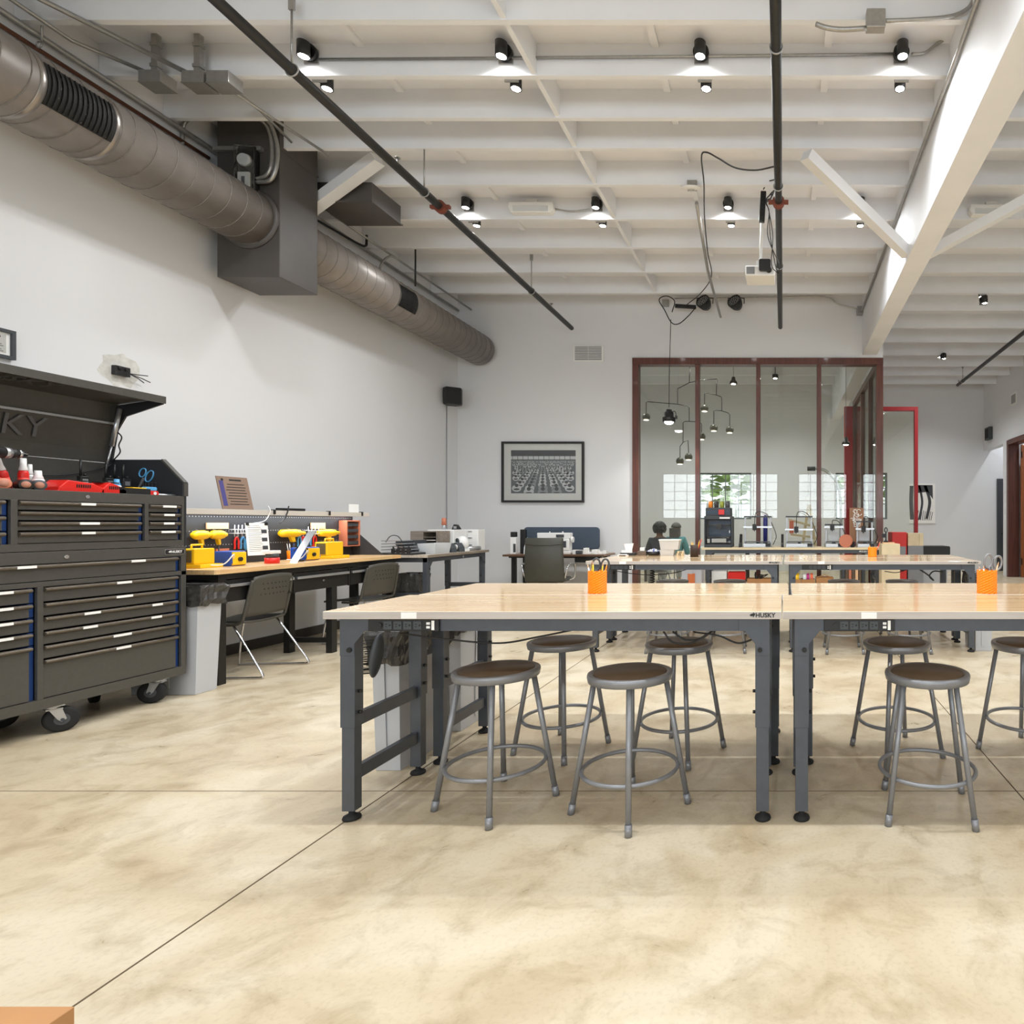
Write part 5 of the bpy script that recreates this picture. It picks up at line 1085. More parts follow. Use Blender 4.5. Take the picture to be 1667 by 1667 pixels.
t = thing('solder_jar', 'squat red topped jar on the bench under the leaning ruler', 'jar', bench(443, -4.60))
MB().lathe([(0, 0), (0.055, 0), (0.055, 0.05), (0, 0.05)], 24).build('jar', M_['red'], t); MB().lathe([(0, 0.0505), (0.048, 0.0505), (0.048, 0.085), (0, 0.085)], 24).build('glass_band', M_['slate'], t); MB().box(-0.04, -0.06, 0.086, 0.04, 0.05, 0.115).build('lid_box', M_['white'], t, bev=0.004)
t = thing('helping_hand', 'small dark helping-hand clamp between ruler and far station', 'clamp', bench(487, -4.60))
MB().lathe([(0, 0), (0.04, 0), (0.04, 0.012), (0, 0.015)], 18).cyl((0, 0, 0.012), (0, 0, 0.10), 0.006, n=8).tube(arc_pts([(0, 0, 0.10), (0.02, -0.05, 0.13), (0.02, -0.09, 0.10)]), 0.005, 6).tube(arc_pts([(0, 0, 0.10), (0.02, 0.05, 0.13), (0.02, 0.09, 0.09)]), 0.005, 6).build('stand', M_['blackm'], t)
t = thing('pen_cup', 'orange cup of pens behind the leaning ruler', 'cup', bench(474, -4.87))
MB().lathe([(0, 0), (0.032, 0), (0.036, 0.09), (0.033, 0.09), (0.03, 0.005), (0, 0.005)], 18).build('cup', M_['orange'], t)
for k in range(4): MB().cyl((0.012*math.cos(k*1.7), 0.012*math.sin(k*1.7), 0.008), (0.035*math.cos(k*1.7), 0.04*math.sin(k*1.7), 0.16), 0.004, n=6).build('pen', M_[('black', 'blue', 'white', 'alu')[k]], t)
# ------------------------------------------------------------------ two perforated chairs at the bench
def make_chair():
    t = thing('sled_chair', 'x', 'chair')
    n, k = 12, 10; pts = []
    def seatp(i, j, dz): 
        x = -0.42+0.44*i/k; y = -0.225+0.45*j/n; e = (2*j/n-1)
        return (x, y, 0.455+0.012*e*e-0.03*max(0, (0.15-i/k))/0.15*0.6+dz)
    def slab(fn, th):
        m = MB(); vs = [fn(i, j, 0) for i in range(k+1) for j in range(n+1)] + [fn(i, j, th) for i in range(k+1) for j in range(n+1)]; o = (k+1)*(n+1); q = n+1; fs = []
        for i in range(k):
            for j in range(n): a = i*q+j; fs += [(a, a+1, a+q+1, a+q), (o+a, o+a+q, o+a+q+1, o+a+1)]
        for i in range(k): a = i*q; fs += [(a, a+q, o+a+q, o+a), (a+n, o+a+n, o+a+q+n, a+q+n)]
        for j in range(n): a = j; fs += [(a, o+a, o+a+1, a+1), (k*q+a, k*q+a+1, o+k*q+a+1, o+k*q+a)]
        return m.add(vs, fs, 0, True)
    slab(seatp, -0.018).build('seat', M_['chair'], t)
    def backp(i, j, dz):
        f = i/k; e = (2*j/n-1); w_ = 0.235-0.025*f**2
        return (0.02+0.07*f-0.045*(1-e*e)*-1*0.6+dz, e*w_, 0.50+0.345*f-0.02*e*e*f)
    hs = slab(backp, -0.012)
    for r in range(3):
        for c in range(7):
            y = (c-3)*0.042+0.02*(r % 2); f = 0.50+0.13*r; e = y/0.225
            hs.cyl((0.02+0.07*f+0.027*(1-e*e)+0.0006, y, 0.50+0.345*f), (0.02+0.07*f+0.027*(1-e*e)+0.0018, y, 0.50+0.345*f), 0.0065, n=8, m=1)
    hs.build('backrest', [M_['chair'], M_['rubber']], t)
    for s in (-1, 1):
        y = s*0.235
        MB().tube(arc_pts([(-0.20, y, 0.437), (-0.06, y, 0.437), (0.0, y, 0.46), (0.022, y, 0.52), (0.06, y*0.98, 0.70), (0.08, y*0.94, 0.80)], 5), 0.012, 8).build('back_stay', M_['chair'], t)
        MB().tube(arc_pts([(-0.06, y, 0.43), (0.10, s*0.255, 0.18), (0.19, s*0.265, 0.03), (0.17, s*0.265, 0.010), (0.10, s*0.265, 0.009), (-0.30, s*0.265, 0.009), (-0.38, s*0.265, 0.009), (-0.40, s*0.265, 0.03), (-0.37, s*0.25, 0.25), (-0.33, y, 0.43)], 5), 0.009, 8).build('leg', M_['chrome'], t)
    return t
ch0 = make_chair(); ch0.location = (-4.46, 5.27, 0); ch0.rotation_euler = (0, 0, R(4)); ch0['label'] = 'dark olive perforated chair at the near end of the soldering bench'; ch0['group'] = 'perforated chairs'
dup(ch0, (-4.42, 6.68, 0), R(-6), 'dark olive perforated chair at the far end of the soldering bench')
# ------------------------------------------------------------------ second bench with office machines
TBL = make_table(1.50, 'greytop', False, False)
TBL.location = (-4.15, 7.92, 0); TBL.rotation_euler = (0, 0, R(90)); TBL['label'] = 'dark steel work table with grey oak top in the left back corner'; TBL['group'] = 'butcher block work tables'; del TBL['group']
MB().box(0.10, 0.033, TH-TT-0.045, 0.13, 0.0345, TH-TT-0.015).build('round_badge', M_['alu'], TBL)
ZB = TH+0.0008
def on(u, x, z=ZB): return Vector((x, -x*1000/(1275-u), z))
p = on(632, -4.48); t = thing('charging_rack', 'black wire charging rack of batteries on the grey oak table', 'rack', (-4.52, 7.30, ZB))
m = MB()
for k in range(5): m.box(-0.18, -0.12, 0.02+k*0.035, 0.16-k*0.03, 0.12, 0.028+k*0.035)
m.build('wire_shelf', M_['alu'], t)
MB().box(-0.19, -0.13, 0, 0.20, 0.13, 0.02).build('tray', M_['black'], t, bev=0.004)
for k in range(4): MB().box(-0.06+k*0.06, -0.128, 0.021, -0.02+k*0.06, -0.10, 0.075).cyl((-0.04+k*0.06, -0.114, 0.075), (-0.04+k*0.06, -0.114, 0.10), 0.01, n=10).build('battery', M_['black'], t, bev=0.003)
MB().tube(arc_pts([(-0.14, -0.1, 0.15), (-0.08, -0.1, 0.22), (0.0, -0.1, 0.22), (0.06, -0.1, 0.15)]), 0.005, 6).build('cable', M_['black'], t)
t = thing('binder_stack', 'flat dark grey stack of folders behind the clear tub', 'folders', (-4.60, 7.62, ZB)); MB().box(-0.12, -0.14, 0, 0.12, 0.14, 0.05).build('folder', M_['slate'], t); MB().box(-0.11, -0.13, 0.051, 0.12, 0.13, 0.10).build('folder', M_['grey'], t); MB().box(-0.12, -0.14, 0.101, 0.10, 0.13, 0.16).build('folder', M_['slate'], t)
def tub(name, lab, c, L, W_, h_, fill='grey', lid=None, rz=0, group=None):
    t = thing(name, lab, 'tub', c, rz, group); b = MB(); a0, b0, a1, b1 = L/2*0.86, W_/2*0.86, L/2, W_/2
    vs = [(-a0, -b0, 0), (a0, -b0, 0), (a0, b0, 0), (-a0, b0, 0), (-a1, -b1, h_), (a1, -b1, h_), (a1, b1, h_), (-a1, b1, h_), (-a1+0.004, -b1+0.004, h_), (a1-0.004, -b1+0.004, h_), (a1-0.004, b1-0.004, h_), (-a1+0.004, b1-0.004, h_), (-a0+0.004, -b0+0.004, 0.004), (a0-0.004, -b0+0.004, 0.004), (a0-0.004, b0-0.004, 0.004), (-a0+0.004, b0-0.004, 0.004)]
    fs = [(3, 2, 1, 0), (12, 13, 14, 15)]
    for r in range(3): fs += [(r*4+i, r*4+(i+1) % 4, r*4+4+(i+1) % 4, r*4+4+i) for i in range(4)]
    b.add(vs, fs).build('tub_shell', M_['clearp'], t)
    MB().ball((0, 0, 0.006), 1.0, (a0*0.9, b0*0.85, h_*0.75), 16, z0=0).build('contents', M_[fill], t)
    if lid: MB().prism(rrect(L+0.012, W_+0.012, 0.01), h_+0.0005, h_+0.014, 'z').build('lid', M_[lid], t, bev=0.003)
    return t
tub('clear_tub', 'clear plastic tub of grey parts on the grey oak table', (-4.30, 7.58, ZB), 0.22, 0.36, 0.125, 'grey')
t = thing('paper_organizer', 'grey oak paper sorter with slots on the corner table', 'organizer', (-4.57, 7.96, ZB))
w_, d_, h_ = 0.34, 0.30, 0.27
o = MB().box(-w_/2, -d_/2, 0, -w_/2+0.012, d_/2, h_).box(w_/2-0.012, -d_/2, 0, w_/2, d_/2, h_).box(-w_/2+0.012, d_/2-0.01, 0, w_/2-0.012, d_/2, h_).box(-w_/2+0.012, -d_/2, h_-0.012, w_/2-0.012, d_/2-0.01, h_).box(-w_/2+0.012, -d_/2, 0, w_/2-0.012, d_/2-0.01, 0.012).box(-0.02, -d_/2, 0.012, -0.008, d_/2-0.01, h_-0.012).box(-w_/2+0.012, -d_/2, 0.012, -0.02, -d_/2+0.01, h_-0.012)
o.build('case', M_['greyo'], t)
for k in range(4): MB().box(-0.008, -d_/2+0.004, 0.055+k*0.045, w_/2-0.012, d_/2-0.01, 0.061+k*0.045).build('slot_shelf', M_['greyo'], t)
for k in range(3): MB().box(0.0, -d_/2-0.03+0.015*k, 0.062+k*0.045, w_/2-0.02, 0.1, 0.068+k*0.045).build('paper_pile', M_['paper'], t)
for y, lab in ((7.86, 'left black tape dispenser with white reel before the paper sorter'), (8.06, 'right black tape dispenser with white reel before the paper sorter')):
    t = thing('tape_dispenser', lab, 'tape dispenser', (-4.27, y, ZB), R(-25), 'black tape dispensers')
    MB().prism([(-0.08, 0), (0.09, 0), (0.08, 0.06), (0.03, 0.115), (-0.05, 0.11), (-0.08, 0.05)], -0.04, 0.04, 'y').build('body', M_['slate'], t, bev=0.006)
    MB().cyl((0.02, -0.055, 0.06), (0.02, 0.03, 0.06), 0.034, n=24).build('tape_reel', M_['white'], t)
t = thing('desk_fan_heater', 'white rounded appliance with dark oval opening beside the printer', 'heater', (-4.30, 8.24, ZB), R(-30))
MB().ball((0, 0, 0.10), 0.10, (0.75, 0.8, 1.0), 20).box(-0.06, -0.06, 0, 0.06, 0.06, 0.03).build('shell', M_['white'], t); MB().tube([Vector((0, -0.075, 0.11))+Vector((q.x, 0, q.z)) for q in ell((0, 0, 0), 0.030, 0.055, 20)], 0.01, 6, True).ball((0, -0.066, 0.11), 0.03, (1, 0.4, 1.8), 14).build('dark_opening', M_['slate'], t)
t = thing('office_printer', 'boxy pale grey printer on the corner table', 'printer', (-4.52, 8.305, ZB))
MB().box(-0.20, -0.17, 0, 0.16, 0.17, 0.285).build('printer_body', M_['white'], t, bev=0.012); MB().box(-0.15, -0.174, 0.25, 0.10, -0.17, 0.27).build('paper_slot', M_['alu'], t)
t = thing('drawer_unit', 'white desktop unit with three small drawers at the far table end', 'drawer unit', (-4.33, 8.60, ZB))
MB().box(-0.11, -0.10, 0, 0.11, 0.10, 0.285).build('unit_body', M_['white'], t, bev=0.006)
for k, (a, b_) in enumerate(((0.01, 0.10), (0.104, 0.20), (0.204, 0.278))):
    d = MB().box(-0.10, -0.104, a, 0.10, -0.1, b_).build('drawer', M_['white'], t); MB().box(-0.025, -0.112, (a+b_)/2+0.012, 0.025, -0.104, (a+b_)/2+0.020).build('pull', M_['slate'], d)
t = thing('paper_roll', 'short silver roll lying before the pale printer', 'roll', (-4.23, 8.36, ZB+0.03), R(62)); MB().cyl((-0.11, 0, 0), (0.11, 0, 0), 0.029, n=20).build('roll', M_['alu'], t)
zp = ZB+0.2858
t = thing('thermos', 'copper topped steel tumbler standing on the pale printer', 'tumbler', (-4.60, 8.33, zp)); MB().lathe([(0, 0), (0.025, 0), (0.03, 0.06), (0, 0.06)], 20).build('base', M_['alu'], t); MB().lathe([(0, 0.0605), (0.031, 0.0605), (0.026, 0.155), (0, 0.16)], 20).build('upper', M_['copper'], t)
t = thing('card_reader', 'small black tilted frame on top of the pale printer', 'card reader', (-4.45, 8.36, zp)); MB().prism([(-0.05, 0), (0.06, 0), (0.02, 0.065), (-0.02, 0.07)], -0.03, 0.03, 'y').build('stand', M_['black'], t, bev=0.004); MB().box(-0.02, -0.0315, 0.012, 0.02, -0.03, 0.045).build('screen', M_['alu'], t)
# ------------------------------------------------------------------ sewing desk on the back wall
dz = 0.80; dx0, dx1, dy0, dy1 = -4.23, -2.70, 9.25, 9.88
t = thing('sewing_desk', 'grey-brown standing desk with black frame at the back wall', 'desk', ((dx0+dx1)/2, (dy0+dy1)/2, 0))
MB().box(dx0, dy0, dz-0.03, dx1, dy1, dz).build('desktop', M_['walnut'], t, w=True, bev=0.004)
MB().box(dx0+0.06, dy0+0.08, dz-0.055, dx1-0.06, dy0+0.13, dz-0.03).box(dx0+0.06, dy1-0.13, dz-0.055, dx1-0.06, dy1-0.08, dz-0.03).box(-3.15, dy0+0.03, dz-0.12, dx1-0.10, dy0+0.07, dz-0.03).build('frame', M_['blackm'], t, w=True)
for x in (dx0+0.10, dx1-0.16):
    for y in (dy0+0.08, dy1-0.14): MB().box(x, y, 0.03, x+0.06, y+0.06, dz-0.055).build('leg', M_['blackm'], t, w=True)
    MB().box(x-0.005, dy0+0.02, 0, x+0.065, dy1-0.02, 0.03).build('foot', M_['blackm'], t, w=True)
fx = MB().prism([(a-3.57, b_+1.03) for a, b_ in rrect(1.22, 0.36, 0.06)], 9.885, 9.93, 'y')
fx.build('felt_screen', M_['felt'], t, w=True, bev=0.01)
# sewing machine
zd = dz+0.0008
t = thing('sewing_machine', 'white sewing machine with dark screen on the standing desk', 'sewing machine', (-3.50, 9.42, zd))
MB().prism([(-0.24, 0), (0.26, 0), (0.26, 0.05), (-0.24, 0.05)], -0.08, 0.08, 'y').build('bed', M_['white'], t, bev=0.01)
MB().box(0.10, -0.08, 0.051, 0.24, 0.08, 0.235).build('column', M_['white'], t, bev=0.015)
MB().prism([(-0.24, 0.205), (0.25, 0.235), (0.25, 0.325), (-0.25, 0.325)], -0.075, 0.075, 'y').build('arm', M_['white'], t, bev=0.012)
MB().box(-0.235, -0.05, 0.12, -0.15, 0.05, 0.206).cyl((-0.19, 0, 0.055), (-0.19, 0, 0.12), 0.004, n=6).build('needle_head', M_['white'], t)
MB().box(0.045, -0.079, 0.255, 0.165, -0.0755, 0.30).build('screen', M_['slate'], t); MB().box(0.11, -0.0815, 0.10, 0.20, -0.0805, 0.20).build('button_panel', M_['slate'], t)
MB().cyl((0.25, 0, 0.22), (0.285, 0, 0.22), 0.045, n=24).build('hand_wheel', M_['white'], t); MB().cyl((-0.08, 0, 0.325), (-0.08, 0, 0.345), 0.008, n=8).build('thread_pin', M_['white'], t); MB().cyl((0.12, 0, 0.325), (0.12, 0, 0.345), 0.012, n=8).build('bobbin_winder', M_['white'], t)
t = thing('spray_bottle', 'white bottle with black label and top at the left desk corner', 'bottle', (-4.10, 9.36, zd))
MB().box(-0.045, -0.045, 0, 0.045, 0.045, 0.26).build('bottle', M_['white'], t, bev=0.01); MB().box(-0.04, -0.04, 0.261, 0.035, 0.04, 0.34).build('top', M_['black'], t, bev=0.006); MB().box(0.005, -0.0465, 0.03, 0.043, -0.0455, 0.16).build('paper_label', M_['slate'], t)
tag(MB().box(-4.07, 9.50, zd, -3.99, 9.57, zd+0.375).build('tall_carton', M_['black'], bev=0.006), 'tall slim black carton behind the white bottle', 'box')
t = thing('steam_iron', 'white and grey steam iron standing on its heel', 'iron', (-3.90, 9.37, zd)); t.rotation_euler = (0, 0, R(15))
MB().prism([(-0.055, 0), (0.055, 0), (0.05, 0.10), (0.0, 0.26), (-0.05, 0.10)], -0.02, 0.0, 'y').build('soleplate', M_['alu'], t, bev=0.004); MB().prism([(-0.05, 0.004), (0.05, 0.004), (0.042, 0.10), (0.0, 0.24), (-0.042, 0.10)], 0.001, 0.06, 'y').build('iron_body', M_['white'], t, bev=0.01)
MB().tube(arc_pts([(0, 0.05, 0.03), (0, 0.12, 0.05), (0, 0.12, 0.14), (0, 0.05, 0.19)]), 0.014, 8).build('handle', M_['slate'], t)
rr = random.Random(9)
for k in range(9):
    x = -3.18+0.055*k; h_ = 0.03+0.04*rr.random()*(1 if k > 5 else 1.8)
    tag(MB().box(x-0.03, 9.36+0.03*(k % 3), zd, x+0.024, 9.48+0.03*(k % 3), zd+h_).move(T(0, 0, 0)).build('paper_pack', M_['paper'] if k % 4 else M_['white'], bev=0.002), 'small white paper pack in the row along the right half of the desk', 'paper pack', 'white paper packs on the standing desk')
tag(MB().box(-3.14, 9.275, zd, -3.04, 9.335, zd+0.06).build('dark_pouch', M_['slate'], bev=0.015), 'dark rounded pouch right of the sewing machine', 'pouch')
# office chair
t = thing('office_chair', 'dark olive leather office chair with its back to the camera', 'office chair', (-3.33, 8.72, 0), R(6))
def obk(i, j, n=14, k=12):
    f = i/k; e = 2*j/n-1; w_ = (0.27-0.02*f)
    return (e*w_, -0.20+0.06*(1-e*e)*-0.6-0.05*math.sin(f*2.6), 0.46+0.61*f)
n, k = 14, 12; vs = []; 
for off in (0, 0.045):
    for i in range(k+1):
        for j in range(n+1): q = obk(i, j); vs.append((q[0], q[1]+off, q[2]))
o_ = (k+1)*(n+1); q_ = n+1; fs = []
for i in range(k):
    for j in range(n): a = i*q_+j; fs += [(a, a+1, a+q_+1, a+q_), (o_+a, o_+a+q_, o_+a+q_+1, o_+a+1)]
for i in range(k): a = i*q_; fs += [(a, a+q_, o_+a+q_, o_+a), (a+n, o_+a+n, o_+a+q_+n, a+q_+n)]
for j in range(n): fs += [(j, o_+j, o_+j+1, j+1), (k*q_+j, k*q_+j+1, o_+k*q_+j+1, o_+k*q_+j)]
MB().add(vs, fs, 0, True).build('backrest', M_['leather'], t, bev=0.012)
MB().tube([(-0.245, -0.262, 0.985), (-0.12, -0.285, 0.975), (0.12, -0.285, 0.975), (0.245, -0.262, 0.985)], 0.007, 8).build('back_seam', M_['leather'], t)
MB().box(-0.26, -0.20, 0.44, 0.26, 0.28, 0.50).build('seat', M_['leather'], t, bev=0.03)
for s in (-1, 1): MB().tube(arc_pts([(s*0.25, 0.12, 0.46), (s*0.33, 0.12, 0.50), (s*0.34, 0.10, 0.68), (s*0.33, 0.0, 0.70), (s*0.32, -0.16, 0.69), (s*0.29, -0.19, 0.60), (s*0.26, -0.17, 0.50)], 5), 0.013, 8).build('armrest', M_['chrome'], t)
MB().cyl((0, 0.03, 0.10), (0, 0.03, 0.44), 0.028).box(-0.12, -0.08, 0.42, 0.12, 0.14, 0.44).build('column', M_['blackm'], t)
for k in range(5):
    a = 2*PI*k/5+0.3; c, s = math.cos(a), math.sin(a)
    lg = MB().beam((0, 0.03, 0.11), (0.29*c, 0.03+0.29*s, 0.075), 0.045, 0.03).build('base_leg', M_['chrome'], t)
    MB().cyl((0.29*c-0.02*s, 0.03+0.29*s+0.02*c, 0.03), (0.29*c+0.02*s, 0.03+0.29*s-0.02*c, 0.03), 0.029).build('wheel', M_['rubber'], lg)
# ------------------------------------------------------------------ cups and small things on the work tables
def weave_cup(lab, loc, r, h, plain=False):
    t = thing('pencil_cup', lab, 'cup', loc, 0, 'orange printed pencil cups')
    n, k = 44, 18; pr = MB(); vs = []
    for j in range(k+1):
        for i in range(n):
            a = 2*PI*i/n; rr_ = r+(0 if plain else 0.0022*(1 if (i//2+j) % 2 else -1)); vs.append((rr_*math.cos(a), rr_*math.sin(a), h*j/k))
    for i in range(n): a = 2*PI*i/n; vs.append(((r-0.005)*math.cos(a), (r-0.005)*math.sin(a), h))
    for i in range(n): a = 2*PI*i/n; vs.append(((r-0.005)*math.cos(a), (r-0.005)*math.sin(a), 0.004))
    fs = [tuple(range(n))[::-1], tuple(range((k+2)*n, (k+3)*n))]
    for j in range(k+2): fs += [(j*n+i, j*n+(i+1) % n, (j+1)*n+(i+1) % n, (j+1)*n+i) for i in range(n)]
    pr.add(vs, fs, 0, plain).build('cup', M_['orange'], t); return t
zt = TH+0.0006
def put(c, name, lab, cat, group=None): return thing(name, lab, cat, c, 0, group)
def pencils(c, r, h, specs, grp):
    for k, (a, lean, L, m_, lab) in enumerate(specs):
        b_ = Vector((r*0.45*math.cos(R(a)), r*0.45*math.sin(R(a)), 0.006)); d = Vector((lean*math.cos(R(a)), lean*math.sin(R(a)), 1)).normalized()
        t = put(Vector(c)+b_, 'pencil', lab, 'pencil', grp)
        MB().cyl((0, 0, 0), d*L*0.88, 0.0042, n=6).build('shaft', M_[m_], t); MB().cyl(d*L*0.881, d*L, 0.0042, 0.0005, 6).build('point', M_['tan'], t)
def scissors(c, lab, m_, tilt, rz, s=1.0):
    t = put(c, 'scissors', lab, 'scissors', None); t.rotation_euler = (0, R(tilt), R(rz))
    MB().prism([(-0.012*s, 0), (0.012*s, 0), (0.008*s, 0.09*s), (-0.008*s, 0.09*s)], -0.002, 0.002, 'y').build('blades', M_['chrome'], t)
    for sx in (-1, 1):
        MB().tube(ell((sx*0.024*s, 0, 0.142*s), 0.020*s, 0.034*s, 22), 0.0055*s, 6, True).tube([(sx*0.006*s, 0, 0.085*s), (sx*0.014*s, 0, 0.112*s)], 0.006*s, 6).build('handle', M_[m_], t)
c1 = Vector((at(963, 966, 3.17).x, 3.27, zt)); weave_cup('orange woven pencil cup with scissors on the near left tables', c1, 0.047, 0.118)
pencils(c1, 0.045, 0.118, ((160, 0.12, 0.16, 'pencil', 'yellow pencil leaning left in the near orange cup'), (200, 0.2, 0.15, 'white', 'white pen leaning far left in the near orange cup'), (235, 0.06, 0.165, 'yellow', 'thick yellow pencil at the front of the near orange cup'), (330, 0.14, 0.16, 'pencil', 'yellow pencil leaning right in the near orange cup'), (20, 0.2, 0.155, 'orange', 'orange pencil leaning far right in the near orange cup')), 'pencils in the near orange cup')
scissors(c1+Vector((0.005, 0.008, 0.008)), 'grey handled scissors standing in the near orange cup', 'slate', 4, 10, 0.98)
c2 = Vector((at(1617, 966, 3.17).x, 3.27, zt)); weave_cup('orange woven pencil cup at the right edge with grey scissors', c2, 0.050, 0.122)
pencils(c2, 0.045, 0.12, ((170, 0.14, 0.135, 'white', 'white marker leaning left in the right orange cup'), (215, 0.05, 0.14, 'white', 'second white marker in the right orange cup'), (350, 0.25, 0.165, 'tan', 'tan pencil leaning right in the right orange cup'), (40, 0.12, 0.15, 'black', 'black pen in the right orange cup')), 'pens in the right orange cup')
scissors(c2+Vector((0.01, 0.01, 0.008)), 'blue-grey handled scissors standing in the right orange cup', 'grey', 10, 6, 1.1)
c3 = Vector((at(1421, 907, 6.76).x, 6.80, zt)); weave_cup('plain orange pencil cup on the far right table', c3, 0.048, 0.105, True)
pencils(c3, 0.045, 0.105, ((150, 0.1, 0.13, 'yellow', 'yellow pencil in the plain orange cup'), (10, 0.45, 0.18, 'red', 'red pencil leaning right in the plain orange cup'), (40, 0.4, 0.18, 'black', 'black pen leaning right in the plain orange cup')), 'pens in the plain orange cup')
c4 = Vector((at(1130, 907, 6.76).x, 6.78, zt)); t = put(c4, 'pencil_cup', 'dark brown slatted pencil cup on the far left table', 'cup')
m = MB().lathe([(0, 0), (0.04, 0), (0.04, 0.132), (0.035, 0.132), (0.035, 0.005), (0, 0.005)], 20)
for k in range(20): a = 2*PI*k/20; m.cyl((0.041*math.cos(a), 0.041*math.sin(a), 0.001), (0.041*math.cos(a), 0.041*math.sin(a), 0.132), 0.0045, n=6)
m.build('cup', mat('dark_brown_slats', (62, 46, 38), 0.5), t)
pencils(c4, 0.034, 0.13, ((170, 0.12, 0.17, 'pencil', 'yellow pencil leaning left in the dark cup'), (240, 0.05, 0.165, 'pencil', 'upright yellow pencil in the dark cup'), (350, 0.25, 0.19, 'pencil', 'yellow pencil leaning right in the dark cup'), (20, 0.35, 0.22, 'red', 'red pencil leaning right in the dark cup')), 'pencils in the dark cup')
Yb = 7.10
def bp(u, y=Yb): return Vector(((u-1275)*y/1000, y, zt))
t = put(bp(1023), 'card_tray', 'black tray of white cards on the far left table', 'tray')
MB().box(-0.085, -0.05, 0, 0.085, 0.05, 0.03).build('tray', M_['black'], t, bev=0.003); MB().prism([(-0.02, 0.031), (0.035, 0.031), (0.06, 0.14), (-0.05, 0.13)], -0.004, 0.004, 'y').build('white_card', M_['paper'], t); MB().box(-0.07, -0.04, 0.031, 0.05, -0.01, 0.06).build('card_row', M_['paper'], t)
t = put(bp(1046), 'craft_box', 'small brown box with a white cube on top', 'box'); MB().box(-0.05, -0.045, 0, 0.05, 0.045, 0.05).build('box', M_['board'], t, bev=0.003); MB().box(-0.025, -0.025, 0.051, 0.025, 0.025, 0.09).build('white_cube', M_['white'], t, bev=0.003)
t = put(bp(1064), 'bead_bowl', 'black bowl heaped with blue and white pieces', 'bowl'); MB().lathe([(0, 0), (0.06, 0), (0.08, 0.045), (0.075, 0.045), (0.056, 0.006), (0, 0.006)], 24).build('bowl', M_['black'], t)
rr = random.Random(4); bd = MB()
for i in range(70): a, q = rr.uniform(0, 6.28), 0.068*math.sqrt(rr.random()); bd.ball((q*math.cos(a), q*math.sin(a), 0.04+0.03*(1-q/0.07)+0.008*rr.random()), 0.009, n=6, m=rr.choice((0, 0, 1)))
o = bd.build('beads', [M_['white'], mat('periwinkle_bead', (120, 130, 190), 0.4)], t); o['kind'] = 'stuff'
tub('clear_tub', 'low clear tub underneath the white lidded tub', bp(1087), 0.17, 0.12, 0.065, 'tan', None)
t = tub('lidded_tub', 'clear tub with white lid and colourful pieces, stacked on another tub', bp(1091)+Vector((0, 0, 0.0665)), 0.23, 0.14, 0.105, 'tan', 'white')
rr = random.Random(8)
for k in range(14):
    q = bp(1103+1.3*(k % 7), 7.08+0.05*(k//7)); q.z += 0.0 if k % 2 else 0.026
    tag(MB().box(q.x-0.016, q.y-0.018, q.z, q.x+0.016, q.y+0.018, q.z+0.024).build('wood_block', M_['ply'], bev=0.002), 'small pale wood block in the loose pile beside the dark pencil cup', 'wood block', 'pale wood blocks beside the dark cup') if k % 2 or k else None
for k in range(5):
    q = bp(1009+2.6*k, 7.0); tag(MB().box(q.x-0.02, q.y-0.03, q.z, q.x+0.022, q.y+0.03, q.z+0.012+0.006*(k % 2)).build('white_clip', M_['white'], bev=0.002), 'small white scrap lying along the back of the far left table', 'scrap', 'white scraps on the far left table')
# ------------------------------------------------------------------ printer bench before the glass
PBY = 9.35
PB = make_table(2.76, 'ply', False, False); PB.location = (0.14, PBY, 0); PB['label'] = 'long pale topped printer bench standing before the glass panes'
husky(MB(), 0.03, T(1.10, 0.034, TH-TT-0.028) @ RX(90)).build('logo', M_['white'], PB)
MB().box(-1.28, 0.10, 0.29, 1.28, 0.52, 0.31).build('lower_shelf', M_['ply'], PB)
zq = TH+0.0008
def pb(u, y=PBY+0.25, z=zq): return Vector(((u-1275)*y/1000, y, z))
# enclosed printer with the filament unit on top
t = put(pb(1171), 'enclosed_printer', 'black enclosed printer with blue glass door, leftmost on the printer bench', 'printer')
t.location.y = PBY+0.28
MB().box(-0.215, -0.20, 0.0, -0.195, 0.2, 0.48).box(0.195, -0.20, 0.0, 0.215, 0.2, 0.48).box(-0.195, 0.19, 0.0, 0.195, 0.2, 0.48).box(-0.195, -0.2, 0.0, 0.195, 0.19, 0.05).box(-0.195, -0.2, 0.43, 0.195, 0.19, 0.48).build('housing', M_['slate'], t, bev=0.004)
MB().box(-0.185, -0.205, 0.055, 0.185, -0.201, 0.425).build('glass_door', M_['glass'], t)
MB().box(-0.19, 0.17, 0.055, 0.19, 0.188, 0.42).build('back_panel', mat('blue_lit_chamber', (70, 104, 142), 0.4), t)
MB().box(-0.17, -0.15, 0.15, 0.17, 0.15, 0.165).build('print_bed', M_['slate'], t); MB().box(-0.18, -0.05, 0.33, 0.18, -0.02, 0.35).box(-0.04, -0.09, 0.28, 0.04, -0.02, 0.36).build('gantry', M_['blackm'], t)
MB().box(-0.17, -0.19, 0.07, -0.13, -0.15, 0.13).box(-0.10, -0.19, 0.075, 0.12, -0.15, 0.135).build('white_sheets', M_['paper'], t)
MB().box(0.17, -0.212, 0.22, 0.18, -0.205, 0.26).build('door_handle', M_['alu'], t); MB().box(0.02, -0.203, 0.44, 0.18, -0.2, 0.465).build('name_strip', M_['white'], t)
t2 = put(t.location+Vector((0, 0, 0.482)), 'filament_unit', 'four-spool filament unit standing on the enclosed printer', 'filament unit')
MB().box(-0.20, -0.15, 0, 0.19, 0.15, 0.13).build('unit_body', M_['slate'], t2, bev=0.01)
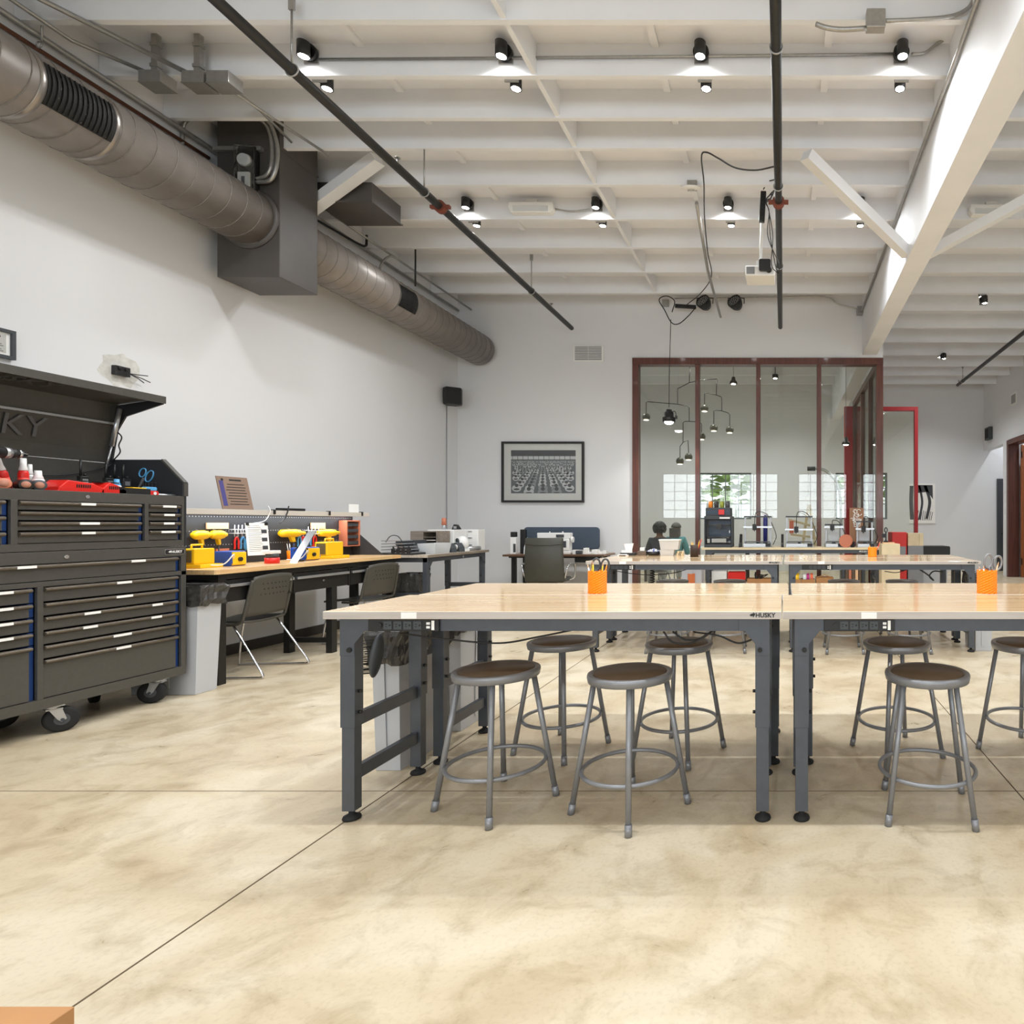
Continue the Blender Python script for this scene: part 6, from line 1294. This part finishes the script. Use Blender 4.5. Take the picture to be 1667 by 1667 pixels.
MB().prism([(-0.15, 0.132), (0.15, 0.132), (0.13, 0.24), (-0.10, 0.24)], -0.19, 0.18, 'x').build('clear_cover', M_['glass'], t2)
for k, c in enumerate(('orange', 'black', 'yellow', 'slate')):
    s = MB().cyl((-0.165+k*0.088, 0, 0.16), (-0.105+k*0.088, 0, 0.16), 0.072, n=24).build('filament_spool', M_[c] if c != 'yellow' else mat('olive_filament', (150, 160, 40), 0.5), t2)
MB().box(0.0, -0.168, 0.02, 0.09, -0.151, 0.10).build('red_box', M_['red'], t2, bev=0.003); MB().box(-0.18, -0.152, 0.03, 0.17, -0.1505, 0.09).build('front_window', M_['felt'], t2)
M_['frame_alu'] = mat('printer_frame_grey', (176, 178, 182), 0.4, 0.3)
def open_printer(u0, u1, vt, vb, lab, wing=True, clear=False, y=PBY+0.27):
    c = (u0+u1)/2; p = pb(c, y); w_ = (u1-u0)/2*y/1000; h_ = (891-vt)*y/1000
    t = put(p, 'open_frame_printer', lab, 'printer', 'open frame desktop printers')
    MB().box(-w_-0.02, -0.16, 0, w_+0.02, 0.16, 0.055).build('base', M_['alu'], t, bev=0.006)
    MB().box(-w_, -0.15, 0.075, w_, 0.12, 0.085).box(-0.02, -0.1, 0.0551, 0.02, 0.1, 0.075).build('print_bed', M_['slate'], t)
    for s in (-1, 1): MB().box(s*w_-0.014, 0.02, 0.0555, s*w_+0.014, 0.05, h_).build('upright', M_['frame_alu'], t)
    MB().box(-w_-0.02, 0.022, h_+0.0005, w_+0.02, 0.053, h_+0.022).build('top_bar', M_['slate'], t)
    zx = (891-vb)*y/1000
    MB().box(-w_-0.03, -0.012, zx, w_+0.03, 0.018, zx+0.025).build('cross_bar', M_['alu'], t)
    MB().box(-w_*0.25-0.03, -0.06, zx-0.035, -w_*0.25+0.035, -0.0125, zx+0.06).cyl((-w_*0.25, -0.035, zx-0.055), (-w_*0.25, -0.035, zx-0.035), 0.004, 0.01, 8).build('print_head', M_['blackm'], t, bev=0.004)
    MB().tube(arc_pts([(-w_*0.25, -0.03, zx+0.06), (-w_*0.1, 0.0, h_+0.08), (w_*0.7, 0.02, h_+0.05), (w_+0.06, 0.05, h_*0.6), (w_+0.09, 0.06, 0.15), (w_+0.04, 0.1, 0.03)]), 0.006, 6).build('cable', M_['black'], t)
    MB().box(w_-0.07, -0.175, 0.01, w_+0.01, -0.161, 0.06).build('control_screen', M_['black'], t)
    if wing: MB().prism([(-0.16, 0.0), (0.14, 0.0), (0.14, 0.20), (0.08, 0.20), (-0.06, 0.07), (-0.16, 0.05)], -w_-0.09, -w_-0.05, 'x').build('side_cheek', M_['black'], t, bev=0.004)
    if clear: MB().box(-w_*0.75, 0.07, 0.09, w_*0.75, 0.15, 0.27).build('parts_box', M_['clearp'], t, bev=0.006)
    return t
open_printer(1213, 1254, 843, 860, 'open frame printer with dark left cheek, second from the left on the bench')
open_printer(1281, 1321, 843, 864, 'open frame printer with dark left cheek, right of the middle mullion')
open_printer(1345, 1370, 856, 860, 'small open frame printer behind the third mullion, clear box within', False, True)
open_printer(1396, 1420, 851, 863, 'small open frame printer at the right end of the bench, clear box within', False, True)
def spool(p, lab, c, r=0.075, w_=0.05, rz=0, grp='loose filament spools'):
    t = put(p, 'filament_spool', lab, 'spool', grp); t.rotation_euler = (0, 0, R(rz))
    for s in (-1, 1): MB().cyl((s*w_/2, 0, r), (s*(w_/2+0.004), 0, r), r, n=28).build('flange', M_['black' if c != 'copper' else 'copper'], t)
    MB().cyl((-w_/2, 0, r), (w_/2, 0, r), r*0.85, n=28).build('filament', M_[c], t)
M_['magenta'] = mat('magenta_plastic', (190, 40, 120), 0.4); M_['coral'] = mat('coral_plastic', (235, 110, 70), 0.5)
spool(pb(1377, PBY+0.06), 'copper filament spool between the two right printers', 'copper', 0.10, 0.05, 70)
spool(pb(1388, PBY+0.10), 'small magenta spool before the rightmost printer', 'magenta', 0.045, 0.05, 70)
t = put(pb(1395, PBY+0.5), 'plush_board', 'brown board with white swirling print behind the right printers', 'board'); t.location.y = PBY+0.545
MB().box(-0.115, -0.006, 0.0, 0.115, 0.006, 0.62).build('board', mat('brown_board', (150, 108, 78), 0.6), t)
sw = MB(); rr = random.Random(6)
for k in range(26):
    x, z, a = rr.uniform(-0.07, 0.07), rr.uniform(0.34, 0.57), rr.uniform(0, 6)
    sw.tube([(x+0.02*math.cos(a+q*0.8)*(1+q*0.3), -0.007, z+0.02*math.sin(a+q*0.8)*(1+q*0.3)) for q in range(5)], 0.005, 5)
sw.build('swirl_print', M_['paper'], t)
t = put(pb(1246, PBY+0.45), 'blue_sprayer', 'dark blue bottle with white trigger behind the second printer', 'bottle')
MB().lathe([(0, 0), (0.035, 0), (0.035, 0.46), (0.015, 0.50), (0, 0.50)], 18).build('bottle', mat('dark_blue_bottle', (48, 52, 120), 0.35), t); MB().box(-0.05, -0.012, 0.505, 0.02, 0.012, 0.54).build('trigger_head', M_['white'], t, bev=0.004)
# under the bench
zs = 0.3108
def sb(u, y=PBY+0.3, z=zs): return Vector(((u-1275)*y/1000, y, z))
def carton(u0, u1, h_, lab, m_='card', y=PBY+0.28, d_=0.24, open_=True, name='cardboard_box'):
    p = sb((u0+u1)/2, y); w_ = (u1-u0)/2*y/1000; t = put(p, name, lab, 'box', None)
    b_ = MB().box(-w_, -d_/2, 0, w_, d_/2, 0.006)
    b_.box(-w_, -d_/2, 0.006, w_, -d_/2+0.006, h_).box(-w_, d_/2-0.006, 0.006, w_, d_/2, h_).box(-w_, -d_/2+0.006, 0.006, -w_+0.006, d_/2-0.006, h_).box(w_-0.006, -d_/2+0.006, 0.006, w_, d_/2-0.006, h_)
    b_.build('carton', M_[m_], t)
    return t
carton(1160, 1184, 0.22, 'white slotted crate at the left of the lower bench shelf', 'white', name='plastic_crate'); 
carton(1186, 1214, 0.20, 'red crate with tools on the lower bench shelf', 'red', name='plastic_crate')
carton(1217, 1256, 0.10, 'low cardboard box under the bench left of the table gap')
carton(1290, 1303, 0.09, 'small cardboard box of yellow reels under the bench'); carton(1304, 1326, 0.09, 'cardboard box of magenta and coral reels under the bench')
t = carton(1328, 1356, 0.12, 'open cardboard box with raised flap under the bench'); MB().prism([(-0.12, 0.12), (0.0, 0.16), (0.13, 0.10), (0.13, 0.115), (0.0, 0.172), (-0.12, 0.13)], -0.13, -0.122, 'y').build('flap', M_['card'], t)
def reel(u, y, z, c, lab, w_=0.07, r=0.085):
    t = put(Vector(((u-1275)*y/1000, y, z)), 'filament_reel', lab, 'reel', 'filament reels below the bench')
    MB().cyl((-w_/2, 0, r), (w_/2, 0, r), r, n=24).build('filament', M_[c], t); MB().cyl((-w_/2-0.004, 0, r), (-w_/2-0.0005, 0, r), r*1.06, n=24).build('flange', M_['white'], t); MB().cyl((w_/2+0.0005, 0, r), (w_/2+0.004, 0, r), r*1.06, n=24).build('flange', M_['white'], t)
zr2 = zs+0.008
reel(1296.5, PBY+0.28, zr2, 'yellow', 'yellow reel in the small box under the bench', 0.08); reel(1309.5, PBY+0.28, zr2, 'white', 'white reel left of the magenta one under the bench', 0.045); reel(1315, PBY+0.28, zr2, 'magenta', 'magenta reel in the box under the bench', 0.045); reel(1321, PBY+0.28, zr2, 'coral', 'coral reel right of the magenta one under the bench', 0.045)
for k in range(7):
    p = sb(1372+5.3*k, PBY+0.30); tag(MB().box(p.x-0.021, p.y-0.12, p.z, p.x+0.021, p.y+0.12, p.z+0.25-0.01*(k % 2)).build('filament_carton', M_[('slate', 'board', 'copper', 'board', 'tan', 'board', 'slate')[k]]), ('dark carton, leftmost of the upright row under the bench', 'first brown carton in the upright row under the bench', 'reddish carton in the upright row under the bench', 'brown carton right of the reddish one under the bench', 'tan carton in the upright row under the bench', 'brown carton right of the tan one under the bench', 'dark carton, rightmost of the upright row under the bench')[k], 'box', 'upright cartons under the bench')
for u, c, lab in ((1190, 'red', 'red hand tool sticking out of the red crate'), (1200, 'orange', 'orange hand tool lying over the red crate'), (1208, 'black', 'black hand tool across the red crate')):
    p = sb(u, PBY+0.26, zs+0.10); t = put(p, 'hand_tool', lab, 'tool', 'tools in the red crate'); t.rotation_euler = (0, R(60 if u < 1205 else -55), 0)
    MB().cyl((0, 0, -0.07), (0, 0, 0.05), 0.016, 0.013, 12).build('grip', M_[c], t); MB().cyl((0, 0, 0.051), (0, 0, 0.13), 0.005, n=8).build('shaft', M_['chrome'], t)
t = put(sb(1240, PBY+0.28, zs+0.008), 'cable_bundle', 'tangled black cables in the low cardboard box', 'cable'); rr = random.Random(12)
MB().tube(arc_pts([(rr.uniform(-0.12, 0.12), rr.uniform(-0.08, 0.08), 0.02+0.17*rr.random()) for i in range(12)]), 0.008, 6).build('cable', M_['black'], t)
# coiled cord hanging under the far left table
t = put(Vector((at(1062, 900, 6.5).x, 6.5, 0.56)), 'coiled_cord', 'black coiled cord hanging below the far left table', 'cord')
MB().tube([(0.022*math.cos(i*0.55), 0.022*math.sin(i*0.55), 0.004*i*0.55+0.02) for i in range(126)], 0.006, 6).build('coil', M_['black'], t)
# plywood pedestal with a clamp stand on it
t = put(Vector((at(1450, 0, 9.1).x, 9.22, 0)), 'plywood_pedestal', 'pale plywood pedestal right of the printer bench', 'pedestal')
MB().box(-0.135, -0.14, 0, 0.135, 0.14, 0.965).build('box_body', M_['ply'], t, bev=0.003)
t = put(t.location+Vector((-0.05, 0, 0.9658)), 'clamp_stand', 'black clamp stand on papers on the plywood pedestal', 'clamp')
MB().box(-0.05, -0.06, 0, 0.12, 0.06, 0.02).build('paper_pad', M_['tan'], t); MB().lathe([(0, 0.021), (0.04, 0.021), (0.03, 0.04), (0.012, 0.05), (0.012, 0.17), (0, 0.17)], 16).tube(ell((0, 0, 0.205), 0.020, 0.034, 18), 0.008, 6, True).box(-0.06, -0.012, 0.09, 0.0, 0.012, 0.15).build('clamp', M_['black'], t)
# red cabinet, timber offcuts and a dark lidded bin beyond
t = put(Vector((2.20, 11.4, 0)), 'red_cabinet', 'red tool cabinet standing beyond the plywood pedestal', 'cabinet')
MB().box(-0.22, -0.22, 0.0, 0.05, 0.22, 1.11).build('cabinet_body', M_['red'], t, bev=0.01); MB().box(-0.20, -0.226, 0.55, 0.03, -0.22, 0.85).build('drawer_front', M_['grey'], t); MB().tube([(-0.12, -0.24, 0.42), (0.0, -0.24, 0.42)], 0.01, 8).build('handle', M_['black'], t)
t = put(Vector((2.42, 11.42, 0)), 'timber_crate', 'pale timber crate beside the red cabinet', 'crate'); MB().box(-0.14, -0.2, 0, 0.14, 0.2, 0.86).build('lower_box', M_['grey'], t); MB().box(-0.14, -0.2, 0.861, 0.06, 0.2, 1.09).box(0.064, -0.2, 0.861, 0.14, 0.2, 1.09).build('timber_panel', M_['ply'], t)
t = put(Vector((2.90, 12.0, 0)), 'lidded_bin', 'grey bin with wide black lid before the red frame', 'bin'); MB().prism([(-0.24, 0), (0.24, 0), (0.27, 0.66), (-0.27, 0.66)], -0.2, 0.2, 'y').build('bin_body', M_['bin'], t, bev=0.01); MB().prism(rrect(0.60, 0.17, 0.03), -0.23, 0.23, 'y').move(T(0, 0, 0.747)).build('lid', M_['black'], t)
# ------------------------------------------------------------------ inside the glass room
def bulb_rod(m, pts): m.tube(pts, 0.006, 6)
Yc = 12.0
ml = thing('mobile_chandelier', 'grey mobile chandelier with seven small domes behind the left panes', 'chandelier', at(1135, 720, Yc))
rd = MB()
def L_(*uv): rd.tube([at(u, v, Yc) for u, v in uv], 0.008, 6)
L_((1123, 596), (1122, 623)); L_((1103, 633), (1122, 623), (1140, 619), (1167, 617)); L_((1103, 633), (1103, 658)); L_((1167, 617), (1166, 643))
L_((1052, 673), (1052, 655), (1055, 654), (1103, 658), (1119, 661), (1122, 664), (1122, 686)); L_((1147, 664), (1147, 641), (1151, 640), (1166, 643), (1174, 646), (1175, 649), (1175, 669))
L_((1162, 690), (1162, 669), (1166, 668), (1175, 669), (1185, 672), (1188, 675), (1188, 694)); L_((1112, 720), (1112, 688), (1115, 686), (1122, 686), (1138, 687), (1142, 690), (1142, 708)); L_((1107, 745), (1107, 727), (1112, 720), (1120, 717), (1121, 737))
rd.build('rod_frame', M_['blackm'], ml, w=True)
M_['dome'] = mat('olive_grey_dome', (96, 94, 82), 0.4, 0.3)
for u, v in ((1052, 679), (1147, 665), (1162, 697), (1188, 700), (1142, 711), (1107, 751), (1121, 744)):
    q = at(u, v, Yc); s = MB().ball(q, 0.078, (1, 1, 1), 20, z0=-0.72).build('dome_shade', M_['dome'], ml, w=True)
    MB().cyl(q+Vector((0, 0, -0.062)), q+Vector((0, 0, -0.058)), 0.05, n=20).build('lamp', M_['lens_dim'], s, w=True)
q = at(1123, 594, Yc); MB().lathe([(0.02, -0.03), (0.07, 0.0), (0.07, 0.02), (0, 0.02)], 20, T(*q)).cyl(q, (q.x, q.y, ZJ), 0.012, n=8).build('ceiling_rose', M_['blackm'], ml, w=True)
def pendant(u, v, Y, lab, top=ZD-0.001, lit=True):
    q = at(u, v, Y); t = thing('pendant_lamp', lab, 'pendant light', q)
    MB().cyl((0, 0, 0.16), (0, 0, top-q.z), 0.006, n=6).build('cord', M_['grey'], t)
    MB().lathe([(0.05, 0), (0.085, 0.0), (0.08, 0.05), (0.05, 0.075), (0.035, 0.15), (0, 0.16)], 20).build('shade', M_['blackm'], t)
    MB().lathe([(0, -0.02), (0.04, -0.012), (0.05, -0.001), (0, -0.001)], 20).build('lens', M_['lens'], t)
pendant(1377, 724, 12.6, 'bright pendant lamp on a long cord behind the fourth pane')
pendant(1194, 625, 13.5, 'short dim pendant lamp high behind the second pane', lit=False)
for u, v, lab in ((1262, 616, 'round lit ceiling lamp behind the third pane'),):
    q = at(u, v, 14.45); t = thing('dome_lamp', lab, 'ceiling light', q); MB().lathe([(0.04, 0), (0.075, 0.0), (0.07, 0.09), (0, 0.11)], 18).cyl((0, 0, 0.1), (0, 0, ZD-q.z-0.001), 0.008, n=6).build('housing', M_['blackm'], t); MB().lathe([(0, -0.015), (0.04, -0.006), (0.05, -0.001), (0, -0.001)], 18).build('lens', M_['lens'], t)
# arc lamp
t = thing('arc_lamp', 'thick grey arc lamp curving over behind the right panes', 'floor lamp', (at(1368, 0, 11.6).x, 11.6, 0))
MB().tube(arc_pts([at(1316, 763, 11.6), at(1332, 763, 11.6), at(1345, 767, 11.6), at(1357, 778, 11.6), at(1364, 790, 11.6), at(1368, 815, 11.6), at(1369, 870, 11.6), (at(1369, 0, 11.6).x, 11.6, 0.05)], 6), 0.028, 10).build('arc_pole', M_['alu'], t, w=True)
q = at(1316, 763, 11.6); MB().cyl(q+Vector((-0.02, 0, 0)), q+Vector((0.13, 0, 0)), 0.042, n=16).build('lamp_head', M_['slate'], t, w=True)
MB().cyl((at(1369, 0, 11.6).x, 11.6, 0), (at(1369, 0, 11.6).x, 11.6, 0.05), 0.18, n=28).build('base', M_['blackm'], t, w=True)
q = at(1316, 771, 11.6); m = MB()
for k in range(9): m.tube([Vector((q.x, 11.6, q.z-0.05*k))+v_ for v_ in ell((0, 0, 0), 0.012, 0.028, 10, ax='y' if k % 2 else 'x')], 0.004, 5, True)
m.build('pull_chain', M_['alu'], t, w=True)
# wooden drafting easel behind the third pane
t = thing('timber_easel', 'pale timber easel leaning behind the third glass pane', 'easel', (at(1315, 0, 11.2).x, 11.2, 0))
MB().beam(at(1318, 822, 11.2), (at(1338, 0, 11.2).x, 11.25, 0.0), 0.05, 0.03, (0, 1, 0)).build('leg', M_['ply'], t, w=True); MB().beam(at(1316, 822, 11.25), (at(1296, 0, 11.2).x, 11.3, 0.0), 0.05, 0.03, (0, 1, 0)).build('leg', M_['ply'], t, w=True)
MB().beam(at(1284, 846, 11.2), at(1328, 858, 11.2), 0.04, 0.03, (0, 1, 0)).beam(at(1287, 870, 11.2), at(1334, 876, 11.2), 0.04, 0.03, (0, 1, 0)).build('cross_rail', M_['ply'], t, w=True); MB().box(at(1285, 0, 11.2).x, 11.15, at(0, 868, 11.2).z, at(1292, 0, 11.2).x, 11.17, at(0, 848, 11.2).z).build('coral_sheet', M_['coral'], t, w=True)
# ------------------------------------------------------------------ two people sitting inside the glass room
def skin_mesh(name, verts, edges, radii, m, parent, root=0, sub=2):
    me = bpy.data.meshes.new(name); me.from_pydata(verts, edges, []); o = bpy.data.objects.new(name, me); COL.objects.link(o); o.parent = parent
    md = o.modifiers.new('skin', 'SKIN'); md.use_smooth_shade = True
    for i, r in enumerate(radii):
        sv = me.skin_vertices[0].data[i]; sv.radius = (r, r) if not isinstance(r, tuple) else r; sv.use_root = (i == root)
    s2_ = o.modifiers.new('sub', 'SUBSURF'); s2_.levels = sub; s2_.render_levels = sub
    dg = bpy.context.evaluated_depsgraph_get(); dm = bpy.data.meshes.new_from_object(o.evaluated_get(dg)); dm.name = name
    dm.materials.clear(); dm.materials.append(m)
    o.modifiers.clear(); o.data = dm; bpy.data.meshes.remove(me)
    for p_ in dm.polygons: p_.use_smooth = True
    return o
def person(lab, loc, rz, skin, hairm, topm, trousm, hair):
    t = thing('person', lab, 'person', loc, rz)        # faces -y, sits on a stool at z = 0.46
    V, E, Rr = [], [], []
    def ad(p, r, link=None):
        V.append(p); Rr.append(r)
        if link is not None: E.append((link, len(V)-1))
        return len(V)-1
    pel = ad((0, 0.02, 0.55), (0.155, 0.12)); wa = ad((0, 0.03, 0.72), (0.135, 0.10), pel); chs = ad((0, 0.0, 0.90), (0.155, 0.11), wa); nk = ad((0, -0.01, 1.055), 0.055, chs); hd0 = ad((0, -0.025, 1.11), 0.062, nk); hd = ad((0, -0.035, 1.19), (0.082, 0.098), hd0); hdt = ad((0, -0.03, 1.265), (0.065, 0.08), hd)
    for s in (-1, 1):
        sh_ = ad((s*0.17, 0.0, 0.98), 0.058, chs); el = ad((s*0.23, -0.06, 0.72), 0.042, sh_); wr = ad((s*0.12, -0.28, 0.70), 0.03, el); pa = ad((s*0.09, -0.35, 0.70), (0.036, 0.020), wr)
        hp = ad((s*0.09, 0.0, 0.53), 0.085, pel); kn = ad((s*0.12, -0.42, 0.53), 0.062, hp); an = ad((s*0.12, -0.40, 0.135), 0.042, kn); ad((s*0.12, -0.55, 0.08), 0.035, an)
    b_ = skin_mesh('body', V, E, Rr, skin, t)
    face = MB().ball((0, -0.128, 1.185), 0.016, (0.8, 1.1, 1.4), 10)
    face.build('nose', skin, b_)
    for s in (-1, 1):
        MB().ball((s*0.032, -0.118, 1.212), 0.012, (1, 0.6, 0.7), 10).build('eye', M_['white'], b_); MB().ball((s*0.083, -0.03, 1.195), 0.024, (0.35, 0.7, 1.1), 10).build('ear', skin, b_)
        hx = s*0.09; y0_, z0_ = -0.35, 0.70
        for k in range(4):
            l_ = (0.060, 0.072, 0.068, 0.052)[k]; x_ = hx+s*(-0.024+0.016*k)
            MB().tube(arc_pts([(x_, y0_-0.02, z0_), (x_, y0_-0.02-l_*0.6, z0_-0.004), (x_, y0_-0.02-l_, z0_-0.024)], 4), 0.0085, 7).build('finger', skin, b_)
        MB().tube(arc_pts([(hx-s*0.026, y0_+0.02, z0_), (hx-s*0.05, y0_-0.01, z0_-0.006), (hx-s*0.05, y0_-0.04, z0_-0.018)], 4), 0.010, 7).build('thumb', skin, b_)
    MB().tube(arc_pts([(-0.022, -0.124, 1.148), (0, -0.130, 1.144), (0.022, -0.124, 1.148)], 4), 0.005, 6).build('mouth', M_['coral'], b_)
    # clothes: a shirt and trousers over the body
    V2 = [(0, 0.02, 0.54), (0, 0.03, 0.72), (0, 0.0, 0.90), (0, -0.005, 1.03)]; E2 = [(0, 1), (1, 2), (2, 3)]; R2 = [(0.175, 0.14), (0.155, 0.12), (0.175, 0.13), (0.075, 0.075)]
    for s in (-1, 1):
        V2 += [(s*0.17, 0.0, 0.985), (s*0.23, -0.06, 0.72), (s*0.16, -0.20, 0.71)]; R2 += [0.072, 0.056, 0.045]; n_ = len(V2); E2 += [(2, n_-3), (n_-3, n_-2), (n_-2, n_-1)]
    skin_mesh('shirt', V2, E2, R2, topm, t)
    V3 = [(0, 0.02, 0.54)]; E3 = []; R3 = [(0.18, 0.145)]
    for s in (-1, 1):
        V3 += [(s*0.09, 0.0, 0.535), (s*0.12, -0.42, 0.535), (s*0.12, -0.40, 0.155)]; R3 += [0.10, 0.077, 0.06]; n_ = len(V3); E3 += [(0, n_-3), (n_-3, n_-2), (n_-2, n_-1)]
        MB().ball((s*0.12, -0.49, 0.080), 0.05, (0.95, 2.3, 0.88), 14).build('shoe', M_['black'], t)
    skin_mesh('trousers', V3, E3, R3, trousm, t)
    h_ = MB()
    if hair == 'curly':
        rr = random.Random(1)
        for i in range(230):
            a, e = rr.uniform(0, 6.28), rr.uniform(-0.7, 1.5); q = Vector((math.cos(a)*math.cos(e)*0.105, math.sin(a)*math.cos(e)*0.115, math.sin(e)*0.105))
            if q.y < -0.03 and q.z < 0.03: continue
            h_.ball(Vector((0, -0.02, 1.215))+q, 0.03, n=7)
    else:
        h_.ball((0, -0.015, 1.22), 0.112, (0.92, 1.0, 0.95), 20, z0=-0.2).prism([(-0.10, 1.02), (0.10, 1.02), (0.105, 1.21), (-0.105, 1.21)], 0.0, 0.085, 'y')
    h_.build('hair', hairm, t)
    return t
M_['trous'] = mat('pale_grey_trousers', (168, 170, 172), 0.8)
skd = mat('brown_skin', (112, 76, 56), 0.55); skl = mat('light_skin', (205, 160, 130), 0.55)
stl = []
for x, y, lab in ((-2.30, 11.45, 'grey stool under the person with dark curly hair'), (-2.15, 12.30, 'grey stool under the person in teal')):
    o = copy_tree(st0); o.location = (x, y, 0); o.scale = (1, 1, 0.62); o['label'] = lab; o['group'] = 'stools inside the glass room'; stl.append(o)
person('person with dark curly hair and grey jacket sitting inside the glass room', (-2.30, 11.45, -0.035), R(200), skd, M_['black'], mat('charcoal_jacket', (70, 72, 78), 0.8), M_['trous'], 'curly')
person('person with straight grey-brown hair and teal top sitting inside the glass room', (-2.15, 12.30, -0.035), R(165), skl, mat('ash_brown_hair', (92, 86, 84), 0.6), mat('teal_top', (96, 158, 165), 0.8), M_['trous'], 'long')
# a plain table they sit at
t = thing('meeting_table', 'white meeting table inside the glass room', 'table', (-1.9, 13.7, 0)); MB().box(-1.2, -0.35, 0.71, 1.2, 0.45, 0.74).build('tabletop', M_['white'], t, bev=0.004)
for sx in (-1, 1):
    for sy in (-0.3, 0.4): MB().box(sx*1.1-0.025, sy-0.025, 0, sx*1.1+0.025, sy+0.025, 0.71).build('leg', M_['blackm'], t)
# ------------------------------------------------------------------ cardboard box in the near corner
t = thing('cardboard_box', 'corner of a brown cardboard box in the lower left of the photo', 'box', (-1.62, 1.22, 0))
zt_ = 0.275
q0 = at(0, 1638, 1.30); 
MB().box(-0.35, -0.28, 0, 0.16, 0.046, zt_).build('carton', M_['card'], t, bev=0.002); MB().box(-0.34, -0.115, zt_, 0.155, -0.105, zt_+0.001).build('top_seam', M_['board'], t)
